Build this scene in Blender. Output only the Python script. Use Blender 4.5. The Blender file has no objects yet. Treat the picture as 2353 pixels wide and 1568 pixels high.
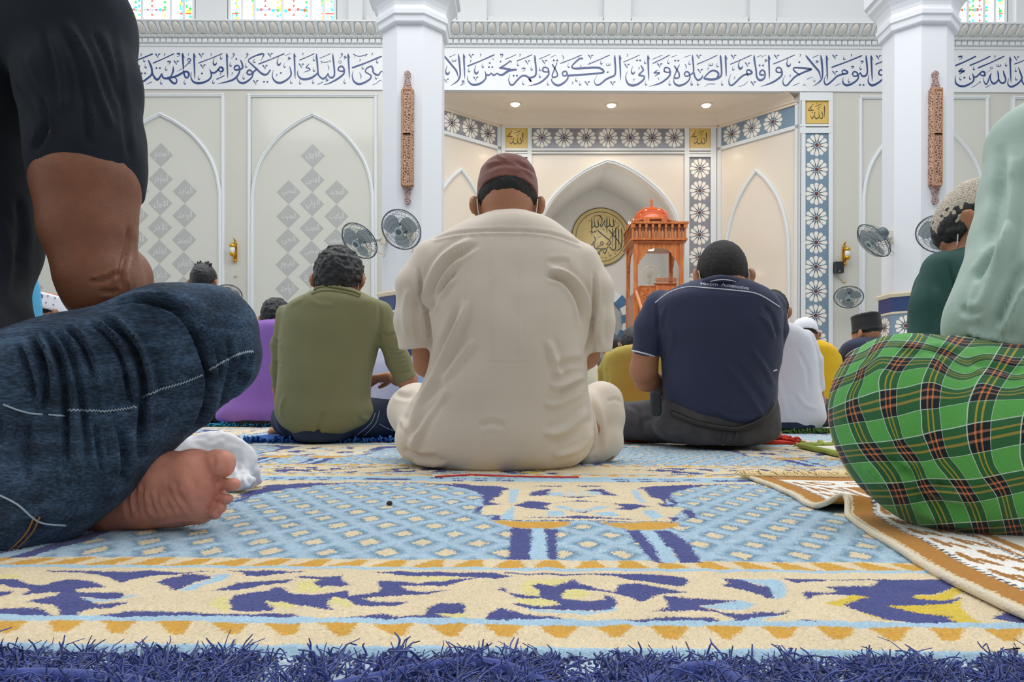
import bpy, bmesh, math, random
import numpy as np
from mathutils import Vector, Matrix
from mathutils.bvhtree import BVHTree
random.seed(7); RNG = np.random.default_rng(7)
SC = bpy.context.scene
COL = SC.collection
# ------------------------------------------------------------------ camera
F = 1686.0                 # focal length in pixels of the 2353 px wide frame
PX, PY = 1190.0, 908.0     # where the viewing axis meets the frame
H = 0.1945                 # the phone lay almost on the carpet
ROLL = math.radians(0.22)
cam = bpy.data.cameras.new('camera'); camo = bpy.data.objects.new('camera', cam); COL.objects.link(camo)
cam.sensor_fit = 'HORIZONTAL'; cam.sensor_width = 36.0; cam.lens = F / 2353 * 36
cam.shift_x = -(PX - 1176.5) / 2353; cam.shift_y = (PY - 784) / 2353
cam.clip_start = 0.02; cam.clip_end = 200
camo.location = (0, 0, H); camo.rotation_euler = (math.radians(90), -ROLL, 0)
SC.camera = camo
SC.view_settings.view_transform = 'Standard'; SC.view_settings.look = 'None'
SC.view_settings.gamma = 1.0; SC.view_settings.use_curve_mapping = False
SC.view_settings.exposure = 0.18
# ------------------------------------------------------------------ sky and light
w = bpy.data.worlds.new('sky'); SC.world = w; w.use_nodes = True
nt = w.node_tree; nt.nodes.clear()
bg = nt.nodes.new('ShaderNodeBackground'); wo = nt.nodes.new('ShaderNodeOutputWorld')
tc = nt.nodes.new('ShaderNodeTexCoord'); sx = nt.nodes.new('ShaderNodeSeparateXYZ')
rp = nt.nodes.new('ShaderNodeValToRGB')
nt.links.new(tc.outputs['Generated'], sx.inputs[0]); nt.links.new(sx.outputs['Z'], rp.inputs[0])
rp.color_ramp.elements[0].position = 0.0; rp.color_ramp.elements[0].color = (0.62, 0.63, 0.65, 1)
rp.color_ramp.elements[1].position = 0.75; rp.color_ramp.elements[1].color = (1.12, 1.15, 1.19, 1)
nt.links.new(rp.outputs[0], bg.inputs[0]); mr = nt.nodes.new('ShaderNodeMapRange'); mr.interpolation_type = 'SMOOTHSTEP'
for i_, v_ in ((1, -1.0), (2, 0.15), (3, 0.42), (4, 1.0)): mr.inputs[i_].default_value = v_
nt.links.new(sx.outputs['Y'], mr.inputs[0]); nt.links.new(mr.outputs[0], bg.inputs[1])   # the sky is dimmed behind the phone
nt.links.new(bg.outputs[0], wo.inputs[0])
def area(name, loc, rot, size, power, col=(1, 1, 1), size_y=None, spread=180):
    l = bpy.data.lights.new(name, 'AREA'); l.energy = power; l.color = col; l.size = size
    if size_y: l.shape = 'RECTANGLE'; l.size_y = size_y
    l.spread = math.radians(spread)
    o = bpy.data.objects.new(name, l); COL.objects.link(o); o.location = loc; o.rotation_euler = rot
    return o
# added overhead fill lamp with no opening behind it, brightens the upward faces
area('overhead_fill', (0.3, 4.6, 8.8), (math.radians(-8), 0, 0), 8.0, 260, (1, 0.985, 0.96), 6.0)
area('wall_fill', (0.3, 6.2, 8.0), (math.radians(52), 0, 0), 14.0, 300, (1, 0.99, 0.97), 2.5)  # added lamp, no seen source: lifts the wall and backlights the near figures

# ------------------------------------------------------------------ helpers
_c, _s = math.cos(ROLL), math.sin(ROLL)
def at(px, py, D):
    u, v = (px - PX) / F, (PY - py) / F
    return Vector(((u * _c - v * _s) * D, D, H + (u * _s + v * _c) * D))
def atf(px, py, z=0.0):
    """where the sight line of a pixel meets the height z"""
    u, v = (px - PX) / F, (PY - py) / F
    D = (z - H) / (u * _s + v * _c)
    return at(px, py, D)
def proj(P):
    """pixel of world points (n,3)"""
    P = np.asarray(P, float); U = P[:, 0] / P[:, 1]; V = (P[:, 2] - H) / P[:, 1]
    return np.stack([PX + F * (U * _c + V * _s), PY - F * (-U * _s + V * _c)], 1)
def lin(c):
    if isinstance(c, str):
        c = [int(c[i:i + 2], 16) / 255 for i in (0, 2, 4)]
    return tuple(x / 12.92 if x <= 0.04045 else ((x + 0.055) / 1.055) ** 2.4 for x in c)
MATS = {}
def mat(name, col, rough=0.7, metal=0.0, var=0.0, vscale=20.0, bump=0.0, bscale=60.0, emit=0.0, col2=None, spec=0.5,
        sheen=0.0, coat=0.0, alpha=1.0, stretch=(1, 1, 1), detail=4.0, wear=0.5):
    if name in MATS: return MATS[name]
    m = bpy.data.materials.new(name); MATS[name] = m; m.use_nodes = True
    t = m.node_tree; b = t.nodes['Principled BSDF']
    c = lin(col) + (1,); b.inputs['Base Color'].default_value = c
    b.inputs['Roughness'].default_value = rough; b.inputs['Metallic'].default_value = metal
    b.inputs['Specular IOR Level'].default_value = spec
    if sheen: b.inputs['Sheen Weight'].default_value = sheen; b.inputs['Sheen Roughness'].default_value = 0.5
    if coat: b.inputs['Coat Weight'].default_value = coat; b.inputs['Coat Roughness'].default_value = 0.08
    if emit: b.inputs['Emission Color'].default_value = c; b.inputs['Emission Strength'].default_value = emit
    if alpha < 1: b.inputs['Alpha'].default_value = alpha
    if var or bump:
        co = t.nodes.new('ShaderNodeTexCoord'); mp = t.nodes.new('ShaderNodeMapping'); mp.inputs['Scale'].default_value = stretch
        t.links.new(co.outputs['Object'], mp.inputs[0])
    if var:
        n = t.nodes.new('ShaderNodeTexNoise'); n.inputs['Scale'].default_value = vscale; n.inputs['Detail'].default_value = detail
        t.links.new(mp.outputs[0], n.inputs['Vector'])
        r = t.nodes.new('ShaderNodeValToRGB'); a2 = lin(col2) if col2 else tuple(x * (1 - var) for x in c[:3])
        r.color_ramp.elements[0].position = wear - 0.2; r.color_ramp.elements[1].position = wear + 0.2
        r.color_ramp.elements[0].color = tuple(a2) + (1,); r.color_ramp.elements[1].color = c
        t.links.new(n.outputs['Fac'], r.inputs[0]); t.links.new(r.outputs[0], b.inputs['Base Color'])
    if bump:
        n2 = t.nodes.new('ShaderNodeTexNoise'); n2.inputs['Scale'].default_value = bscale; n2.inputs['Detail'].default_value = 6
        t.links.new(mp.outputs[0], n2.inputs['Vector'])
        bp = t.nodes.new('ShaderNodeBump'); bp.inputs['Strength'].default_value = bump; bp.inputs['Distance'].default_value = 0.01
        t.links.new(n2.outputs['Fac'], bp.inputs['Height']); t.links.new(bp.outputs[0], b.inputs['Normal'])
    return m
def attr_mat(name, attr='Col', rough=0.9, bump=0.3, bscale=300.0, sheen=0.3, var=0.12, vscale=150.0):
    """material whose own colours are woven into the mesh (colour attribute)"""
    m = bpy.data.materials.new(name); MATS[name] = m; m.use_nodes = True
    t = m.node_tree; b = t.nodes['Principled BSDF']; b.inputs['Roughness'].default_value = rough
    b.inputs['Sheen Weight'].default_value = sheen; b.inputs['Specular IOR Level'].default_value = 0.15
    a = t.nodes.new('ShaderNodeVertexColor'); a.layer_name = attr
    co = t.nodes.new('ShaderNodeTexCoord')
    n = t.nodes.new('ShaderNodeTexNoise'); n.inputs['Scale'].default_value = vscale; n.inputs['Detail'].default_value = 3
    t.links.new(co.outputs['Object'], n.inputs['Vector'])
    mr = t.nodes.new('ShaderNodeMapRange'); mr.inputs[1].default_value = 0.3; mr.inputs[2].default_value = 0.7
    mr.inputs[3].default_value = 1 - var; mr.inputs[4].default_value = 1 + var * 0.5
    t.links.new(n.outputs['Fac'], mr.inputs[0])
    mx = t.nodes.new('ShaderNodeVectorMath'); mx.operation = 'SCALE'
    t.links.new(a.outputs['Color'], mx.inputs[0]); t.links.new(mr.outputs[0], mx.inputs['Scale'])
    t.links.new(mx.outputs[0], b.inputs['Base Color'])
    n2 = t.nodes.new('ShaderNodeTexNoise'); n2.inputs['Scale'].default_value = bscale; n2.inputs['Detail'].default_value = 4
    t.links.new(co.outputs['Object'], n2.inputs['Vector'])
    bp = t.nodes.new('ShaderNodeBump'); bp.inputs['Strength'].default_value = bump; bp.inputs['Distance'].default_value = 0.004
    t.links.new(n2.outputs['Fac'], bp.inputs['Height']); t.links.new(bp.outputs[0], b.inputs['Normal'])
    return m
def tag(o, label=None, cat=None, group=None, kind=None):
    if label: o['label'] = label
    if cat: o['category'] = cat
    if group: o['group'] = group
    if kind: o['kind'] = kind
    return o
def empty(name, loc=(0, 0, 0), rz=0.0, label=None, cat=None, group=None):
    o = bpy.data.objects.new(name, None); o.empty_display_size = 0.05; COL.objects.link(o)
    o.location = loc; o.rotation_euler = (0, 0, rz); return tag(o, label, cat, group)
def put(name, me, mats, parent=None, smooth=False):
    for m in (mats if isinstance(mats, (list, tuple)) else [mats]):
        me.materials.append(MATS[m] if isinstance(m, str) else m)
    if smooth: me.polygons.foreach_set('use_smooth', np.ones(len(me.polygons), bool))
    o = bpy.data.objects.new(name, me); COL.objects.link(o)
    if parent is not None:
        o.parent = parent
        o.matrix_parent_inverse = Matrix.Translation(-parent.location) if False else Matrix.Identity(4)
        # meshes are written in world space: bring them into the parent's frame
        M = parent_world(parent).inverted()
        me.transform(M)
    return o
def parent_world(p):
    M = Matrix.LocRotScale(p.location, p.rotation_euler, p.scale)
    while p.parent: p = p.parent; M = Matrix.LocRotScale(p.location, p.rotation_euler, p.scale) @ M
    return M
def crm(pts, n=8, closed=False):
    """smooth curve through points (any dimension)"""
    P = np.asarray(pts, float); m = len(P)
    if m < 3 and not closed:
        t = np.linspace(0, 1, n + 1)[:, None]; return P[0] * (1 - t) + P[-1] * t
    out = []
    seg = m if closed else m - 1
    for i in range(seg):
        if closed: a, b, c, d = P[(i - 1) % m], P[i], P[(i + 1) % m], P[(i + 2) % m]
        else: a, b, c, d = P[max(i - 1, 0)], P[i], P[i + 1], P[min(i + 2, m - 1)]
        t = np.linspace(0, 1, n, endpoint=False)[:, None]
        out.append(0.5 * (2 * b + (c - a) * t + (2 * a - 5 * b + 4 * c - d) * t ** 2 + (3 * b - a - 3 * c + d) * t ** 3))
    r = np.concatenate(out)
    return r if closed else np.concatenate([r, P[-1:]])
class MB:
    """collects simple shapes into one mesh"""
    def __init__(s): s.v = []; s.f = []; s.m = []; s.k = 0; s.sm = []
    def add(s, v, f, mi=0, sm=False):
        s.v.append(np.asarray(v, float)); s.f += [tuple(i + s.k for i in q) for q in f]; s.m += [mi] * len(f); s.sm += [sm] * len(f); s.k += len(v)
    def box(s, a, b, mi=0):
        (x0, y0, z0), (x1, y1, z1) = a, b
        v = [(x0, y0, z0), (x1, y0, z0), (x1, y1, z0), (x0, y1, z0), (x0, y0, z1), (x1, y0, z1), (x1, y1, z1), (x0, y1, z1)]
        s.add(v, [(3, 2, 1, 0), (4, 5, 6, 7), (0, 1, 5, 4), (1, 2, 6, 5), (2, 3, 7, 6), (3, 0, 4, 7)], mi)
    def prism(s, poly, off, mi=0, caps=True):
        """closed polygon of 3-D points pushed along off"""
        n = len(poly); P = np.asarray([tuple(p) for p in poly], float); Q = P + np.asarray(off, float)
        f = [(i, (i + 1) % n, n + (i + 1) % n, n + i) for i in range(n)]
        if caps: f += [tuple(range(n - 1, -1, -1)), tuple(range(n, 2 * n))]
        s.add(np.concatenate([P, Q]), f, mi)
    def poly(s, pts, mi=0): s.add([tuple(p) for p in pts], [tuple(range(len(pts)))], mi)
    def tube(s, path, r, n=8, mi=0, cap=True, sm=True, flat=None):
        P = np.asarray(path, float); m = len(P); R = np.full(m, r) if np.isscalar(r) else np.asarray(r, float)
        T = np.gradient(P, axis=0); T /= np.linalg.norm(T, axis=1)[:, None] + 1e-9
        up = np.array([0, 0, 1.0]) if abs(T[0][2]) < 0.9 else np.array([1.0, 0, 0])
        N = np.cross(T[0], up); N /= np.linalg.norm(N)
        a = np.arange(n) / n * 2 * math.pi; V = []
        for i in range(m):
            N = N - T[i] * N.dot(T[i]); N /= np.linalg.norm(N) + 1e-9; B = np.cross(T[i], N)
            V.append(P[i] + R[i] * (np.cos(a)[:, None] * N + np.sin(a)[:, None] * B))
        V = np.concatenate(V); f = []
        for i in range(m - 1):
            for j in range(n): f.append((i * n + j, i * n + (j + 1) % n, (i + 1) * n + (j + 1) % n, (i + 1) * n + j))
        if cap: f += [tuple(range(n - 1, -1, -1)), tuple(range((m - 1) * n, m * n))]
        s.add(V, f, mi, sm)
    def lathe(s, prof, c=(0, 0, 0), n=24, mi=0, sm=True, M=None, a0=0.0, sq=1.0):
        """profile (r,z) turned about the local z axis"""
        a = np.arange(n) / n * 2 * math.pi + a0; V = []
        for r, z in prof: V.append(np.stack([r * np.cos(a), r * np.sin(a) * sq, np.full(n, z)], 1))
        V = np.concatenate(V); f = []
        for i in range(len(prof) - 1):
            for j in range(n): f.append((i * n + j, i * n + (j + 1) % n, (i + 1) * n + (j + 1) % n, (i + 1) * n + j))
        f += [tuple(range(n - 1, -1, -1)), tuple(range((len(prof) - 1) * n, len(prof) * n))]
        if M is not None: V = V @ np.array(M.to_3x3()).T
        s.add(V + np.asarray(c, float), f, mi, sm)
    def ribbon(s, pts, off, mi=0):
        """flat brush stroke: list of (3-D point, half-width vector)"""
        V = []
        for p, h in pts: V += [np.asarray(p) + h, np.asarray(p) - h]
        s.add(V, [(2 * i, 2 * i + 1, 2 * i + 3, 2 * i + 2) for i in range(len(pts) - 1)], mi)
    def mesh(s, name):
        me = bpy.data.meshes.new(name); V = np.concatenate(s.v) if s.v else np.zeros((0, 3))
        me.from_pydata(V.tolist(), [], s.f)
        me.polygons.foreach_set('material_index', s.m); me.polygons.foreach_set('use_smooth', s.sm); me.update(); return me
    def build(s, name, mats, parent=None, label=None, cat=None, group=None, kind=None):
        o = put(name, s.mesh(name), mats, parent); return tag(o, label, cat, group, kind)
# brush strokes written on an upright plane: coordinates are those of a close-up with origin (ox,oy) and scale sc
def stroke(mb, pts, fn, mi=0, lift=0.0, n=6):
    P = crm(np.asarray(pts, float), n)
    xy = P[:, :2]; w_ = np.maximum(P[:, 2], 1.0)
    T = np.gradient(xy, axis=0); L = np.linalg.norm(T, axis=1)[:, None] + 1e-9; T /= L
    N = np.stack([-T[:, 1], T[:, 0]], 1)
    a = xy + N * w_[:, None] / 2; b = xy - N * w_[:, None] / 2
    V = []
    for i in range(len(P)): V += [fn(*a[i], lift), fn(*b[i], lift)]
    mb.add(V, [(2 * i, 2 * i + 1, 2 * i + 3, 2 * i + 2) for i in range(len(P) - 1)], mi)
def marks(mb, text, fn, mi=0):
    """a line of marks: L free stroke, A upright, S slash, V tick, H hook, D dot, C comma, W three teeth, Z small hamza, N small loop, R ring"""
    k = 0
    for tok in text.split(';'):
        tok = tok.strip()
        if not tok: continue
        k += 1; lift = 0.0004 * (k % 9)
        c = tok[0]; a = [float(q) for q in tok[1:].replace(',', ' ').split()]
        st = lambda pts: stroke(mb, pts, fn, mi, lift)
        if c == 'L': st([a[i:i + 3] for i in range(0, len(a), 3)])
        elif c == 'A':
            x0, y0, x1, y1 = a[:4]; wd = a[4] if len(a) > 4 else 30; q = lambda t: (x0 + (x1 - x0) * t, y0 + (y1 - y0) * t)
            st([q(0) + (wd * .2,), q(.1) + (wd,), q(.45) + (wd * .95,), q(.8) + (wd * .7,), q(1) + (wd * .15,)])
            st([(x0 + wd * .3, y0 + wd * 1.2, wd * .5), (x0 + wd * .9, y0 + wd * 2.2, wd * .3), (x0 + wd * 1.3, y0 + wd * 3, 2)])
        elif c == 'S':
            x0, y0, x1, y1, wd = a; q = lambda t: (x0 + (x1 - x0) * t, y0 + (y1 - y0) * t + wd * .25 * math.sin(t * math.pi))
            st([q(0) + (wd * .3,), q(.06) + (wd,), q(.5) + (wd * .85,), q(.94) + (wd * .9,), q(1) + (wd * .2,)])
        else:
            x, y = a[:2]; s = a[2] if len(a) > 2 else 1.0
            g = lambda pts: st([(x + p[0] * s, y + p[1] * s, p[2] * s) for p in pts])
            if c == 'V': g([(-2, -12, 8), (12, 8, 22), (32, 40, 12), (46, 72, 4)]); g([(46, 72, 4), (54, 22, 8), (66, 2, 22), (92, 2, 10)])
            elif c == 'H': g([(10, -8, 3), (-2, 28, 7), (-4, 52, 12), (8, 70, 20), (24, 62, 12), (30, 44, 4)])
            elif c == 'D': stroke(mb, [(x - 16 * s, y - 5 * s, 12 * s), (x - 3 * s, y, 34 * s), (x + 3 * s, y, 34 * s), (x + 16 * s, y + 5 * s, 12 * s)], fn, mi, lift, 2)
            elif c == 'C': g([(0, -2, 6), (14, -6, 12), (14, 12, 10), (-4, 38, 3)])
            elif c == 'W': g([(0, 5, 6), (4, 40, 10), (22, 46, 10), (34, 30, 6)]); g([(34, 6, 6), (36, 38, 10), (54, 42, 10), (66, 26, 6)]); g([(66, 0, 6), (72, 26, 10), (56, 44, 8)])
            elif c == 'Z': g([(48, 4, 10), (18, 14, 12), (24, 30, 14), (62, 26, 12)]); g([(62, 26, 10), (30, 46, 10), (4, 64, 3)])
            elif c == 'N': g([(10, 24, 8), (-8, 6, 10), (4, -14, 12), (20, 0, 12), (14, 24, 10), (-10, 56, 8), (-44, 86, 3)])
            elif c == 'R':
                r, wd = a[2], a[3]; stroke(mb, [(x + r * math.cos(t), y + r * .95 * math.sin(t), wd) for t in np.linspace(0, 6.5, 12)], fn, mi, lift, 3)
# ================================================================== the hall
DW = 12.5      # qibla wall
DA = 13.75     # back wall of the alcove
mat('wall_tile', 'd0cfc6', 0.16, var=0.04, vscale=1.2, spec=0.5)
mat('panel_tile', 'd2d3ca', 0.12, var=0.03, vscale=1.0)
mat('white_paint', 'dfe3e5', 0.45)
mat('upper_paint', 'dcdfe0', 0.6)
mat('frieze_tile', 'e2e5e8', 0.15)
mat('column_paint', 'dee2e8', 0.5)
mat('alcove_tile', 'e8ddcd', 0.12, var=0.03, vscale=1.0)
mat('alcove_ceiling', 'ead9c3', 0.7)
mat('niche_tile', 'd8d5cf', 0.2)
mat('ink', '2d4680', 0.3)
mat('diamond', 'b2b4b2', 0.15); mat('diamond_ink', 'd9dbd8', 0.2)
mat('tile_blue', '7c95a8', 0.2, var=0.08, vscale=2.0); mat('tile_warm', '8d8e96', 0.2, var=0.08, vscale=2.0)
mat('petal', 'ece7dc', 0.25); mat('petal_dark', '26384f', 0.3); mat('petal_heart', '6f3a2c', 0.3); mat('petal_ring', 'a5b3c0', 0.3)
mat('tile_yellow', 'dcba62', 0.22, var=0.06, vscale=3); mat('tile_ink', '4b3f1c', 0.4)
mat('stone_blue', '2c4478', 0.3, var=0.25, vscale=30); mat('cream_ledge', 'd9ccb2', 0.4)
mat('plaster_relief', 'd8d7d0', 0.7); mat('plaster_recess', 'b9b7ad', 0.8)

# floor slab under the carpet
fl = MB(); fl.box((-9, -1.5, -0.12), (9, 15.2, -0.02)); fl.build('floor', mat('screed', 'b8b4aa', 0.8), kind='structure')

def on_wall(D, ox=0.0, oy=0.0, sc=1.0):
    return lambda x, y, l=0.0: tuple(at(ox + x / sc, oy + y / sc, D - l))
XS = lambda px: at(px, 500, DW).x
ZS = lambda py, px=1400: at(px, py, DW).z
zband0, zband1 = ZS(210), ZS(113)
zcor0, zcor1 = ZS(99), ZS(69)
zpan = ZS(209)
aL, aR = XS(959), XS(1838)         # alcove opening
zalc = ZS(212)
wl = MB()
wl.box((-9.0, DW, -0.02), (aL, DW + .07, zalc)); wl.box((aR, DW, -0.02), (9.5, DW + .07, zalc)); wl.box((-9.0, DW, zalc), (9.5, DW + .055, zcor1))
wl.build('wall_back', 'wall_tile', kind='structure')
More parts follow.
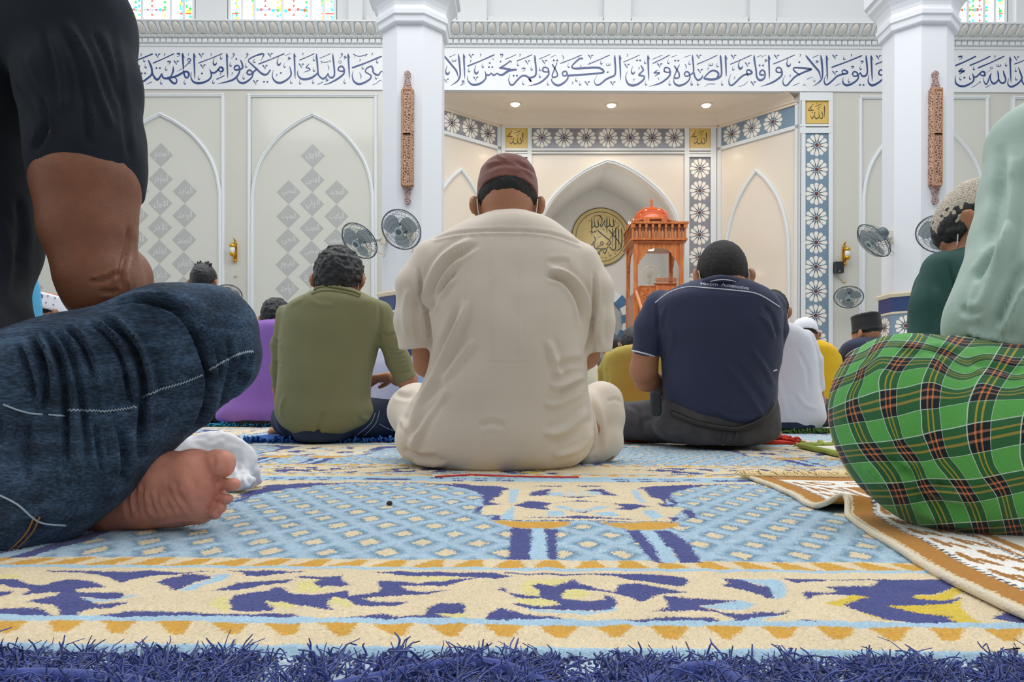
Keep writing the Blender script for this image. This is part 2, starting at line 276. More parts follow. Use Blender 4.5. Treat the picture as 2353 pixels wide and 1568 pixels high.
# --- frieze with the verse
fz = MB(); fz.box((-9.0, DW - .03, zband0), (9.5, DW - .0005, zband1))
DF = DW - .0325
SEG = [
 (290, 105, 7.843, "V85,150;V525,150;V860,275;V1310,145;V1340,345;V2290,630;C255,155;C680,150;C1110,150;C1520,150;C1690,500;C1900,490;S45 310 480 145 26;S480 315 865 140 20;S1295 315 1735 140 16;S365 690 470 645 10;S1625 605 1770 535 16;H315 220;H340 330;H710 375;H120 620;H620 620;H1045 620;H1300 540;H1560 610;H1870 300;H2150 320;H2105 530;H1575 220 1.8;H1700 170;"
  "L120 400 20 155 460 34 185 430 26 235 355 14 240 420 6;L155 460 30 160 510 34 140 560 30 80 605 12;L395 255 14 430 330 34 460 420 34 455 520 30 380 590 32 300 645 34 235 655 34 205 590 26 215 500 12 235 480 6;L460 420 26 480 520 30 540 605 40 590 590 34 640 500 14;L640 500 22 660 570 30 720 590 34 800 580 36;D545 405;D607 405;D280 497;D340 497;L800 560 12 830 480 14 845 370 6;L845 370 10 850 450 24 820 530 18 770 580 24;L770 580 36 800 630 36 860 680 36 905 660 24 905 600 20 850 570 16;L740 580 36 850 565 36 950 525 36 1040 470 30;L1040 470 30 1100 470 34 1130 510 36 1110 570 26 1070 570 30 1040 500 30 1030 450 28;A1015 130 1032 450 34;L1160 330 8 1120 280 10 1105 250 14 1130 230 18 1155 245 22 1150 280 18 1040 390 10 920 465 5;L910 150 24 940 142 30 970 145 30;L970 150 14 950 185 8 910 195 5;L740 290 20 770 284 26 800 290 28;L800 290 14 780 325 8 750 330 5;A1220 130 1235 600;"
  "L1175 470 5 1165 560 16 1200 640 30 1280 675 40 1380 665 36 1480 620 30 1530 560 26 1530 500 26 1505 420 10;L1520 470 26 1580 490 30 1640 450 28 1690 390 30 1735 400 34 1740 450 36 1700 465 24 1650 430 22;D1365 500;A1810 130 1830 590;L1940 410 26 1970 365 30 2020 360 26 2040 410 30 1990 440 34 1945 420 26;L2050 410 30 2030 500 30 1960 590 34 1850 640 30 1640 690 4;L2060 260 20 2090 330 30 2095 400 30 2040 430 30;D1985 240;N1930 150;N2175 150;L2170 500 28 2200 445 28 2250 450 28 2270 500 28 2220 520 28 2175 505 24;L2290 480 20 2270 560 26 2200 630 34 2110 675 40 2040 655 34 2000 600 22 2000 540 6;L2270 500 28 2320 450 30 2353 420 30;L2353 170 24 2240 225 24 2200 265 18 2230 310 24 2353 420 34;L2320 240 8 2285 275 8 2330 300 10 2270 305 6"),
 (590, 105, 7.843, "L0 175 30 100 145 32 125 170 24 100 220 12 70 285 5;L0 420 34 60 480 34 130 520 38 190 510 30 240 440 20 250 455 5;D130 650;D190 650;V200 140;V105 355;V760 330;S30 330 500 140 20;S505 180 615 135 8;S770 260 1040 140 18;S1135 225 1330 140 12;S1715 400 2250 190 30;S1095 695 1200 650 12;Z550 200;Z1560 180;Z1230 590;H375 220 1.8;H490 320;H610 610;H770 620;H1005 610;H1020 200;H1020 390;H1575 610;H1900 350;H2160 240;H2140 530;A675 130 692 600;C820 140;C350 520;C1850 250;C2070 140;"
  "L300 430 5 280 540 14 310 620 30 390 670 40 480 650 36 570 590 28 615 530 26 615 460 26 590 370 10;D435 490;L740 440 5 735 510 18 780 580 32 860 605 38 980 580 36 1080 510 28 1100 470 26 1090 320 30 1078 200 30 1075 140 8;L945 325 12 890 390 20 945 410 26 950 440 20 840 480 5;L1100 470 28 1120 540 28 1190 595 34 1250 560 30 1285 495 14;L1285 500 14 1310 565 26 1360 575 34 1400 520 28 1390 350 30 1375 220 30 1370 140 8;L1275 345 6 1300 390 12 1295 440 5;L1150 280 12 1210 300 10 1280 290 10 1330 265 6 1320 300 4;L1165 290 8 1168 310 6 1170 330 3;L1740 150 14 1830 190 10 1930 175 14 1990 150 8 1950 200 4;L1765 170 10 1768 200 6 1770 230 3;L1465 440 26 1480 390 26 1530 370 30 1570 410 28 1560 455 26 1500 455 22 1465 440 20;L1575 430 28 1570 500 30 1510 560 34 1420 620 32 1300 680 22 1200 705 4;R1502 295 25 9;N1525 150;A1645 140 1672 590;"
  "L1740 450 5 1720 540 16 1750 640 32 1830 690 40 1930 670 34 2040 600 30 2060 540 24 2020 510 24 1960 470 24 1980 410 22 2060 370 28 2090 410 30 2100 480 30 2150 520 34 2200 520 28 2245 460 14 2300 520 20;L1850 485 8 1880 540 14 1870 600 5;L2080 710 4 2150 680 8 2210 630 8 2245 635 8"),
 (1010, 105, 7.843, "L65 165 16 90 195 30 130 240 34 220 350 34 300 450 34 340 580 8;L340 145 8 350 230 34 365 380 32 370 540 28 320 640 28 200 720 4;S175 205 285 155 10;W225 240;A435 145 455 600;Z390 620;S365 715 460 675 8;H120 370 2.0;V80 600;V530 160;V610 565;S500 370 990 160 26;C730 160;C550 270;H520 400;H640 360 2.0;H770 320;H960 200 .7;D905 312;D890 385;D950 385;L510 530 5 510 620 18 570 690 34 650 705 42 760 665 34 830 590 28 835 520 26 820 460 12;L835 520 30 890 530 28 930 490 16;L930 490 20 970 530 30 1020 510 24 1045 490 16;L1045 500 20 1090 525 32 1150 515 36 1250 450 40 1390 430 34;L1080 400 36 1180 410 34 1280 430 40;L1075 405 24 1160 360 28 1230 310 24 1285 275 22 1290 320 5;D1100 285;L1090 165 24 1120 158 26 1145 160 26;L1145 165 12 1125 200 8 1095 205 5;S1180 245 1380 160 12;S1390 275 1670 160 16;C1440 160;D1335 540;D1395 540;H1405 290;V1545 270;L1480 415 22 1515 406 26 1545 410 26;L1545 415 12 1525 450 8 1485 455 5;"
  "L1270 520 5 1245 610 14 1280 700 30 1330 700 30 1400 620 30 1480 550 30 1540 540 32 1600 570 34 1650 650 30 1610 590 30;L1715 165 8 1720 220 32 1725 280 32 1740 430 30 1730 530 32 1670 570 34 1600 580 34;H1650 370;H1800 380;H1800 500;H1500 630;L1855 460 26 1870 400 26 1910 390 26 1960 420 26 1950 470 26 1890 470 26 1860 455 26;L1965 440 30 1965 520 30 1900 600 32 1780 680 30 1590 730 4;S1795 240 1990 155 12;V1850 265;S2000 210 2095 165 8;L2205 165 5 2235 210 14 2230 260 4;D2060 265;D2120 265;H1945 640;L2030 330 24 2070 400 26 2110 470 26 2125 540 26 2060 570 30 2030 540 24 2070 430 22 2120 300 14"),
 (1290, 105, 7.843, "S-20 320 370 165 18;L390 235 30 330 235 30 240 310 28 190 375 24 230 410 34 400 405 38 640 395 38 740 430 36 755 480 36 640 500 32 400 520 34 110 540 36;L14 520 26 34 470 26 84 465 26 104 510 26 64 545 26 19 530 26;L114 540 26 114 590 26 54 660 32 -46 715 38 -126 690 34 -178 620 18 -151 570 6;V485 170;S480 335 875 165 16;H345 330 .6;H710 260;H120 320;W810 315;D835 478;L960 165 8 962 220 32 965 280 32 975 420 30 960 530 30 880 570 34 800 610 32 730 670 30 660 710 30 610 690 18 600 620 8 650 520 4;A1050 165 1070 630;V885 650;V425 650;C190 660;H260 570;H325 640;S1115 295 1415 165 14;C1180 165;V1140 335;D1365 265;D1420 265;H1500 250;A1560 165 1575 630;L1190 460 5 1160 560 14 1190 670 30 1270 715 38 1380 690 34 1480 610 30 1490 550 26 1400 530 28 1440 480 24 1475 440 26 1455 390 26 1430 350 10;H1270 380 1.8;C1390 400;C1295 605;H1515 640;"
  "S1640 245 1825 165 10;S1645 320 1955 165 18;S1985 205 2085 165 8;V1730 325;H1920 250;L1740 440 16 1670 490 22 1770 490 26 1680 550 10;C1740 590;L1850 460 26 1865 400 26 1905 395 26 1950 420 26 1945 475 26 1880 475 26 1850 455 26;L1960 450 30 1955 530 30 1880 610 32 1770 680 28 1580 735 4;D2050 270;D2108 270;L2035 360 24 2080 430 26 2120 500 26 2120 570 24 2060 585 30 2035 560 24 2080 440 20 2130 340 12;S2215 210 2330 165 8;L2225 325 5 2250 370 14 2245 420 4;H2300 270;L2215 530 26 2235 475 26 2285 475 26 2310 520 26 2270 550 26 2220 540 26;L2320 545 26 2300 620 26 2220 690 32 2120 720 38 2050 690 32 2025 630 16 2030 570 6;H1945 640;H2340 640"),
 (1530, 105, 7.843, "L480 160 8 484 220 30 490 280 30 500 420 28 490 490 26 430 530 24;L505 480 26 530 570 30 580 620 34 640 590 28 670 530 14;L690 590 36 800 610 40 900 600 40 980 560 34 1005 500 30 1000 350 32 988 220 32 985 165 8;L680 590 20 750 510 26 830 450 30 910 460 34 950 510 34 930 570 30;A1075 165 1090 560;V555 170;S560 335 930 170 16;W775 315;H920 310;V575 430;C750 405;H1005 640;H570 640;H455 640;L700 740 4 770 690 8 830 690 10 890 690 8;S1160 335 1550 165 16;V1180 170;H1320 260 2.2;H1205 370;V1430 310;C1230 570;L1180 510 5 1140 600 12 1145 690 26 1190 715 30 1270 650 30 1350 570 30 1430 520 30 1520 510 34 1550 480 34 1510 440 30 1460 450 24 1470 520 20 1490 545 6;L1590 165 8 1594 220 30 1600 280 30 1625 430 28 1640 560 30 1690 620 38 1760 600 32 1790 540 26 1780 470 28 1740 440 28 1700 470 26 1700 520 28 1770 525 30;D1690 355;D1753 355;S1640 205 1730 165 8;S1715 205 1810 165 8;Z1770 240;A1855 165 1868 600;V1955 170;S1935 330 2325 165 18;L1985 450 26 2000 405 26 2045 395 26 2085 430 26 2070 480 26 2010 475 26 1985 450 26;L2090 450 30 2090 530 30 2020 600 32 1900 670 30 1715 735 4;L1310 735 4 1400 710 8 1480 640 6;V1535 650;H2190 230 2;H60 640"),
 (1780, 105, 7.843, "L195 530 5 150 620 12 165 700 26 220 715 30 290 640 30 370 560 32 460 510 32 560 465 34 660 425 36 560 410 36 440 400 32 350 400 24 345 440 26 400 490 24 460 530 8;D445 298;C455 165;C270 535;S330 720 450 670 10;L560 175 16 585 205 28 620 250 34 720 370 34 800 470 30 830 590 6;L830 165 8 845 250 34 860 400 32 860 560 26 810 650 24 690 730 4;S680 215 795 165 10;Z730 260;S580 605 685 560 10;H710 590 .8;L550 680 6 520 715 8 580 710 5;A935 170 955 630;V1045 170;H1245 180;C1375 165;S1025 390 1580 175 24;V1045 465;L945 510 5 895 600 14 905 680 28 950 700 30 1040 630 30 1130 550 30 1220 515 32 1300 500 32 1310 470 32 1260 440 28 1215 460 22 1240 520 14;L1400 530 26 1420 475 26 1470 475 26 1500 520 26 1460 550 26 1410 540 26;L1510 540 26 1500 600 26 1420 670 32 1310 715 38 1240 680 30 1230 620 14 1235 570 5;L1510 530 26 1550 480 14;L1550 490 18 1580 545 30 1640 540 32 1670 480 28 1665 350 30 1652 230 30 1650 170 8;L1380 380 20 1405 374 24 1430 375 24;L1430 380 12 1405 408 8 1380 410 5;L1550 285 20 1575 279 24 1600 280 24;L1600 285 12 1580 318 8 1555 320 5;H1540 360;D1540 708;D1603 708;S1090 720 1190 680 8;H1330 590;A1740 170 1760 640;V1830 180;S1815 335 2040 240 20;L1950 365 5 2000 330 20 2040 300 20;L1875 510 26 1890 450 26 1930 440 26 1980 480 26 1960 530 26 1900 525 26 1875 505 26;L1985 500 30 1975 570 30 1880 660 32 1770 715 40 1710 690 32 1685 620 18 1705 510 5"),
 (2170, 105, 12.858, "S325 590 935 310 46;S750 585 1360 310 40;S990 660 1770 310 40;L410 335 36 470 318 44 530 320 44;L530 330 24 490 390 14 420 400 8;C1480 310 1.6;L540 670 30 430 760 40 590 740 50 440 840 14;D595 945 1.7;H460 900 1.6;H745 880 1.6;H860 600 1.6;H1810 490 1.6;H2095 650 1.6;H2110 900 1.6;L345 880 8 320 1000 24 360 1130 50 490 1195 60 640 1180 56 780 1110 46 860 1040 44 870 950 44 830 810 16;L865 920 40 940 920 46 1010 860 44 1110 770 46 1190 790 52 1190 880 50 1120 880 36 1060 850 34;L785 1230 6 900 1190 12 1030 1090 10;R1050 1080 24 10;L1150 920 6 1160 1020 18 1200 1110 36 1240 1140 40 1290 1060 36 1340 900 30 1390 810 12;L1390 810 16 1360 920 30 1380 1040 40 1450 1120 56 1540 1080 46 1600 980 40 1590 830 44 1575 730 12;L1600 980 40 1650 1070 44 1720 1110 52 1800 1060 44 1810 970 44 1770 850 48 1740 730 16;R1390 660 34 12;L1370 710 8 1300 765 7 1240 800 5;W1550 540 1.7;S1220 1230 1370 1150 16;A1940 320 1970 1090 48;V2065 330 1.6;S2070 545 2500 370 30;L2190 640 16 2240 780 46 2290 930 46 2270 1010 44 2160 1130 50 2000 1210 56 1920 1190 46 1875 1110 30 1910 950 6;L2280 960 40 2310 1080 40 2400 1200 44"),
]
for ox, oy, sc, txt in SEG: marks(fz, txt, on_wall(DF, ox, oy, sc), 1)
fz.build('calligraphy_frieze', ['frieze_tile', 'ink'], label='long white tile frieze with dark blue Arabic calligraphy running under the cornice', cat='wall frieze')
# --- cornice: stepped profile with a row of leaves and a row of dentils
def extrude_x(mb, prof, x0, x1, mi=0):
    mb.prism([(x0, y, z) for y, z in prof], (x1 - x0, 0, 0), mi)
cn = MB(); z0 = zband1; zz = lambda py: ZS(py)
extrude_x(cn, [(DW, zz(113)), (DW - .05, zz(113)), (DW - .06, zz(109)), (DW - .04, zz(107)), (DW - .05, zz(96)), (DW - .12, zz(95)), (DW - .14, zz(92)), (DW - .12, zz(90)), (DW - .15, zz(88)), (DW - .28, zz(73)), (DW - .31, zz(72)), (DW - .31, zz(68.5)), (DW, zz(68))], -9, 9.5)
p = 27.3 * DW / F; x = XS(1102) - 42 * p
while x < 9.3:
    # acanthus leaf
    V = []
    for t in np.linspace(0, 1, 6):
        wd = p * .30 * math.sin(math.pi * (0.25 + .7 * t)) + .01
        yy = DW - .15 - .145 * t - .03 * math.sin(math.pi * t); z_ = zz(88.5 - 15.5 * t)
        V += [(x - wd, yy, z_), (x, yy - .035, z_ - .01), (x + wd, yy, z_)]
    cn.add(V, [(3 * i + j, 3 * i + j + 1, 3 * i + j + 4, 3 * i + j + 3) for i in range(5) for j in (0, 1)], 1, True)
    # plain wedge between the leaves
    xm = x + p / 2; w0, w1 = p * .10, p * .16
    cn.prism([(xm - w0, DW - .16, zz(88)), (xm + w0, DW - .16, zz(88)), (xm + w1, DW - .29, zz(74)), (xm - w1, DW - .29, zz(74))], (0, -.03, 0), 0)
    for q in (0, .5):
        cn.box((x + q * p - p * .2, DW - .085, zz(105.5)), (x + q * p + p * .2, DW - .03, zz(97)))
        cn.lathe([(.001, -.02), (.035, 0), (.001, .03)], (x + (q + .25) * p, DW - .13, zz(93.3)), n=6, mi=1)
    x += p
cn.build('trim_1', ['white_paint', 'plaster_relief'], kind='structure')
# --- upper wall with recessed bays and three stained glass windows
zu0, zu1 = zcor1, ZS(-170)
uw = MB(); DU = DW
wins = [(XS(170), XS(440)), (XS(517), XS(768)), (XS(2155), XS(2322))]
zwb, zwt = ZS(66), ZS(-150)
xs = [-9.0] + [q for w2 in wins for q in w2] + [9.5]
for i in range(0, len(xs), 2): uw.box((xs[i], DU + .1, zu0), (xs[i + 1], DU + .35, zu1))
for a_, b_ in wins:
    uw.box((a_, DU + .1, zu0), (b_, DU + .35, zwb)); uw.box((a_, DU + .1, zwt), (b_, DU + .35, zu1))
def bay(l, r, line=True):
    # raised piers leave shallow bays; a sill closes each bay at the foot
    uw.box((XS(l), DU + .0, ZS(38)), (XS(r), DU + .1, ZS(68)))
for l, r in ((840, 1046), (1120, 1383), (1450, 1717), (1783, 2005)): bay(l, r)
for l, r in ((800, 832), (1050, 1117), (1386, 1447), (1720, 1780), (1998, 2060), (2330, 2353 + 60)):
    uw.box((XS(l), DU - .04, zu0), (XS(r), DU + .1, zu1))
uw.box((-9, DU, zu0 - .01), (9.5, DU + .35, ZS(66.5)))
uw.build('wall_upper', 'upper_paint', kind='structure')
mat('window_frame_white', 'e6e9ea', 0.5); mat('glass_white', 'ffffff', 0.3, emit=1.5)
for nm, c in (('glass_cyan', '35cfc8'), ('glass_orange', 'e8562a'), ('glass_yellow', 'efcf5a'), ('glass_violet', '7f74d8'), ('glass_green', '3fbf58'), ('glass_pale', 'a8dfe6')):
    mat(nm, c, 0.3, emit=0.8)
GM = ['glass_white', 'glass_cyan', 'glass_orange', 'glass_yellow', 'glass_violet', 'glass_green', 'glass_pale', 'window_frame_white']
for wi, (cols, xr) in enumerate(((
      [(170, 'b'), (200, 'g'), (230, 'p'), (252, 'p'), (316, 'p'), (383, 'g'), (413, 'b')], 440),
      ([(517, 'b'), (548, 'g'), (577, 'p'), (642, 'p'), (708, 'g'), (738, 'b')], 768),
      ([(2170, 'p'), (2232, 'p'), (2270, 'g'), (2295, 'b')], 2319))):
    x0, x1 = wins[wi]; gb = MB(); Dg = DU + .16
    gb.box((x0, Dg, zwb), (x1, Dg + .02, zwt), 0)
    rr = random.Random(wi); edges = [c for c, _ in cols] + [xr]
    def bit(px, py, s, mi, k=4, rot=0):
        s *= 1.3
        gb.poly([tuple(at(px + s * math.cos(rot + 6.283 * i / k), py + s * math.sin(rot + 6.283 * i / k), Dg - .002 - .0005 * rr.randint(0, 5))) for i in range(k)], mi)
    for (c, kd), e in zip(cols, edges[1:]):
        if kd == 'p':
            for py in (23, 56, -10):
                gb.poly([tuple(at(a_, b_, Dg - .003)) for a_, b_ in ((c, py - 1), (e, py - 1), (e, py + 1), (c, py + 1))], 4)
                for f_, mi in ((.12, 2), (.88, 2), (.35, 2), (.65, 2), (.22, 1), (.78, 1), (.05, 3), (.95, 5)): bit(c + (e - c) * f_, py + rr.uniform(-2, 2), rr.uniform(2.2, 4), mi, rr.choice((3, 4, 5)), rr.random() * 3)
            for py in (14, 34, 2, 47):
                bit((c + e) / 2, py, 3.2, 2, 3, rr.choice((.5, -.5))); bit(c + 4, py, 3, rr.choice((1, 3, 5)), 4); bit(e - 4, py + 3, 3, rr.choice((1, 3, 5)), 4)
        elif kd == 'b':
            for py in range(-4, 66, 6):
                for f_ in (.15, .5, .85): bit(c + (e - c) * f_ + rr.uniform(-2, 2), py + rr.uniform(-2, 2), rr.uniform(2.2, 4.5), rr.choice((1, 1, 5, 6, 6, 3)), 5, rr.random())
            for py in (15, 48): bit((c + e) / 2, py, 8.5, 0, 10); bit((c + e) / 2, py, 2.4, 3, 6)
            gb.poly([tuple(at(a_, b_, Dg - .006)) for a_, b_ in ((c, 30), (e, 30), (e, 33), (c, 33))], 2)
    wf = MB()
    for c in edges: wf.box((XS(c) - .022, Dg - .04, zwb), (XS(c) + .022, Dg + .03, zwt))
    wf.box((x0, Dg - .05, zwb), (x1, Dg + .03, zwb + .03)); wf.box((x0 - .01, Dg - .06, zwb), (x0 + .05, Dg + .03, zwt)); wf.box((x1 - .05, Dg - .06, zwb), (x1 + .01, Dg + .03, zwt))
    wo_ = wf.build('window_%d' % (wi + 1), 'window_frame_white', kind='structure')
    gb.build('stained_glass', GM, wo_)
# --- arched wall panels: raised frame, pointed arch moulding, lozenges with names in white script
AR = {}
def _ar():
    t = {'ا': (0xFE8D, 2), 'أ': (0xFE83, 2), 'آ': (0xFE81, 2), 'ب': (0xFE8F, 4), 'ت': (0xFE95, 4), 'ث': (0xFE99, 4), 'ج': (0xFE9D, 4), 'ح': (0xFEA1, 4), 'خ': (0xFEA5, 4), 'د': (0xFEA9, 2), 'ر': (0xFEAD, 2), 'ش': (0xFEB5, 4), 'ص': (0xFEB9, 4), 'ط': (0xFEC1, 4), 'ظ': (0xFEC5, 4), 'ع': (0xFEC9, 4), 'ق': (0xFED5, 4), 'ك': (0xFED9, 4), 'ل': (0xFEDD, 4), 'م': (0xFEE1, 4), 'ن': (0xFEE5, 4), 'ه': (0xFEE9, 4), 'و': (0xFEED, 2), 'ي': (0xFEF1, 4), 'ئ': (0xFE89, 4), 'ؤ': (0xFE85, 2), 'X': (0xFEF7, 2), 'Y': (0xFEF5, 2)}
    AR.update(t)
_ar()
def shape(s):
    s = s.replace('لأ', 'X').replace('لآ', 'Y'); out = ''
    for i, ch in enumerate(s):
        base, n = AR[ch]; prev = i > 0 and AR[s[i - 1]][1] == 4; nxt = i < len(s) - 1 and n == 4
        out += chr(base + (3 if prev and nxt else 1 if prev else 2 if nxt else 0))
    return out[::-1]
def text_mesh(s, size=1.0):
    c = bpy.data.curves.new('t', 'FONT'); c.body = s; c.size = size; c.resolution_u = 3
    o = bpy.data.objects.new('t', c); COL.objects.link(o)
    bpy.context.view_layer.update()
    me = bpy.data.meshes.new_from_object(o.evaluated_get(bpy.context.evaluated_depsgraph_get()))
    V = np.array([v.co[:] for v in me.vertices]); Fc = [tuple(p.vertices) for p in me.polygons]
    bpy.data.objects.remove(o); bpy.data.curves.remove(c); bpy.data.meshes.remove(me)
    return V, Fc
def moulding(mb, path, D, wpx=4, dep=.05, mi=0, closed=False):
    """half-round bead along a path drawn on the wall (pixels)"""
    P = np.array([tuple(at(x_, y_, D)) for x_, y_ in path]); h = wpx * D / F
    T = np.gradient(P, axis=0)
    if closed: T = np.roll(P, -1, 0) - np.roll(P, 1, 0)
    T /= np.linalg.norm(T, axis=1)[:, None] + 1e-9
    N = np.stack([-T[:, 2], 0 * T[:, 0], T[:, 0]], 1); V = []
    prof = [(-1, 0), (-.85, .7), (-.3, .75), (-.1, 1), (.5, .9), (.9, .6), (1, 0)]
    for i in range(len(P)):
        for a_, d_ in prof: V.append(P[i] + N[i] * a_ * h + np.array([0, -d_ * dep, 0]))
    k = len(prof); n = len(P)
    f = [(i * k + j, i * k + j + 1, ((i + 1) % n) * k + j + 1, ((i + 1) % n) * k + j) for i in range(n if closed else n - 1) for j in range(k - 1)]
    mb.add(V, f, mi)
def rect_frame(mb, x0, y0, x1, y1, D, wpx=4, dep=.05, mi=0, bottom=True):
    h = wpx
    for a_, b_ in (((x0, y0 - h), (x0, y1 + h)), ((x1, y0 - h), (x1, y1 + h)), ((x0 - h, y0), (x1 + h, y0))) + ((((x0 - h, y1), (x1 + h, y1)),) if bottom else ()):
        moulding(mb, [a_, b_], D, wpx, dep, mi)
arch_r = [(-140, 470), (-138, 450), (-131, 405), (-113, 360), (-78, 315), (-38, 284), (0, 264)]
def arch_panel(cx, label, names, dy=0, right=True):
    e = empty('arched_tile_panel', at(cx, 560, DW) - Vector((0, 0, 0)), 0, label, 'wall panel', 'arched tile panels of the prayer wall')
    b = MB(); b.box((at(cx - 140, 500, DW).x, DW - .012, 0.0), (at(cx + 140, 500, DW).x, DW - .0005, ZS(222 + dy, cx))); b.build('tile_field', 'panel_tile', e)
    m = MB(); yb = 905
    rect_frame(m, cx - 145, 221 + dy, cx + 145, yb, DW, 4, .06, 0, False); m.build('outer_moulding', 'white_paint', e)
    m = MB(); A = [(-140, yb - dy)] + [tuple(q) for q in crm(arch_r[1:], 5)]
    pth = [(cx + a_, y_ + dy) for a_, y_ in A] + [(cx - a_, y_ + dy) for a_, y_ in A[::-1][1:]]
    moulding(m, pth, DW - .012, 4.2, .06); m.build('arch_moulding', 'white_paint', e)
    for ox, oy, txt in names:
        d = MB(); hx, hy = 27.3, 27.3
        P = [(ox, oy - hy), (ox + hx, oy), (ox, oy + hy), (ox - hx, oy)]
        d.prism([tuple(at(a_, b_, DW - .0122)) for a_, b_ in P], (0, -.004, 0), 0)
        if txt:
            V, Fc = text_mesh(shape(txt)); lo, hi = V.min(0), V.max(0); sx_, sy_ = 32 / (hi[0] - lo[0]), 23 / (hi[1] - lo[1]); sx_, sy_ = min(sx_, sy_ * 1.9), min(sy_, sx_ * 1.7)
            mid = (lo + hi) / 2
            W_ = [tuple(at(ox + 1 + (v[0] - mid[0]) * sx_, oy - (v[1] - mid[1]) * sy_, DW - .0175)) for v in V]
            d.add(W_, Fc, 1)
        d.build('lozenge_tile', ['diamond', 'diamond_ink'], e)
    return e
def lattice(cx, y0, mid, left, right):
    o = []
    for i, t in enumerate(mid): o.append((cx - i * .9, y0 + 55.6 * i, t))
    for i, t in enumerate(left): o.append((cx - 55.5 - i * .9, y0 + 83.5 + 55.6 * i, t))
    for i, t in enumerate(right): o.append((cx + 55 - i * .9, y0 + 83.5 + 55.6 * i, t))
    return o
arch_panel(369, 'arched tile panel with grey lozenges right behind the black shirted arm', lattice(370, 356, ['المقدم', 'المؤخر', 'الأول', 'الآخر', 'الظاهر', 'الباطن', 'الوالي'], ['المعز', 'البر', 'التواب', 'الرؤوف', 'المقسط', 'الجامع'], ['الماجد', 'الواحد', 'الصمد', 'القادر', 'المقتدر'])) if False else None
for ch, v_ in {'ز': (0xFEAF, 2), 'س': (0xFEB1, 4), 'ف': (0xFED1, 4), 'غ': (0xFECD, 4)}.items(): AR[ch] = v_
arch_panel(369, 'arched tile panel with grey lozenges just right of the black shirted arm', lattice(370, 356, ['المقدم', 'المؤخر', 'الأول', 'الآخر', 'الظاهر', 'الباطن', 'الوالي'], ['المقيت', 'الكبير', 'البر', 'التواب', 'المنتقم', 'الجامع'], ['الماجد', 'الواحد', 'الصمد', 'القادر', 'المقتدر']), -1)
arch_panel(719, 'arched tile panel with grey lozenges behind the olive shirted man, left of the column', lattice(719, 358, ['القوي', 'المتين', 'الولي', 'الحميد', 'المحصي', 'المبدئ', 'المعيد'], ['المحيي', 'المميت', 'الحي', 'القيوم', 'الواجد'], ['المجيد', 'الباعث', 'الشهيد', 'الحق', 'الوكيل']), 0)
arch_panel(20, 'arched tile panel seen in the gap left of the bare brown arm', lattice(20, 355, ['', '', '', '', '', '', ''], [], ['المصور', 'الغفار', 'القهار', 'المقسط', 'الجامع', 'الغني']), -2)
arch_panel(2121, 'plain arched tile panel mostly behind the right hand column', [], 4)
arch_panel(2471, 'plain arched tile panel at the far right edge above the sage green shoulder', [], 5)
# ================================================================== alcove, niche and what stands there
def plane_fn(p0, n):
    p0 = Vector(p0); n = Vector(n).normalized(); o = Vector((0, 0, H))
    def fn(px, py, l=0.0):
        d = at(px, py, 1.0) - o; t = (p0 - o).dot(n) / d.dot(n); return tuple(o + d * t + n * l)
    return fn
def slab(mb, fn, px0, py0, px1, py1, lift0, lift1, mi=0):
    c = [(px0, py0), (px1, py0), (px1, py1), (px0, py1)]
    a = [fn(x, y, lift1) for x, y in c]; b = [fn(x, y, lift0) for x, y in c]
    mb.add(a + b, [(0, 1, 2, 3), (7, 6, 5, 4), (0, 4, 5, 1), (1, 5, 6, 2), (2, 6, 7, 3), (3, 7, 4, 0)], mi)
def flower(mb, c, ax, r, n, base=0):
    """twelve petalled rosette; ax: unit vector along the wall, n: wall normal, materials base.. = petal, dark, ring, heart"""
    c = np.asarray(c); ax = np.asarray(ax); n = np.asarray(n); up = np.array([0, 0, 1.0])
    P = lambda rr, a, l=0.0: c + ax * rr * math.cos(a) + up * rr * math.sin(a) + n * l
    for k in range(12):
        a = k * math.pi / 6
        mb.poly([P(r * .30, a - .04), P(r * .68, a - .215), P(r * .90, a - .20), P(r * 1.0, a - .07), P(r * 1.0, a + .07), P(r * .90, a + .20), P(r * .68, a + .215), P(r * .30, a + .04)], base)
        b = a + math.pi / 12
        mb.poly([P(r * .25, b - .16, .0004), P(r * .56, b - .02, .0004), P(r * .56, b + .02, .0004), P(r * .25, b + .16, .0004)], base + 1)
    mb.poly([P(r * .26, i * math.pi / 8, .0008) for i in range(16)], base + 2)
    mb.poly([P(r * .18, i * math.pi / 8, .0012) for i in range(16)], base + 3)
FM = ['petal', 'petal_dark', 'petal_ring', 'petal_heart']
NF = np.array([0, -1.0, 0])
fW = lambda x, y, l=0.0: tuple(at(x, y, DW - l)); fA = lambda x, y, l=0.0: tuple(at(x, y, DA - l))
# --- structure of the alcove
XbL, XbR = at(1148, 500, DA).x, at(1650, 500, DA).x
DN = 15.4                       # back of the mihrab niche
zc = zalc + .02
def arch_curve(pts, n=6): return [tuple(q) for q in crm(pts, n)]
nic_r = arch_curve([(0, 376), (42, 394), (84, 422), (122, 458), (146, 496), (158, 535), (162, 575), (163, 620)], 4)   # right half of the niche opening, offsets from the axis
NCX = 1399
open_px = [(NCX - x, y) for x, y in nic_r[::-1]] + [(NCX + x, y) for x, y in nic_r[1:]]
wb = MB()
O3 = [at(x, y, DA) for x, y in open_px]
wb.box((XbL - .1, DA, 0), (O3[0].x, DA + .12, zc)); wb.box((O3[-1].x, DA, 0), (XbR + .1, DA + .12, zc))
for a_, b_ in zip(O3, O3[1:]):
    wb.prism([(a_.x, DA, a_.z), (b_.x, DA, b_.z), (b_.x, DA, zc), (a_.x, DA, zc)], (0, .12, 0))
wb.build('wall_alcove', 'alcove_tile', kind='structure')
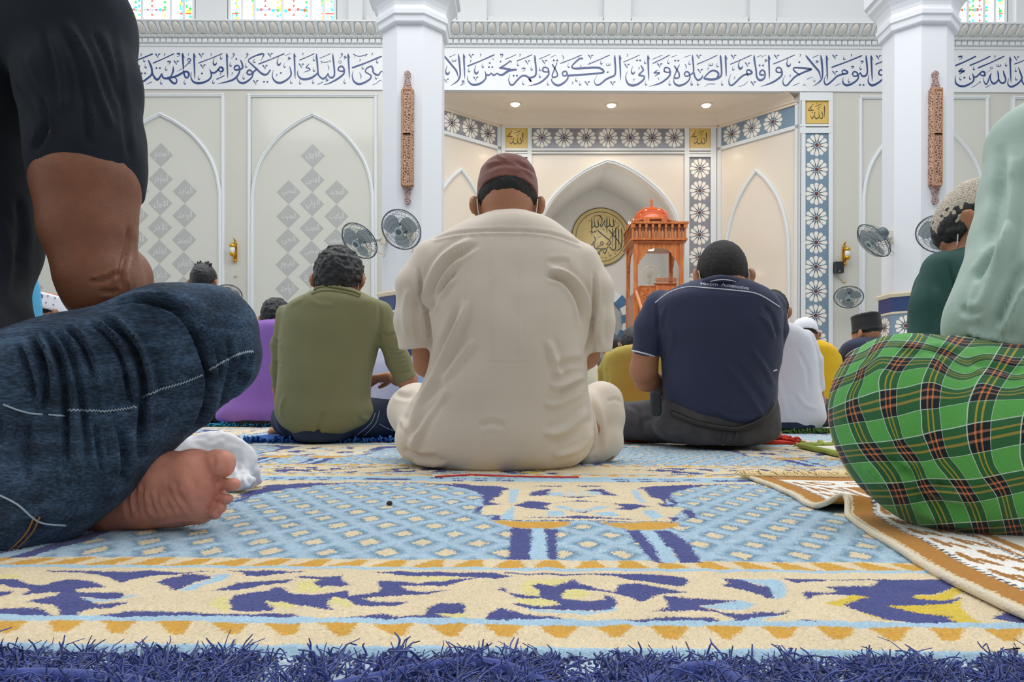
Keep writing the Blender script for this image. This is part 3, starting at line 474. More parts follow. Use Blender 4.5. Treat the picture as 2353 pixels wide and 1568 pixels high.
sideR = (Vector((aR, DW + .07, 0)), Vector((XbR, DA, 0))); sideL = (Vector((aL, DW + .07, 0)), Vector((XbL, DA, 0)))
for nm, (a_, b_), sg in (('wall_alcove_right', sideR, 1), ('wall_alcove_left', sideL, -1)):
    m = MB(); m.prism([tuple(a_), tuple(b_), tuple(b_ + Vector((sg * .1, .1, 0))), tuple(a_ + Vector((sg * .1, 0.0, 0)))], (0, 0, zc)); m.build(nm, 'alcove_tile', kind='structure')
nm_ = MB()   # niche lining
Pn = [at(x, y, DA + .12) for x, y in open_px]
Pn = [Vector((a_.x * (1) - (a_.x - O3[len(O3) // 2].x) * .0, DA + .12, O3[i].z)) for i, a_ in enumerate(O3)]
Pn = [Vector((Pn[0].x, DA + .12, 0))] + Pn + [Vector((Pn[-1].x, DA + .12, 0))]
V = [tuple(p_) for p_ in Pn] + [(p_.x, DN, p_.z) for p_ in Pn]; k = len(Pn)
nm_.add(V, [(i, i + 1, k + i + 1, k + i) for i in range(k - 1)], 0)
nm_.add([(p_.x, DN, p_.z) for p_ in Pn], [tuple(range(k))], 0)
nm_.build('wall_niche', 'niche_tile', kind='structure')
ce = MB(); ce.prism([(aL - .1, DW + .06, 0), (aR + .1, DW + .06, 0), (XbR + .1, DA + .1, 0), (XbL - .1, DA + .1, 0)], (0, 0, .05)); 
for v_ in ce.v: v_[:, 2] += zalc - .0
# cove running under the alcove ceiling
for a_, b_, nn in ((sideL[0], sideL[1], Vector((1, -.6, 0))), (sideL[1], sideR[1], Vector((0, -1, 0))), (sideR[1], sideR[0], Vector((-1, -.6, 0)))):
    nn = nn.normalized(); zt = zalc; q = lambda o_, z_: [tuple(a_ + nn * o_ + Vector((0, 0, z_))), tuple(b_ + nn * o_ + Vector((0, 0, z_)))]
    rows = [q(.30, zt), q(.24, zt - .02), q(.15, zt - .06), q(.09, zt - .11), (q(.08, zt - .13)), q(.05, zt - .13), q(.05, zt - .17), q(0, zt - .17)]
    V = [p_ for r_ in rows for p_ in r_]; ce.add(V, [(2 * i, 2 * i + 1, 2 * i + 3, 2 * i + 2) for i in range(len(rows) - 1)], 0)
ce.build('ceiling_alcove', 'alcove_ceiling', kind='structure')
# --- white frames
tr = MB()
for x0, y0, x1, y1 in ((1152, 289, 1646, 294), (1152, 341, 1646, 346), (1152, 349, 1646, 353), (1152, 289, 1161, 900), (1212, 289, 1222, 900), (1573, 289, 1584, 900), (1633, 289, 1646, 900), (1160, 354, 1216, 361), (1578, 354, 1640, 361)):
    slab(tr, fA, x0, y0, x1, y1, 0, .045 + (.003 if x1 - x0 > y1 - y0 else 0))
def thick_arch(mb, D, cx, right, wpx, dep, foot=None):
    pts = [(cx - x, y) for x, y in right[::-1]] + [(cx + x, y) for x, y in right[1:]]
    if foot: pts = [(pts[0][0], foot)] + pts + [(pts[-1][0], foot)]
    moulding(mb, pts, D, wpx, dep)
thick_arch(tr, DA, NCX, [(x + 5, y - 6) for x, y in nic_r], 5.5, .07, 905)
tr.build('trim_2', 'white_paint', kind='structure')
t3 = MB()
for a_, b_ in ((1838, 1851), (1904, 1914)): slab(t3, fW, a_, 212, b_, 905, 0, .05)
for a_, b_ in ((212, 231), (285, 290), (293, 306)): slab(t3, fW, 1838.5, a_, 1913.5, b_, 0, .054)
for a_, b_ in ((884, 893), (948, 959)): slab(t3, fW, a_, 212, b_, 905, 0, .05)
t3.box((aR - .012, DW - .05, 0), (aR - .001, DW + .065, zalc)); t3.box((aL + .001, DW - .05, 0), (aL + .012, DW + .065, zalc))
t3.build('trim_3', 'white_paint', kind='structure')
# side walls: frames, pointed arch mouldings
t4 = MB(); SIDE = {}
for key, (a_, b_), sg in (('R', sideR, 1), ('L', sideL, -1)):
    d = (b_ - a_).normalized(); n = Vector((-d.y, d.x, 0)) if sg > 0 else Vector((d.y, -d.x, 0))
    if n.y > 0: n = -n
    fn = plane_fn(a_ + Vector((0, 0, 1)), n); SIDE[key] = (fn, np.array(d), np.array(n), a_, b_)
    m = lambda x: x if sg > 0 else 2 * NCX - x
    zt, zb_ = 5.0, 4.62
    L = (b_ - a_).length; Q = lambda s, z, l: tuple(a_ + d * s + n * l + Vector((0, 0, z)))
    zA = at(1399, 290, DA).z; zB = at(1399, 343, DA).z; zC = at(1399, 352, DA).z
    for s0, s1, z0_, z1_ in ((0, L, zA - .04, zA + .02), (0, L, zB - .03, zB + .03), (L - .08, L, 0, zA), (0, .05, 0, zA)):
        c4 = [(s0, z0_), (s1, z0_), (s1, z1_), (s0, z1_)]
        A_ = [Q(s, z, .04) for s, z in c4]; B_ = [Q(s, z, 0) for s, z in c4]
        t4.add(A_ + B_, [(0, 1, 2, 3), (0, 4, 5, 1), (1, 5, 6, 2), (2, 6, 7, 3), (3, 7, 4, 0)])
    # arch bead in wall coordinates
    ap = arch_curve([(-.46, .2), (-.46, 1.8), (-.455, 2.6), (-.43, 3.1), (-.33, 3.6), (-.17, 3.98), (0, 4.24)], 5); full = ap + [(-x, z) for x, z in ap[::-1][1:]]
    path = np.array([Q(L / 2 + x * L / 1.15, z, .0) for x, z in full]); T = np.gradient(path, axis=0); T /= np.linalg.norm(T, axis=1)[:, None]
    N = np.cross(T, np.array(n)); V = []
    for i in range(len(path)):
        for o_, h_ in ((-1, 0), (-.8, .8), (0, 1), (.8, .8), (1, 0)): V.append(path[i] + N[i] * o_ * .035 + np.array(n) * h_ * .045)
    t4.add(V, [(i * 5 + j, i * 5 + j + 1, (i + 1) * 5 + j + 1, (i + 1) * 5 + j) for i in range(len(path) - 1) for j in range(4)])
t4.build('trim_4', 'white_paint', kind='structure')
# --- rosette tile bands
def band(name, label, fn_quads, flowers, bgm):
    b = MB(); fn_quads(b); o = b.build(name, [bgm], label=label, cat='tile band', group='rosette tile bands')
    for c, ax, r, n in flowers:
        f = MB(); flower(f, c, ax, r, n); f.build('rosette', FM, o)
    return o
band('rosette_tile_band', 'horizontal band of seven rosette tiles above the pointed niche arch', lambda b: slab(b, fA, 1222, 294, 1573, 341, 0, .012),
     [(fA(1245.5 + 50.7 * i, 317, .0125), (1, 0, 0), 22.3 * DA / F, NF) for i in range(7)], 'tile_warm')
band('rosette_tile_band', 'upright band of rosette tiles just right of the carved pulpit', lambda b: slab(b, fA, 1584, 361, 1633, 905, 0, .012),
     [(fA(1608.5 - i * .35, 387.5 + 50.8 * i, .0125), (1, 0, 0), 23 * DA / F, NF) for i in range(10)], 'tile_warm')
band('rosette_tile_band', 'upright band of rosette tiles behind the left column', lambda b: slab(b, fA, 1163, 361, 1212, 905, 0, .012),
     [(fA(1187 - i * .35, 387.5 + 50.8 * i, .0125), (1, 0, 0), 23 * DA / F, NF) for i in range(1)], 'tile_warm')
band('rosette_tile_band', 'tall upright band of blue rosette tiles left of the black wall speaker', lambda b: slab(b, fW, 1850.5, 306, 1904.5, 905, 0, .03),
     [(fW(1877 - i * .4, 333.5 + 56.0 * i, .0305), (1, 0, 0), 25.5 * DW / F, NF) for i in range(10)], 'tile_blue')
for key, lab in (('R', 'slanting band of rosette tiles high on the right wall of the alcove'), ('L', 'slanting band of rosette tiles high on the left wall of the alcove, beside the column')):
    fn, d, n, a_, b_ = SIDE[key]; zA = at(1399, 290, DA).z - .04; zB = at(1399, 343, DA).z + .03; L = (b_ - a_).length
    Q = lambda s, z, l: np.array(a_) + d * s + n * l + np.array([0, 0, z])
    def qd(b): 
        b.add([Q(.05, zB, .012), Q(L - .08, zB, .012), Q(L - .08, zA, .012), Q(.05, zA, .012)], [(0, 1, 2, 3)])
    band('rosette_tile_band', lab, qd, [(Q(L - .08 - .21 - .41 * i, (zA + zB) / 2, .0125), d, .18, n) for i in range(int((L - .12) / .41))], 'tile_warm' if key == 'L' else 'tile_blue')
# --- yellow tiles with the name of God
YT = [[(1110, 540, 20), (1120, 640, 60), (1115, 900, 40), (1130, 1160, 16)], [(975, 840, 16), (985, 900, 50), (1030, 1030, 40), (1030, 1150, 40), (960, 1220, 50), (880, 1160, 40), (850, 1060, 40), (820, 840, 14)],
      [(850, 1080, 40), (800, 1180, 44), (710, 1220, 60), (630, 1150, 44), (590, 1030, 30), (630, 900, 44), (650, 880, 10)], [(590, 1040, 26), (540, 1150, 34), (490, 1220, 44), (430, 1140, 26), (410, 1010, 10)],
      [(620, 590, 16), (800, 520, 34), (990, 440, 30)], [(720, 690, 8), (830, 640, 22), (940, 590, 14)], [(710, 400, 20), (735, 400, 50), (760, 400, 20)], [(535, 440, 50), (500, 520, 20), (400, 640, 44), (310, 740, 20), (300, 780, 50), (400, 800, 34), (560, 775, 60)],
      [(470, 910, 20), (490, 910, 55), (515, 915, 20)], [(790, 745, 20), (820, 735, 40), (850, 720, 16)], [(380, 640, 20), (430, 720, 20), (480, 790, 30)]]
def name_tile(x0, y0, x1, y1, fn, label):
    b = MB(); slab(b, fn, x0, y0, x1, y1, 0, .02); o = b.build('yellow_name_tile', 'tile_yellow', label=label, cat='wall tile', group='yellow calligraphy tiles')
    c = MB(); g = lambda x, y, l=0.0: fn(x0 + (x - 180) / 1170 * (x1 - x0), y0 + (y - 270) / 1210 * (y1 - y0), .0205 + l)
    for i, s in enumerate(YT): stroke(c, s, g, 0, .0004 * i)
    c.build('lettering', 'tile_ink', o)
name_tile(1161, 294, 1211.5, 341, fA, 'yellow tile with dark Arabic script directly above the brown cap')
name_tile(1585, 294, 1632.5, 341, fA, 'yellow tile with dark Arabic script above the rosettes right of the pulpit')
name_tile(1852.5, 231, 1905, 284, fW, 'paler yellow tile with dark Arabic script atop the tall blue rosette band')
# --- downlights
mat('lamp_on', 'fff4dc', 0.4, emit=9.0); mat('lamp_ring', 'f2ead9', 0.4)
for px, py, lab in ((1184, 238.5, 'leftmost'), (1405, 240, 'middle'), (1623, 239, 'rightmost')):
    D = (zalc - H) / ((908 - py) / F); p_ = at(px, py, D); p_.z = zalc
    e = empty('downlight', p_, 0, '%s of the three round lit spotlights in the alcove ceiling' % lab, 'ceiling light', 'alcove downlights')
    b = MB(); b.lathe([(.075, -.012), (.105, -.015), (.11, 0), (.075, 0)], p_, 20); b.build('trim_ring', 'lamp_ring', e)
    b = MB(); b.lathe([(.001, -.036), (.06, -.034), (.074, -.018), (.074, -.002)], p_, 16); b.build('lit_bulb', 'lamp_on', e)
    l = bpy.data.lights.new('spot', 'SPOT'); l.energy = 34; l.color = (1, .83, .6); l.spot_size = math.radians(125); l.spot_blend = .7; l.shadow_soft_size = .08
    o = bpy.data.objects.new('spot', l); COL.objects.link(o); o.location = p_ + Vector((0, 0, -.05)); o.rotation_euler = (0, 0, 0)
l = bpy.data.lights.new('niche_lamp', 'POINT'); l.energy = 9; l.color = (1, .97, .92); l.shadow_soft_size = .12
o = bpy.data.objects.new('niche_lamp', l); COL.objects.link(o); o.location = at(1399, 500, 14.2)
# --- medallion
mat('gold_plate', 'd9c68e', 0.4, var=0.12, vscale=4, col2='cdb478'); mat('gold_rim_line', '2e2c20', 0.4); mat('medal_ink', '23271f', 0.4)
c0 = at(1380, 545, DN - .02); r0 = 66.5 * DN / F
e = empty('calligraphy_medallion', c0, 0, 'round gold medallion with dark Arabic calligraphy hanging in the niche', 'medallion')
Mx = Matrix.Rotation(math.radians(90), 3, 'X')
b = MB(); b.lathe([(.001, .03), (r0 * .985, .03), (r0, .02), (r0, 0)], c0, 64, M=Mx); b.build('plate', 'gold_plate', e)
b = MB()
for r_, w_ in ((.99, .02), (.855, .018)):
    a = np.linspace(0, 2 * math.pi, 72); V = []
    for t in a: V += [tuple(c0 + Vector((math.cos(t) * r0 * (r_ + s), -.0325, math.sin(t) * r0 * (r_ + s)))) for s in (-w_ / 2, w_ / 2)]
    b.add(V, [(2 * i, 2 * i + 1, 2 * i + 3, 2 * i + 2) for i in range(71)])
b.build('rim_lines', 'gold_rim_line', e)
b = MB(); fm = on_wall(DN - .0545, 1300, 470, 10.456)
MED = "L1335 575 8 1345 640 26 1350 800 24 1345 960 24 1300 1070 24 1160 1135 6;L1030 600 20 1100 690 28 1200 800 26 1290 920 24 1330 1010 8;L1265 570 8 1272 640 24 1270 800 22 1265 1040 8;L1195 560 8 1200 640 24 1200 1000 24 1180 1080 24 1120 1090 26 1060 1030 20 1010 1020 20 980 1100 22 940 1180 26 890 1110 14;L1125 570 8 1130 640 22 1125 1050 8;L1285 490 8 1200 610 18 1060 830 14;L750 600 14 830 680 30 950 780 26 1040 850 24 1080 920 26 1050 970 26 1000 960 18 1030 890 16;L1140 340 10 1150 420 24 1160 500 26 1110 535 28 1060 480 24 1050 320 8;L985 270 8 990 400 26 985 560 22 990 690 8;L1060 480 20 1010 540 26 950 530 22 940 440 16 955 340 8;L950 370 14 890 480 20 860 540 24 835 500 20 870 420 18 860 330 24 820 270 28 770 270 14;L770 360 10 780 440 26 790 510 28 740 550 30 700 500 24 680 330 8;L625 310 8 628 420 26 625 600 22 630 770 6;L700 500 20 650 545 22 615 520 14;L580 380 14 540 430 8;L740 610 10 720 660 22 690 650 22 660 670 24 620 660 26 580 650 20;L670 750 12 710 830 26 700 890 24 640 960 24 555 1000 12;L650 880 12 690 1000 24 710 1110 28 780 1180 34 830 1200 34;L725 1070 28 800 1065 26 870 1075 34 970 1060 30;L730 1060 18 800 1000 20 890 960 24 900 920 20 860 890 18 830 930 18 860 960 14;L870 1090 24 800 1140 24 740 1180 26;L650 300 8 720 270 12 780 280 6;S740 800 850 765 12;V880 590 .6;V1050 1220 .6;H760 720 .5;H870 1250 .5;H1030 1150 .5;D920 260 .5;D890 340 .5;D800 350 .5;D1185 1185 .7;D680 325 .6;D1045 300 .6;H1190 370 .6;C1240 450 .6;Z940 1270 .6;C770 1250 .9;D970 950 .6;D750 950 .7;D770 835 .5;C1375 870 .6;C1370 740 .5;C1300 800 .5"
marks(b, MED, fm, 0); b.build('lettering', 'medal_ink', e)
# --- small horseshoe arch of blue and white stones at the back of the niche
mat('voussoir_blue', '4e7ba4', 0.35, var=0.2, vscale=12); mat('voussoir_white', 'e2e6e8', 0.45, bump=0.4, bscale=25); mat('marble_grey', 'b7b9b8', 0.3, var=0.2, vscale=3)
cx, cy, Ri, Ro = 1374, 738, 58, 79; fN = on_wall(DN)
e = empty('horseshoe_arch', at(cx, 905, DN - .02), 0, 'small horseshoe arch of alternating blue and white stones low in the niche', 'wall arch')
b = MB(); b.poly([fN(cx + Ri * math.cos(t), cy + Ri * math.sin(t), .004) for t in np.linspace(0, 6.283, 40)[:-1]], 0); slab(b, fN, cx - 44, cy, cx + 44, 905, .001, .0045, 0); b.build('inner_wall', 'marble_grey', e)
a0 = -math.radians(230); nst = 17
for i in range(nst):
    t0 = math.radians(-235 + i * 290 / nst); t1 = math.radians(-235 + (i + 1) * 290 / nst); dr = 2.5 if i % 2 else 0
    b = MB(); ts = np.linspace(t0, t1, 4)
    pts = [(cx + (Ro + dr) * math.cos(t), cy + (Ro + dr) * math.sin(t)) for t in ts] + [(cx + (Ri - dr) * math.cos(t), cy + (Ri - dr) * math.sin(t)) for t in ts[::-1]]
    b.prism([fN(x, y, .05 + (.01 if i % 2 else 0)) for x, y in pts], (0, .05, 0)); b.build('blue_stone' if i % 2 else 'white_stone', 'voussoir_blue' if i % 2 else 'voussoir_white', e)
for s in (-1, 1):
    b = MB(); slab(b, fN, cx + s * 44 - 9, 800, cx + s * 44 + 9, 905, 0, .06); b.build('jamb', 'voussoir_white', e)
# ================================================================== columns
APO = .2924 * 1.2071; CD = 8.5 + APO
def oct_(mb, prof, c, mi=0):
    """octagonal stack: (apothem, z)"""
    mb.lathe([(a_ / math.cos(math.pi / 8), z_) for a_, z_ in prof], c, 8, mi, False, a0=math.pi / 8)
def column(px, label):
    X = at(px, 500, 8.5).x; c = (X, CD, 0)
    zt = at(px, 53, 8.5).z
    e = empty('column', (X, CD, 0)); tag(e, kind='structure')
    b = MB(); oct_(b, [(APO, 0), (APO, zt)], c)
    b.build('shaft', 'column_paint', e)
    b = MB(); oct_(b, [(APO, zt - .01), (APO + .041, zt + .001), (APO + .045, zt + .01), (APO + .05, zt + .07), (APO + .068, zt + .085), (APO + .07, zt + .135), (APO + .055, zt + .15), (APO + .048, zt + .19), (APO + .055, zt + .23), (APO + .075, zt + .28), (APO + .11, zt + .33), (APO + .15, zt + .37), (APO + .155, zt + .42), (APO + .19, zt + .44), (APO + .19, zt + .6), (APO, zt + .62)], c); b.build('capital', 'column_paint', e)
    zl = at(px, 668, 8.5).z; o = .03
    b = MB(); oct_(b, [(APO, zl - .06), (APO + o + .015, zl - .055), (APO + o + .03, zl - .02), (APO + o + .02, zl), (APO, zl + .004)], c); b.build('ledge', 'cream_ledge', e)
    z1 = at(px, 716, 8.5).z; z2 = at(px, 779, 8.5).z
    b = MB(); oct_(b, [(APO + o, z1), (APO + o, zl - .055)], c); b.build('blue_dado', 'stone_blue', e)
    b = MB()
    for z_ in (z1, z2): oct_(b, [(APO + o, z_ - .014), (APO + o + .012, z_ - .01), (APO + o + .012, z_ + .01), (APO + o, z_ + .014)], c)
    b.build('bead', 'cream_ledge', e)
    b = MB(); oct_(b, [(APO + o, z2), (APO + o, z1)], c); db = b.build('tile_dado', 'tile_blue', e)
    f = MB()
    for k_ in range(8):
        a_ = -math.pi / 2 + k_ * math.pi / 4; n = np.array([math.cos(a_), math.sin(a_), 0])
        flower(f, np.array(c) + n * (APO + o + .002) + np.array([0, 0, (z1 + z2) / 2]), (-n[1], n[0], 0), .122, n)
    f.build('rosettes', FM, db)
    b = MB(); oct_(b, [(APO + o + .003, 0), (APO + o + .003, z2 - .012)], c); b.build('base_dado', 'stone_blue', e)
column(940, ''); column(2145, '')
# ================================================================== carved ornaments on the columns
def carved_mat(name, c1, c2):
    m = mat(name, c1, 0.5); t = m.node_tree; b = t.nodes['Principled BSDF']
    co = t.nodes.new('ShaderNodeTexCoord'); v = t.nodes.new('ShaderNodeTexVoronoi'); v.feature = 'DISTANCE_TO_EDGE'; v.inputs['Scale'].default_value = 34
    t.links.new(co.outputs['Object'], v.inputs['Vector'])
    r = t.nodes.new('ShaderNodeValToRGB'); r.color_ramp.elements[0].position = .08; r.color_ramp.elements[0].color = lin(c1) + (1,); r.color_ramp.elements[1].position = .2; r.color_ramp.elements[1].color = lin(c2) + (1,)
    t.links.new(v.outputs['Distance'], r.inputs[0]); t.links.new(r.outputs[0], b.inputs['Base Color'])
    bp = t.nodes.new('ShaderNodeBump'); bp.inputs['Distance'].default_value = .01; bp.invert = True
    t.links.new(v.outputs['Distance'], bp.inputs['Height']); t.links.new(bp.outputs[0], b.inputs['Normal'])
carved_mat('carved_wood', 'c09a83', '6e4a3c'); carved_mat('carved_wood_grey', 'b29a95', '7f625c'); mat('carved_edge', 'b98a6a', .5); mat('dark_wood', '3a2620', .6)
def ornament(px, label):
    D = 8.5; P = lambda x, y, l: at(px + x, y, D - 0) + Vector((0, -l, 0))
    e = empty('carved_wood_ornament', P(0, 320, .0), 0, label, 'carved ornament', 'carved ornaments on the columns')
    def body(y0, y1, nm):
        b = MB(); hw = 14.5 * D / F; z0, z1 = P(0, y1, 0).z, P(0, y0, 0).z; x = P(0, 320, 0).x
        pr = [(-hw, 0), (-hw, .035), (-hw * .66, .075), (hw * .66, .075), (hw, .035), (hw, 0)]
        b.prism([(x + a_, D - l, z0) for a_, l in pr], (0, 0, z1 - z0), 0); b.build(nm, 'carved_wood', e)
        b = MB()
        for a_ in (-hw * .66, hw * .66): b.box((x + a_ - .006, D - .081, z0), (x + a_ + .006, D - .07, z1))
        for z_ in (z0, z1): b.box((x - hw * .7, D - .08, z_ - .012), (x + hw * .7, D - .03, z_ + .012))
        b.build('edge_bead', 'carved_edge', e)
    body(210, 313, 'upper_body'); body(314, 428, 'lower_body')
    for s, ys, nm in ((1, (209, 200, 190, 180, 174, 168, 165), 'top_finial'), (-1, (429, 437, 446, 455, 461, 467, 471), 'bottom_finial')):
        ws = (13.5, 9, 6.5, 5.2, 7.2, 6, 1); pr = [(w_, y_) for w_, y_ in crm(list(zip(ws, ys)), 4)]
        pl = [tuple(P(-w_, y_, .001)) for w_, y_ in pr] + [tuple(P(w_, y_, .001)) for w_, y_ in pr[::-1]]
        b = MB(); b.prism(pl, (0, -.03, 0)); b.build(nm, 'carved_wood_grey', e)
ornament(937, 'tall carved wooden ornament on the column left of the brown cap')
ornament(2147, 'tall carved wooden ornament on the right hand column')
# ================================================================== wall fans
mat('fan_grey', '4f5d66', 0.4); mat('fan_light', '9fb0b4', 0.4); mat('fan_wire', '59646a', 0.4); mat('fan_blade', 'a9b3b8', 0.35); mat('fan_metal', 'b8bcb8', 0.4); mat('fan_ivory', 'd9d2c2', 0.45); mat('cable_cream', 'c8b890', 0.6)
def fan(c, n, mount, label, R=.23, wire='fan_wire', dark='fan_grey', blade='fan_blade', cord=True):
    n = Vector(n).normalized(); Mq = n.to_track_quat('Z', 'Y').to_matrix(); c = Vector(c)
    e = empty('wall_fan', Vector(mount), 0, label, 'wall fan', 'wall fans')
    L = lambda x, y, z: tuple(c + Mq @ Vector((x, y, z)))
    g = MB()
    def ring(r, z, w_): g.tube([L(r * math.cos(t), r * math.sin(t), z) for t in np.linspace(0, 2 * math.pi, 49)], w_, 6)
    ring(R, 0, .0075); ring(R * .97, .02, .003)
    for r_, z_ in ((R * .84, .052), (R * .62, .066), (R * .4, .072)): ring(r_, z_, .0022)
    for r_, z_ in ((R * .8, -.05), (R * .5, -.06)): ring(r_, z_, .0022)
    for k_ in range(44):
        a_ = k_ / 44 * 2 * math.pi
        g.tube([L(r_ * math.cos(a_ + tw), r_ * math.sin(a_ + tw), z_) for r_, z_, tw in ((R * .2, .074, .35), (R * .5, .07, .18), (R * .84, .052, .05), (R, 0, 0))], .0013, 4, cap=False)
        if k_ % 2 == 0: g.tube([L(r_ * math.cos(a_), r_ * math.sin(a_), z_) for r_, z_ in ((R * .25, -.062), (R * .8, -.05), (R, 0))], .0014, 4, cap=False)
    g.build('guard', wire, e)
    b = MB(); b.lathe([(.001, .086), (.03, .085), (.036, .08)], c, 20, M=Mq); b.lathe([(.036, .082), (.05, .08), (.056, .07), (.05, .066)], c, 24, 1, M=Mq); b.build('badge', [dark, 'fan_light'], e)
    b = MB()
    for k_ in range(3):
        a0_ = k_ * 2.0944 + .4; V = []; rows = 7
        for i in range(rows):
            r_ = R * (.16 + .7 * i / (rows - 1)); half = (.42 + .42 * math.sin(math.pi * (i / (rows - 1)) ** .8)); 
            for j in range(5):
                a_ = a0_ + half * (j / 2 - 1); V.append(L(r_ * math.cos(a_), r_ * math.sin(a_), .012 + .022 * (j / 2 - 1)))
        b.add(V, [(i * 5 + j, i * 5 + j + 1, (i + 1) * 5 + j + 1, (i + 1) * 5 + j) for i in range(rows - 1) for j in range(4)], 0, True)
    b.lathe([(.001, .05), (.03, .045), (.042, .02), (.042, -.02)], c, 20, M=Mq); b.build('blades', blade, e)
    b = MB(); b.lathe([(.05, -.05), (.068, -.06), (.068, -.15), (.055, -.175), (.03, -.185), (.001, -.186)], c, 24, M=Mq); b.build('motor_housing', dark, e)
    ms = Vector(mount); jt = Vector(L(0, -.0, -.15)) + Vector((0, 0, -.06))
    b = MB(); b.tube([L(0, 0, -.13), tuple(jt)], .028, 10); b.tube([tuple(jt), tuple(jt.lerp(ms, .55) + Vector((0, 0, -.01))), tuple(ms)], [.03, .026, .024], 8); b.build('arm', 'fan_metal', e)
    b = MB(); b.box(tuple(ms - Vector((.035, .03, .07))), tuple(ms + Vector((.035, .03, .07)))); b.build('wall_plate', 'fan_ivory', e)
    if cord:
        b = MB(); b.tube(crm([tuple(jt), tuple(jt + Vector((.02, -.03, -.1))), tuple(ms + Vector((.02, -.04, -.2))), tuple(ms + Vector((.0, -.01, -.22)))], 6), .005, 6); b.build('pull_cord', 'cable_cream', e)
    return e
fan(at(826, 554, 8.42), (-.39, -.65, -.64), at(880, 548, 8.62), 'wall fan tilted far down on the left side of the left column')
fan(at(922, 528, 8.12), (-.25, -.82, -.54), at(946, 536, 8.5), 'wall fan facing the viewer on the front of the left column')
fan(at(2008, 553, 8.45), (-.76, -.02, -.65), at(2046, 545, 8.75), 'wall fan seen almost edge on at the left side of the right column')
fan(at(2157, 538, 8.1), (-.57, -.57, -.63), at(2172, 540, 8.5), 'wall fan on the front of the right column, partly behind the knitted cap')
fan(at(1950, 683, 12.1), (-.32, -.64, -.70), at(1951, 668, 12.46), 'smaller looking wall fan low on the wall below the black speaker', .225)
fan(at(523, 680, 12.1), (.29, -.66, -.68), at(524, 665, 12.46), 'wall fan half hidden behind the denim knee', .225)
# ================================================================== sconces, speaker
mat('brass', 'd8a53a', 0.22, 1.0); mat('lamp_glass', 'eef0ee', 0.25)
def sconce(px, py, label):
    p_ = at(px, py, DW); e = empty('brass_sconce', p_, 0, label, 'wall lamp', 'brass wall lamps')
    b = MB(); b.box(tuple(p_ + Vector((-.03, -.02, -.16))), tuple(p_ + Vector((.03, 0, .13)))); b.tube(crm([tuple(p_ + Vector((0, -.01, z_))) for z_ in (.12, .16)] + [tuple(p_ + Vector((.0, -.05, .185))), tuple(p_ + Vector((0, -.09, .2)))], 4), [.02] * 5 + [.014] * 4 + [.008] * 4, 8); b.lathe([(.001, -.20), (.03, -.19), (.04, -.165), (.02, -.14)], p_ + Vector((0, -.03, 0)), 14); b.build('back_plate', 'brass', e)
    q = p_ + Vector((0, -.13, 0))
    b = MB(); b.lathe([(.001, .10), (.03, .098), (.05, .08), (.052, .045), (.046, .04)], q, 20); b.lathe([(.046, -.055), (.052, -.06), (.05, -.09), (.03, -.115), (.001, -.12)], q, 20); b.tube([tuple(q + Vector((0, .02, .09))), tuple(p_ + Vector((0, -.01, .09)))], .012, 8); b.tube([tuple(q + Vector((0, .02, -.1))), tuple(p_ + Vector((0, -.01, -.12)))], .012, 8); b.build('cups', 'brass', e)
    b = MB(); b.lathe([(.038, -.056), (.04, 0), (.038, .041)], q, 20); b.build('glass_tube', 'lamp_glass', e)
sconce(541, 577, 'brass wall lamp with a white glass tube between the two lozenge panels')
sconce(1939, 585, 'brass wall lamp with a white glass tube above the black speaker')
mat('black_plastic', '24282c', 0.4); mat('silver', 'c9cccc', 0.3, 0.8)
p_ = at(1922, 617, DW)
e = empty('wall_speaker', p_, 0, 'small black box speaker on the wall between the blue rosette band and the sconce', 'speaker')
b = MB(); b.box(tuple(p_ + Vector((-.07, -.13, -.095))), tuple(p_ + Vector((.07, -.03, .095)))); b.box(tuple(p_ + Vector((-.03, -.03, -.04))), tuple(p_ + Vector((.03, -.0, .04)))); b.build('cabinet', 'black_plastic', e)
b = MB(); b.box(tuple(p_ + Vector((-.012, -.133, -.075))), tuple(p_ + Vector((.012, -.128, -.06)))); b.build('badge', 'silver', e)
b = MB(); b.tube(crm([tuple(p_ + Vector(q)) for q in ((.0, -.03, -.09), (.02, -.02, -.15), (.07, -.012, -.19), (.11, -.01, -.20))], 6), .006, 6); b.box(tuple(p_ + Vector((.09, -.03, -.235))), tuple(p_ + Vector((.15, 0, -.20)))); b.build('cable', 'cable_cream', e)
for px, py, lab in ((541, 635, 'tiny brown cable hook on the wall below the left sconce'),):
    q = at(px, py, DW); b = MB(); b.lathe([(.001, -.02), (.02, -.01), (.02, .01), (.001, .015)], q + Vector((0, -.012, 0)), 10); b.box(tuple(q + Vector((-.006, -.012, -.006))), tuple(q + Vector((.006, 0, .006)))); b.build('cable_hook', 'cable_cream', label=lab, cat='hook')
# ================================================================== carved pulpit
def wood_mat(name, a, b_, sc=(1, 1, 12), rough=.28, rot=False):
    m = mat(name, a, rough); t = m.node_tree; b = t.nodes['Principled BSDF']; b.inputs['Coat Weight'].default_value = .4; b.inputs['Coat Roughness'].default_value = .1
    co = t.nodes.new('ShaderNodeTexCoord'); mp = t.nodes.new('ShaderNodeMapping'); mp.inputs['Scale'].default_value = sc
    n = t.nodes.new('ShaderNodeTexNoise'); n.inputs['Scale'].default_value = 4; n.inputs['Detail'].default_value = 5
    r = t.nodes.new('ShaderNodeValToRGB'); r.color_ramp.elements[0].position = .35; r.color_ramp.elements[1].position = .65; r.color_ramp.elements[0].color = lin(b_) + (1,); r.color_ramp.elements[1].color = lin(a) + (1,)
    t.links.new(co.outputs['Object'], mp.inputs[0]); t.links.new(mp.outputs[0], n.inputs['Vector']); t.links.new(n.outputs['Fac'], r.inputs[0]); t.links.new(r.outputs[0], b.inputs['Base Color'])
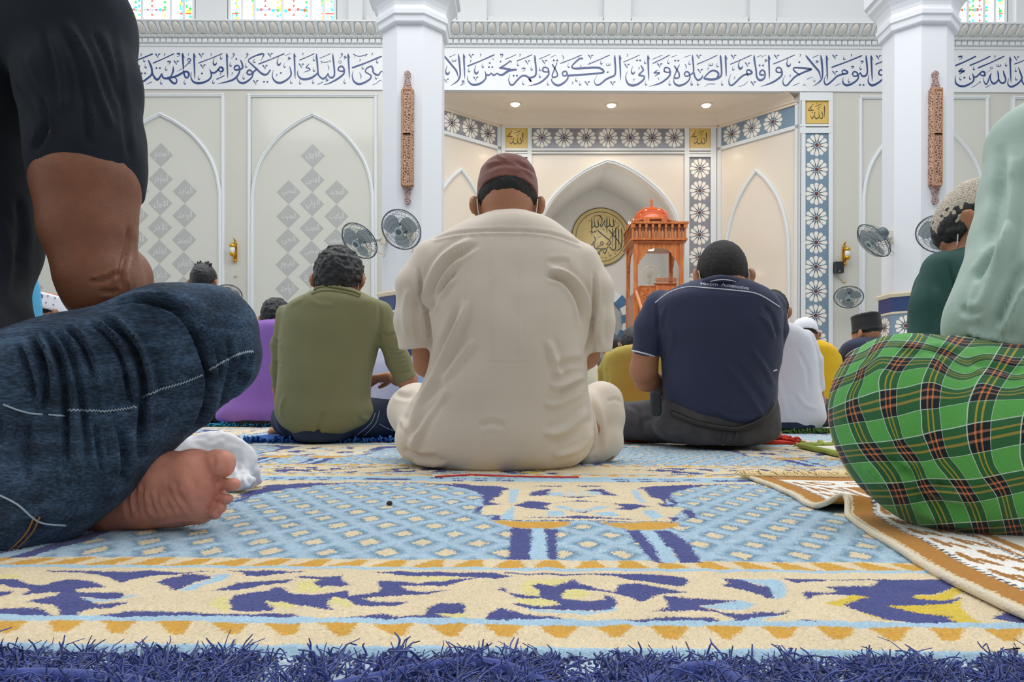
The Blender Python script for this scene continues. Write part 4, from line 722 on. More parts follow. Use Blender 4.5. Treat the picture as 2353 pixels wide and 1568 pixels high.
wood_mat('pulpit_wood', 'd98344', 'b8602c', (6, 6, 1)); wood_mat('dome_wood', 'ee6a24', 'b8441a', (1, 1, 9), .18); mat('pulpit_dark', '6d3a20', .5); mat('pulpit_pale', 'e2a070', .35)
DP = 12.4; S_ = DP / F; pc = at(1514, 905, DP); PXc = 1514
X_ = lambda px: at(px, 600, DP).x; Z_ = lambda py: at(1514, py, DP).z
e = empty('carved_pulpit', (pc.x, DP + .45, 0), 0, 'tall orange wooden pulpit with a polished dome, right of the gold medallion', 'pulpit')
B0, B1 = DP, DP + .92
b = MB()
for x0, x1 in ((1457, 1466), (1561.5, 1571)):
    for y0 in (B0, B1 - .07): b.box((X_(x0), y0, 0), (X_(x1), y0 + .07, Z_(553)))
b.build('posts', 'pulpit_wood', e)
b = MB(); b.box((X_(1452), B0 - .03, Z_(549)), (X_(1576), B1 + .03, Z_(517))); b.build('canopy_frieze', 'pulpit_dark', e)
b = MB()
b.box((X_(1448), B0 - .08, Z_(516.5)), (X_(1580), B1 + .06, Z_(511.5))); b.box((X_(1449), B0 - .07, Z_(553.5)), (X_(1578), B1 + .06, Z_(549))); b.box((X_(1452), B0 - .03, Z_(558)), (X_(1575), B1 + .03, Z_(554)))
b.build('canopy_moulding', 'pulpit_wood', e)
b = MB()
for i in range(9):
    px = 1453.5 + i * 14.95; wd = 4.4 if i in (0, 8) else 2.6
    b.box((X_(px - wd), B0 - .075, Z_(525.5)), (X_(px + wd), B0 - .02, Z_(517.5))); b.box((X_(px - 2.2), B0 - .055, Z_(549)), (X_(px + 2.2), B0 - .02, Z_(526)))
for i in range(6):
    y_ = B0 + .06 + i * .155
    b.box((X_(1450), y_ - .02, Z_(525.5)), (X_(1452.5), y_ + .02, Z_(517.5))); b.box((X_(1450.8), y_ - .016, Z_(549)), (X_(1452.5), y_ + .016, Z_(526)))
b.build('dentil_moulding', 'pulpit_wood', e)
b = MB()
for i in range(8):
    px = 1461 + i * 14.95
    for k_ in (-1, 0, 1): b.box((X_(px + k_ * 3.2 - .8), B0 - .04, Z_(549)), (X_(px + k_ * 3.2 + .8), B0 - .028, Z_(533 - 3 * (k_ == 0))))
b.build('reed_carving', 'pulpit_pale', e)
cD = Vector((X_(1507.5), B0 + .46, 0))
b = MB(); q = lambda py: Z_(py)
prof = [(.40, q(512)), (.40, q(500))]; b.lathe(prof, cD, 8, 0, False, a0=math.pi / 8); b.build('drum', 'pulpit_dark', e)
b = MB()
for k_ in range(8):
    a_ = k_ * math.pi / 4 + math.pi / 8; r_ = .395; p0 = cD + Vector((math.cos(a_) * r_, math.sin(a_) * r_, 0)); b.prism([tuple(p0 + Vector((x, y, q(512)))) for x, y in ((-.05, -.04), (.05, -.04), (.05, .04), (-.05, .04))], (0, 0, q(499) - q(512)))
b.lathe([(.36, q(501.5)), (.425, q(502)), (.43, q(499)), (.33, q(493))], cD, 8, 0, False, a0=math.pi / 8); b.build('drum_eave', 'pulpit_wood', e)
b = MB(); pr = crm([(.325, q(498)), (.325, q(494)), (.31, q(485)), (.27, q(475)), (.20, q(467)), (.10, q(462.5)), (.03, q(461))], 5); b.lathe([tuple(x) for x in pr], cD, 40); b.build('dome', 'dome_wood', e)
b = MB(); b.lathe([(.03, q(462)), (.03, q(457)), (.022, q(456)), (.03, q(454)), (.03, q(451)), (.02, q(450)), (.028, q(448)), (.022, q(443)), (.008, q(437)), (.001, q(433))], cD, 14); b.build('finial', 'pulpit_wood', e)
# scalloped boards under the canopy (front and left)
sc_ = [(0, 568), (.06, 567), (.1, 571), (.2, 570), (.3, 572), (.42, 573), (.5, 575), (.56, 580), (.62, 580), (.66, 588), (.74, 591), (.8, 596), (.88, 598), (.92, 606), (1.0, 610)]
b = MB()
def scallop(p0, p1, depth):
    for s in (-1, 1):
        for (a_, ya), (c_, yc) in zip(sc_, sc_[1:]):
            g = lambda t, y: tuple(Vector(p0).lerp(Vector(p1), .5 + s * t / 2) + Vector((0, 0, Z_(y))))
            b.prism([g(a_, 556), g(c_, 556), g(c_, yc), g(a_, ya)], depth)
scallop((X_(1465), B0 + .02, 0), (X_(1562), B0 + .02, 0), (0, .03, 0)); scallop((X_(1460), B0 + .06, 0), (X_(1460), B1 - .06, 0), (.03, 0, 0)); scallop((X_(1566), B0 + .06, 0), (X_(1566), B1 - .06, 0), (.03, 0, 0))
b.build('scalloped_arch', 'pulpit_wood', e)
b = MB(); b.box((X_(1463), B0 + .05, Z_(657)), (X_(1566), B0 + .09, 0)); b.box((X_(1458), B0 + .05, 0), (X_(1462), B1 - .05, Z_(672))); b.box((X_(1566), B0 + .05, 0), (X_(1570), B1 - .05, Z_(655))); b.box((X_(1509), B0 + .04, Z_(900)), (X_(1514), B0 + .06, Z_(656)))
b.build('body', 'pulpit_wood', e)
b = MB(); b.box((X_(1513), B0 + .30, 0), (X_(1563), B0 + .36, Z_(645))); b.box((X_(1511), B0 + .28, Z_(647)), (X_(1564), B0 + .37, Z_(644))); b.build('seat_back', 'pulpit_wood', e)
b = MB(); q3 = lambda x, y, l: tuple(at(x, y, DP + .05) + Vector((0, -l, 0)))
for s in (-1, 1):
    for pts in ([(0, 662), (5, 668), (8, 676), (4, 682), (0, 678)], [(14, 664), (8, 670), (4, 678), (9, 686), (14, 680), (10, 677)], [(2, 684), (8, 692), (6, 700), (1, 698), (3, 693)], [(14, 690), (12, 700), (6, 706), (2, 716), (8, 720), (11, 714)], [(0, 704), (3, 712), (0, 722)], [(13, 706), (14, 720), (8, 730), (2, 738)], [(0, 730), (5, 742), (12, 748)]):
        b.tube([q3(1489 + s * x, y, .005) for x, y in crm(pts, 5)], .011, 6)
for x0, y0, x1, y1 in ((1470, 658, 1508, 658), (1470, 658, 1470, 900), (1508, 658, 1508, 900)): b.tube([q3(x0, y0, .004), q3(x1, y1, .004)], .012, 6)
for i in range(9): 
    cx_ = 1516 + i * 5.4; b.tube([q3(cx_ + 2.6 * math.cos(t), 638 + 3.5 * math.sin(t), -.25) for t in np.linspace(0, 6.283, 10)], .010, 5)
b.build('scroll_carving', 'pulpit_wood', e)
b = MB(); b.prism([(X_(1459), B0 - .02, Z_(668)), (X_(1464), B0 - .02, Z_(668)), (X_(1464), B0 - .02, Z_(676)), (X_(1459), B0 - .02, Z_(676))], (.12, -.55, -.72)); b.prism([(X_(1556), B0 - .02, Z_(668)), (X_(1561), B0 - .02, Z_(668)), (X_(1561), B0 - .02, Z_(676)), (X_(1556), B0 - .02, Z_(676))], (.12, -.55, -.72))
b.build('handrail', 'pulpit_pale', e)
b = MB(); zs_ = Z_(672)
for i in range(5): b.box((X_(1463), B0 - .09 - .1 * i, 0), (X_(1562), B0 + .04 - .1 * i, max(.12, .9 - .17 * i)))
b.build('steps', 'pulpit_wood', e)
p_ = Vector((X_(1503), B0 + .3, Z_(569) + .02))
b = MB(); b.lathe([(.001, -.01), (.05, -.01), (.055, .02)], p_, 16); b.build('lamp', 'lamp_on', e)
# pale standing fan seen through the pulpit
mat('cream_plastic', 'd6d0be', .4); fc = at(1494, 632, 14.6)
e = empty('standing_fan', (fc.x, 14.6, 0), 0, 'pale standing fan seen through the pulpit opening', 'fan')
b = MB()
for r_, w_ in ((.165, .012), (.115, .004), (.07, .004)): b.tube([tuple(fc + Vector((r_ * math.cos(t), -.05, r_ * math.sin(t)))) for t in np.linspace(0, 6.283, 40)], w_, 6)
for k_ in range(30):
    a_ = k_ / 30 * 6.283; b.tube([tuple(fc + Vector((r_ * math.cos(a_), y_, r_ * math.sin(a_)))) for r_, y_ in ((.03, -.09), (.16, -.05))], .002, 4)
b.build('guard', 'cream_plastic', e)
b = MB(); b.lathe([(.03, .0), (.045, .02), (.045, .12), (.001, .14)], fc, 16, M=Matrix.Rotation(-math.pi / 2, 3, 'X')); b.lathe([(.15, 0), (.15, .02), (.02, .04), (.018, fc.z - .05)], (fc.x, 14.66, 0), 16); b.build('stand', 'cream_plastic', e)
# ================================================================== the great carpet
TH = math.radians(0.8)
def st_px(px, py):
    p_ = atf(px, py); return (p_.x * math.cos(TH) - p_.y * math.sin(TH), p_.x * math.sin(TH) + p_.y * math.cos(TH))
def xy_st(s, t): return s * math.cos(TH) + t * math.sin(TH), -s * math.sin(TH) + t * math.cos(TH)
T0, PER, SPER, S0 = .563, 1.18, .80, .0926
NAVY, CREAM, LBLUE, YEL, PALE, BRIGHT, FIELD, FDARK = [np.array(lin(c)) for c in ('434a8c', 'efdcb6', 'b4d5e8', 'e0a93a', 'ece096', 'e8ca3c', 'b2cee0', '7299b4')]
def polys(ox, oy, sc, txt):
    out = []
    for ln in txt.split('|'):
        a = [float(q) for q in ln.replace('(', ' ').replace(')', ' ').replace(',', ' ').split()]
        P = np.array([st_px(ox + a[i] / sc, oy + a[i + 1] / sc) for i in range(0, len(a), 2)])
        out.append(P - np.array([0, T0]))
    return out
C3 = 3.922
FL_NAVY = (polys(0, 1240, C3, "0,345 150,345 290,385 430,390 500,360 640,350 800,370 960,420 840,425 700,430 680,445 750,455 1000,465 1130,485 1090,515 850,520 720,505 750,530 900,565 1170,565 1000,600 850,605 740,640 700,690 520,710 250,695 0,700 -100,690 -100,610 0,610 150,595 290,600 420,640 520,675 545,635 480,580 200,550 350,520 480,490 540,455 450,455 300,490 165,500 265,450 240,430 120,425 60,395 0,395 -200,390 -200,345|-100,470 60,455 130,462 60,490 -100,500|380,262 750,272 1200,272 1700,285 1980,272 1700,295 1350,315 1150,360 1080,385 1000,345 900,305 700,285 500,280|1400,380 1480,335 1700,300 1850,305 1900,335 1750,380 1600,450 1520,425 1480,395|2050,265 2353,275 2353,325 2230,325 2190,290 2050,270|1870,455 2050,410 2150,370 2353,370 2353,400 2150,440 1990,440|2060,545 2100,500 2200,480 2353,450 2353,640 2170,635 2070,620 2090,580|750,690 900,665 1150,625 1400,622 1700,645 2000,665 2353,670 2353,710 2000,700 1600,690 1200,690 900,700")
 + polys(580, 1240, C3, "0,270 200,275 500,275 300,295 0,325|0,370 200,360 380,350 300,385 0,405|390,320 600,318 800,315 830,370 900,400 800,415 700,405 620,420 560,380 620,345 500,345 390,335|0,465 150,450 200,415 280,425 320,470 500,480 700,460 850,450 860,490 1000,480 1150,455 1130,380 1120,355 1350,360 1500,380 1700,370 1870,340 2100,320 1950,345 1700,410 1500,405 1330,400 1400,450 1600,455 1800,435 1600,475 1400,490 1200,505 1000,510 1050,545 1250,550 1420,545 1300,580 1050,585 920,575 860,520 720,500 660,560 700,600 770,628 600,610 400,575 250,550 110,545 160,590 200,630 100,635 0,630|1050,290 1300,280 1800,285 2160,290 2353,325 2200,345 2000,325 1800,320 1600,325 1300,310|0,670 200,640 400,665 440,715 200,710 0,710|670,715 800,690 1170,655 1350,680 1540,665 1570,610 1700,565 1850,560 1920,590 1900,640 1800,650 1640,650 1780,690 1830,740 1600,740 1300,730 1000,735 680,735|2070,730 2120,660 2230,610 2353,640 2353,740 2100,735|2210,440 2240,410 2290,450 2353,480 2290,460")
 + polys(1160, 1240, C3, "240,400 300,385 440,410 560,380 620,350 680,390 860,430 1000,460 1010,400 1180,390 1400,415 1670,455 1550,470 1430,480 1330,500 1280,530 1200,545 1120,510 1000,480 880,455 700,430 560,430 500,480 520,520 700,540 880,530 880,490 960,510 1010,560 980,600 880,630 600,630 300,620 180,600 50,570 130,560 340,590 520,570 420,535 280,520 100,505 30,470 180,480 330,500 300,440|0,625 200,660 400,690 520,700 520,735 200,730 0,730|980,715 1200,700 1550,690 1850,690 2000,730 2100,765 2060,690 1900,640 1650,630 1340,640 1450,600 1480,550 1430,490 1600,510 1900,535 2100,540 1900,570 1730,595 1900,630 2100,650 2353,640 2353,670 2200,700 2170,740 2353,770 2353,805 1900,795 1400,770 1000,765|0,285 400,295 900,300 1400,310 1640,330 1640,380 1580,405 1400,385 1100,355 960,315 400,310 0,295|1950,335 2100,345 2353,420 2353,500 2150,440 1940,395 2020,375")
 + polys(1753, 1240, C3, "0,400 60,420 90,510 0,510|180,335 500,345 900,345 1050,345 1200,350 1660,350 1830,410 1700,425 1600,470 1350,480 1380,520 1600,530 1800,520 1700,565 1500,580 1300,590 1120,580 1250,620 1450,660 1720,685 1670,700 1800,745 2000,780 2353,795 2353,825 1800,810 1200,825 900,815 500,800 0,810 0,780 200,730 400,715 700,735 1000,770 1300,790 1660,770 1400,735 1200,720 1080,690 900,640 720,570 960,500 780,490 560,470 420,500 400,530 370,470 500,460 660,455 620,430 530,410 800,410 980,400 1060,370 1000,355 600,350 450,370 300,375 200,345|0,650 250,630 200,655 0,670|2060,690 2160,645 2450,670 2450,770 2200,720"))
FL_LB = (polys(0, 1240, C3, "1600,455 1750,400 1900,345 1930,300 2080,300 2050,340 1850,400 1700,455|1130,490 1270,480 1180,510 1000,540 800,545 720,515 850,525 1090,518") + polys(1160, 1240, C3, "180,605 300,625 600,635 880,635 1000,590 1040,590 980,640 700,665 300,650|2100,540 2200,560 2260,580 2150,620 1950,620 1740,598 1900,575|2200,700 2353,675 2353,700 2250,740 2180,740|2100,345 2353,350 2353,410") + polys(1753, 1240, C3, "60,350 150,360 220,430 200,500 100,520 90,500 50,410 0,400 0,350|0,670 150,660 50,690 0,700"))
FL_PALE = polys(580, 1240, C3, "400,380 560,360 600,350 560,385 620,425 740,425 560,460 400,455|110,545 250,552 400,580 420,600 300,610 180,590|660,570 740,500 800,510 900,580 860,600 760,570|1640,650 1900,645 1950,690 1830,740 1780,690|1330,330 1900,335 1700,362 1450,350") + polys(1160, 1240, C3, "120,420 200,350 500,350 600,350 440,410 300,385 240,400 300,450 330,498 200,480|500,480 560,435 700,435 800,470 700,520 540,520|100,515 420,535 500,565 340,588 140,560") + polys(0, 1240, C3, "0,310 150,300 200,340 0,340|1880,560 2000,500 2060,520 2050,560 2080,620 2000,640")
FL_BR = polys(1753, 1240, C3, "1340,490 1620,475 1700,430 1820,430 1700,530 1600,530 1370,520|1120,580 1300,590 1500,580 1700,565 1800,530 1780,600 1850,680 2100,790 1950,780 1780,740 1670,700 1720,685 1450,660 1250,620|560,570 700,520 780,492 960,500 730,565 720,600 620,590|900,645 1080,692 1200,722 1000,690")
PN_CREAM = polys(1040, 1060, C3, "520,200 1660,200 1720,240 1790,325 1880,400 2080,430 1990,500 2000,540 430,520 430,478 250,470 290,395 460,385 330,365 420,310 520,250")
PN_LB = polys(1040, 1060, C3, "520,250 600,250 560,370 500,370|1600,250 1660,260 1740,370 1680,370|870,275 1320,275 1330,300 870,305|440,480 560,400 540,520 440,520|1700,440 1800,430 1900,500 1800,520|880,400 1430,405 1300,432 1150,445 1000,428|850,440 1000,440 1000,490 850,490|1250,460 1450,450 1500,490 1350,490")
PN_IN = polys(1040, 1060, C3, "980,280 1230,280 1220,298 1000,296|1000,380 1300,385 1250,420 1150,432 1020,410")
PN_NAVY = polys(1040, 1060, C3, "0,190 180,210 440,225 520,250 460,255 420,310 330,330 330,365 460,385 290,395 240,450 190,470 200,420 280,390 270,340 260,320 270,280 130,235 0,205|190,475 350,480 430,478 430,520 345,525 370,485|1660,250 1710,230 1900,215 2300,205 2150,225 2010,250 1960,290 1970,330 2050,370 2000,395 1900,405 2080,430 2160,440 2210,505 2130,510 2070,430 1880,400 1900,390 1990,380 1940,335 1790,325 1720,240|1930,495 2100,500 2050,505 2000,540 1970,525|680,295 740,265 900,245 860,270 860,305 700,305|1200,260 1330,245 1380,265 1500,310 1350,300 1320,270|860,305 1000,310 1150,310 1300,312 1150,325 1050,320|540,390 700,350 860,370 900,375 820,400 880,430 700,420|1450,375 1600,375 1800,405 1680,415 1600,435 1460,430 1530,405|900,375 1130,345 1440,370 1130,355|1000,430 1150,450 1300,435 1200,455 1130,455|650,495 980,500 1130,480 1300,495 1400,500 1700,515 1600,515 1340,510 1000,510 700,500|350,522 1000,530 2000,545 2000,540 1000,524 430,518|730,216 980,216 980,225 730,224|1130,216 1360,216 1360,225 1130,225|530,597 715,600 705,880 495,880|830,600 960,600 930,680 950,880 860,880|1560,620 1690,620 1830,780 1870,890 1920,905 1820,905 1720,800|1800,615 1960,620 2130,740 2260,920 2060,910 1990,800 1880,700")
PN_PIL = polys(1040, 1060, C3, "715,600 830,600 850,880 705,880|1690,620 1800,615 1990,800 2030,910 1900,900 1830,780")
PN_YEL = polys(1040, 1060, C3, "345,530 1080,540 1040,575 850,600 530,595 450,560|1330,545 2050,545 2000,590 1850,610 1600,615 1450,580")
DASH = []
for x0, x1, y, oxx in [(310, 440, 147, 540), (270, 390, 163, 540), (240, 360, 180, 540), (180, 340, 195, 540), (520, 660, 147, 540), (490, 630, 163, 540), (470, 610, 180, 540), (730, 875, 147, 540), (710, 850, 163, 540), (955, 1090, 149, 540), (1175, 1585, 157, 540), (1750, 1890, 149, 540), (0, 125, 155, 1040), (10, 110, 172, 1040), (190, 320, 153, 1040), (190, 315, 168, 1040), (195, 325, 184, 1040), (390, 540, 155, 1040), (390, 545, 170, 1040), (400, 540, 186, 1040), (400, 530, 204, 1040)]:
    h_ = 8 if x1 - x0 > 300 else 5
    DASH += polys(oxx, 1060, C3, "%f,%f %f,%f %f,%f %f,%f" % (x0, y - h_, x1, y - h_ + 2, x1, y + h_, x0, y + h_ - 2))
def inside(P, s, v):
    lo, hi = P.min(0), P.max(0); m = (s >= lo[0]) & (s <= hi[0]) & (v >= lo[1]) & (v <= hi[1])
    idx = np.nonzero(m)[0]; r = np.zeros(len(s), bool)
    if not len(idx): return r
    x, y = s[idx], v[idx]; c = np.zeros(len(idx), bool); n = len(P)
    for i in range(n):
        x0, y0 = P[i]; x1, y1 = P[(i + 1) % n]
        if y0 == y1: continue
        c ^= ((y0 > y) != (y1 > y)) & (x < (x1 - x0) * (y - y0) / (y1 - y0) + x0)
    r[idx] = c; return r
def vnoise(x, y, sc, seed):
    """cheap value noise"""
    r = np.random.default_rng(seed).random((256, 256)); u, w_ = x / sc, y / sc
    i, j = np.floor(u).astype(int), np.floor(w_).astype(int); f, g = u - i, w_ - j; f = f * f * (3 - 2 * f); g = g * g * (3 - 2 * g)
    q = lambda a_, b_: r[a_ % 256, b_ % 256]
    return (q(i, j) * (1 - f) + q(i + 1, j) * f) * (1 - g) + (q(i, j + 1) * (1 - f) + q(i + 1, j + 1) * f) * g
def carpet_colour(s, t, jit):
    n = len(s); rg = np.random.default_rng(3)
    s = s + (vnoise(s, t, .012, 5) - .5) * .0035 + rg.normal(0, jit, n); t = t + (vnoise(s, t, .010, 6) - .5) * .003 + rg.normal(0, jit * .8, n)
    row = np.floor((t - T0) / PER); v = (t - T0) - row * PER
    v = np.where(t < T0, 0.0, v)
    sw = (s - S0 + SPER / 2) % SPER - SPER / 2 + S0            # folded onto the unit round the central panel
    sa = (s - (S0 - SPER / 2) + SPER / 2) % SPER - SPER / 2    # distance from the crown of the arch
    C = np.empty((n, 3)); C[:] = CREAM
    # lattice field
    a = (s + .3197) / .0727 + (t - .9058) / .123; b = (s + .3197) / .0727 - (t - .9058) / .123
    fa, fb = np.abs(a - np.round(a)), np.abs(b - np.round(b)); m_ = np.maximum(fa, fb) + (vnoise(s, t, .006, 8) - .5) * .05
    k = np.clip((m_ - .24) / .18, 0, 1)[:, None]; sp = (vnoise(s, t, .004, 9) - .5)[:, None]
    fld = FDARK * (1 - k) + FIELD * k; fld = fld * (1 + .6 * sp * (1 - .6 * k))
    fld[m_ < .195] = CREAM * .97
    sel = (v >= .307) & (v < 1.1); C[sel] = fld[sel]
    va = .70 + .365 * np.sqrt(np.clip(1 - (np.abs(sa) / .245) ** 2.2, 0, 1)); th = .004 + .05 * (np.abs(sa) / .22) ** 2
    up = (v > va) & (v < 1.14) & sel; C[up] = CREAM; C[up & (v < va + th)] = NAVY
    side = (v >= .307) & (v < 1.14) & (np.abs(sa) > .245) & (v < .70); 
    dz = (v >= 1.085) & (v < 1.18); C[dz] = LBLUE; C[(v >= 1.085) & (v < 1.095)] = CREAM
    for P in DASH:
        P2 = P.copy(); off = round((P[:, 0].mean() - (S0 - SPER / 2)) / SPER) * SPER; P2[:, 0] -= off
        C[inside(P2 - np.array([S0 - SPER / 2, 0]), sa, v) & dz] = NAVY
    # stripes and floral band
    def st(a_, b_, c): C[(v >= a_) & (v < b_)] = c
    st(-.1, .007, LBLUE); st(.007, .062, CREAM); st(.062, .078, LBLUE); st(.078, .255, CREAM); st(.255, .267, LBLUE); st(.267, .307, CREAM)
    q = ((s - .05) / .047) % 1.0; sg = np.clip((s - .05) * 1.2, -.35, .35)
    h1 = (v - .030) / .032; C[(h1 > 0) & (v < .062) & (np.abs(q - .5 + sg * (1 - h1)) < .10 + .26 * h1)] = YEL
    h2 = (v - .268) / .036; C[(h2 > 0) & (h2 < 1) & (np.abs(q - .5 + sg * h2) < .40 - .22 * h2)] = YEL
    fl = (v >= .078) & (v < .257)
    near = row <= 0
    sf = np.where(near, s, (s + .62 + .37 * row) % 1.2 - .62)
    idx = np.nonzero(fl)[0]; ss, vv = sf[idx], v[idx]; cc = C[idx]
    for PL, c in ((FL_PALE, PALE), (FL_BR, BRIGHT), (FL_LB, LBLUE), (FL_NAVY, NAVY)):
        for P in PL: cc[inside(P, ss, vv)] = c
    C[idx] = cc
    idx = np.nonzero((v >= .30) & (v < 1.12))[0]; ss, vv = sw[idx], v[idx]; cc = C[idx]
    for PL, c in ((PN_CREAM, CREAM), (PN_LB, LBLUE), (PN_IN, CREAM), (PN_PIL, LBLUE), (PN_YEL, YEL), (PN_NAVY, NAVY)):
        for P in PL: cc[inside(P, ss, vv)] = c
    C[idx] = cc
    # every tuft has its own tone
    C *= (1 + (rg.random(n) - .5) * .16 + (vnoise(s, t, .03, 12) - .5) * .10)[:, None]
    return np.clip(C, 0, 1)
def build_carpet():
    V, Fq, CC = [], [], []; k = 0
    for t0, t1, s0, s1, ds, dt in ((.556, .90, -.78, .80, .00125, .0015), (.90, 1.35, -1.1, 1.1, .0018, .0025), (1.35, 2.1, -1.7, 1.7, .0027, .004), (2.1, 4.5, -3.5, 3.6, .0055, .012), (4.5, 12.6, -8.9, 9.2, .022, .05)):
        ns, nt_ = int((s1 - s0) / ds) + 1, int((t1 - t0) / dt) + 1
        S, T = np.meshgrid(np.linspace(s0, s1, ns), np.linspace(t0, t1, nt_)); s, t = S.ravel(), T.ravel()
        c = carpet_colour(s, t, min(ds, .003) * .9)
        rg = np.random.default_rng(k + 1); lum = c.mean(1)
        z = rg.normal(0, 1, len(s)) * min(.0007, ds * .35) + (vnoise(s, t, .02, 21) - .5) * .002 + (lum > .25) * .0006
        edge = (T == T[0, 0]) | (T == T[-1, 0]); z[edge.ravel()] = 0
        if t0 < .6: z -= np.clip((.566 - t) / .01, 0, 1) * .008
        x, y = xy_st(s, t); V.append(np.stack([x, y, z - .002], 1)); CC.append(c)
        i = np.arange(ns - 1)[None] + np.arange(nt_ - 1)[:, None] * ns; i = i.ravel() + k
        Fq.append(np.stack([i, i + 1, i + 1 + ns, i + ns], 1)); k += len(s)
    # plain flanks so that the floor is covered outside the finely knotted part
    V = np.concatenate(V); Fq = np.concatenate(Fq); CC = np.concatenate(CC)
    return np_mesh('carpet', V, Fq, CC)
def np_mesh(name, V, Fq, col=None, uv=None, smooth=True):
    me = bpy.data.meshes.new(name); n, m = len(V), len(Fq); kk = Fq.shape[1]
    me.vertices.add(n); me.vertices.foreach_set('co', np.ascontiguousarray(V, np.float32).ravel())
    me.loops.add(m * kk); me.loops.foreach_set('vertex_index', np.ascontiguousarray(Fq, np.int32).ravel())
    me.polygons.add(m); me.polygons.foreach_set('loop_start', np.arange(m, dtype=np.int32) * kk)
    try: me.polygons.foreach_set('loop_total', np.full(m, kk, np.int32))
    except Exception: pass
    if smooth: me.polygons.foreach_set('use_smooth', np.ones(m, bool))
    me.update(calc_edges=True)
    if col is not None:
        a = me.color_attributes.new('Col', 'FLOAT_COLOR', 'POINT'); a.data.foreach_set('color', np.concatenate([col, np.ones((n, 1))], 1).astype(np.float32).ravel())
    if uv is not None:
        a = me.attributes.new('weave', 'FLOAT_VECTOR', 'POINT'); a.data.foreach_set('vector', np.concatenate([uv, np.zeros((n, 1))], 1).astype(np.float32).ravel())
    return me
attr_mat('carpet_pile', rough=1.0, bump=.55, bscale=900.0, sheen=.25, var=.16, vscale=420.0)
cme = build_carpet(); carpet = put('carpet', cme, 'carpet_pile')
tag(carpet, 'great blue and cream patterned prayer carpet covering the hall floor, with a navy front fringe', 'carpet')
b = MB(); b.box((-9, .4, -.02), (9.5, 15.3, -.0075)); b.build('backing', mat('carpet_backing', 'c2d3dd', .95, bump=.4, bscale=200), carpet)
# navy fringe of thick yarn along the front edge
def build_fringe():
    rg = np.random.default_rng(11); V, Fq = [], []; k = 0; NS = 7; ang = np.arange(3) / 3 * 6.283
    n = 20000
    tuft = rg.random(150) * 1.5 - .75; lean = rg.normal(0, .5, 150); hgt = rg.uniform(.6, 1.25, 150)
    for i in range(n):
        j = rg.integers(150); s = tuft[j] + rg.normal(0, .005); 
        if rg.random() < .3: s = rg.uniform(-.76, .76)
        base = rg.uniform(.425, .562); L = rg.uniform(.006, .0165) * hgt[j]; ln = lean[j] * 1.4 + rg.normal(0, .55)
        d = np.array([ln * .8, rg.normal(.25, .7), rg.uniform(.25, 1.0)]); d /= np.linalg.norm(d); bend = rg.normal(0, .9, 3); bend[2] -= .6
        lim = .5 if base > .54 else 1.0
        tt = np.linspace(0, 1, NS)[:, None]; P = np.array([s, base, -.010 + .004 * hgt[j]]) + L * lim * (d * tt * 1.2 + bend * tt ** 2 * .8) ; P += L * .22 * np.sin(tt * rg.uniform(3, 8) + rg.random() * 6) * rg.normal(0, 1, 3) * tt; top = .0075 + .006 * (hgt[j] - .6); P[:, 2] = np.clip(P[:, 2], -.014, None); P[:, 2] = np.where(P[:, 2] > top, top + (P[:, 2] - top) * .18, P[:, 2])
        r = rg.uniform(.0008, .0017) * (1.1 - .7 * tt[:, 0])
        N = np.array([1.0, 0, 0]); B = np.array([0, .7, .7])
        q = P[:, None, :] + r[:, None, None] * (np.cos(ang)[None, :, None] * N + np.sin(ang)[None, :, None] * B)
        V.append(q.reshape(-1, 3))
        i0 = np.arange(NS - 1)[:, None] * 3 + np.arange(3)[None]; i1 = np.arange(NS - 1)[:, None] * 3 + (np.arange(3)[None] + 1) % 3
        Fq.append(np.stack([i0, i1, i1 + 3, i0 + 3], -1).reshape(-1, 4) + k); k += NS * 3
    V = np.concatenate(V); x, y = xy_st(V[:, 0], V[:, 1]); V = np.stack([x, y, V[:, 2]], 1)
    return np_mesh('fringe', V, np.concatenate(Fq))
mat('navy_yarn', '34489a', .85, var=.35, vscale=180, sheen=.3)
o = put('fringe', build_fringe(), 'navy_yarn', carpet); tag(o, 'tangled navy yarn fringe', kind='stuff')
b = MB()   # rolled cord ends lying in front of the fringe
for pts in ([(700, 1600), (880, 1562), (1010, 1534), (1110, 1531), (1200, 1552), (1290, 1600)], [(1440, 1610), (1520, 1560), (1600, 1540), (1660, 1545), (1730, 1600)], [(-40, 1558), (120, 1556), (300, 1572), (420, 1610)]):
    b.tube(crm([tuple(atf(x, y, -.004)) for x, y in pts], 8), .006, 10)
b.build('cord', 'navy_yarn', carpet)
# small things lying on it
q = atf(895, 1158, .002); b = MB(); b.lathe([(.001, -.003), (.0045, -.002), (.0055, .001), (.004, .004), (.001, .005)], q, 10)
b.build('dark_crumb', mat('crumb', '2c231c', .7), label='tiny dark brown crumb lying on the pale blue field of the carpet', cat='crumb')
b = MB(); pts = [atf(x, y, .002) for x, y in ((1000, 1096), (1070, 1092), (1085, 1091), (1180, 1095), (1330, 1097))]
b.tube(crm([tuple(p_) for p_ in pts], 8), .0022, 6); b.build('red_thread', mat('red_thread', 'd8343a', .7), label='thin red thread lying across the carpet in front of the beige robe', cat='thread')
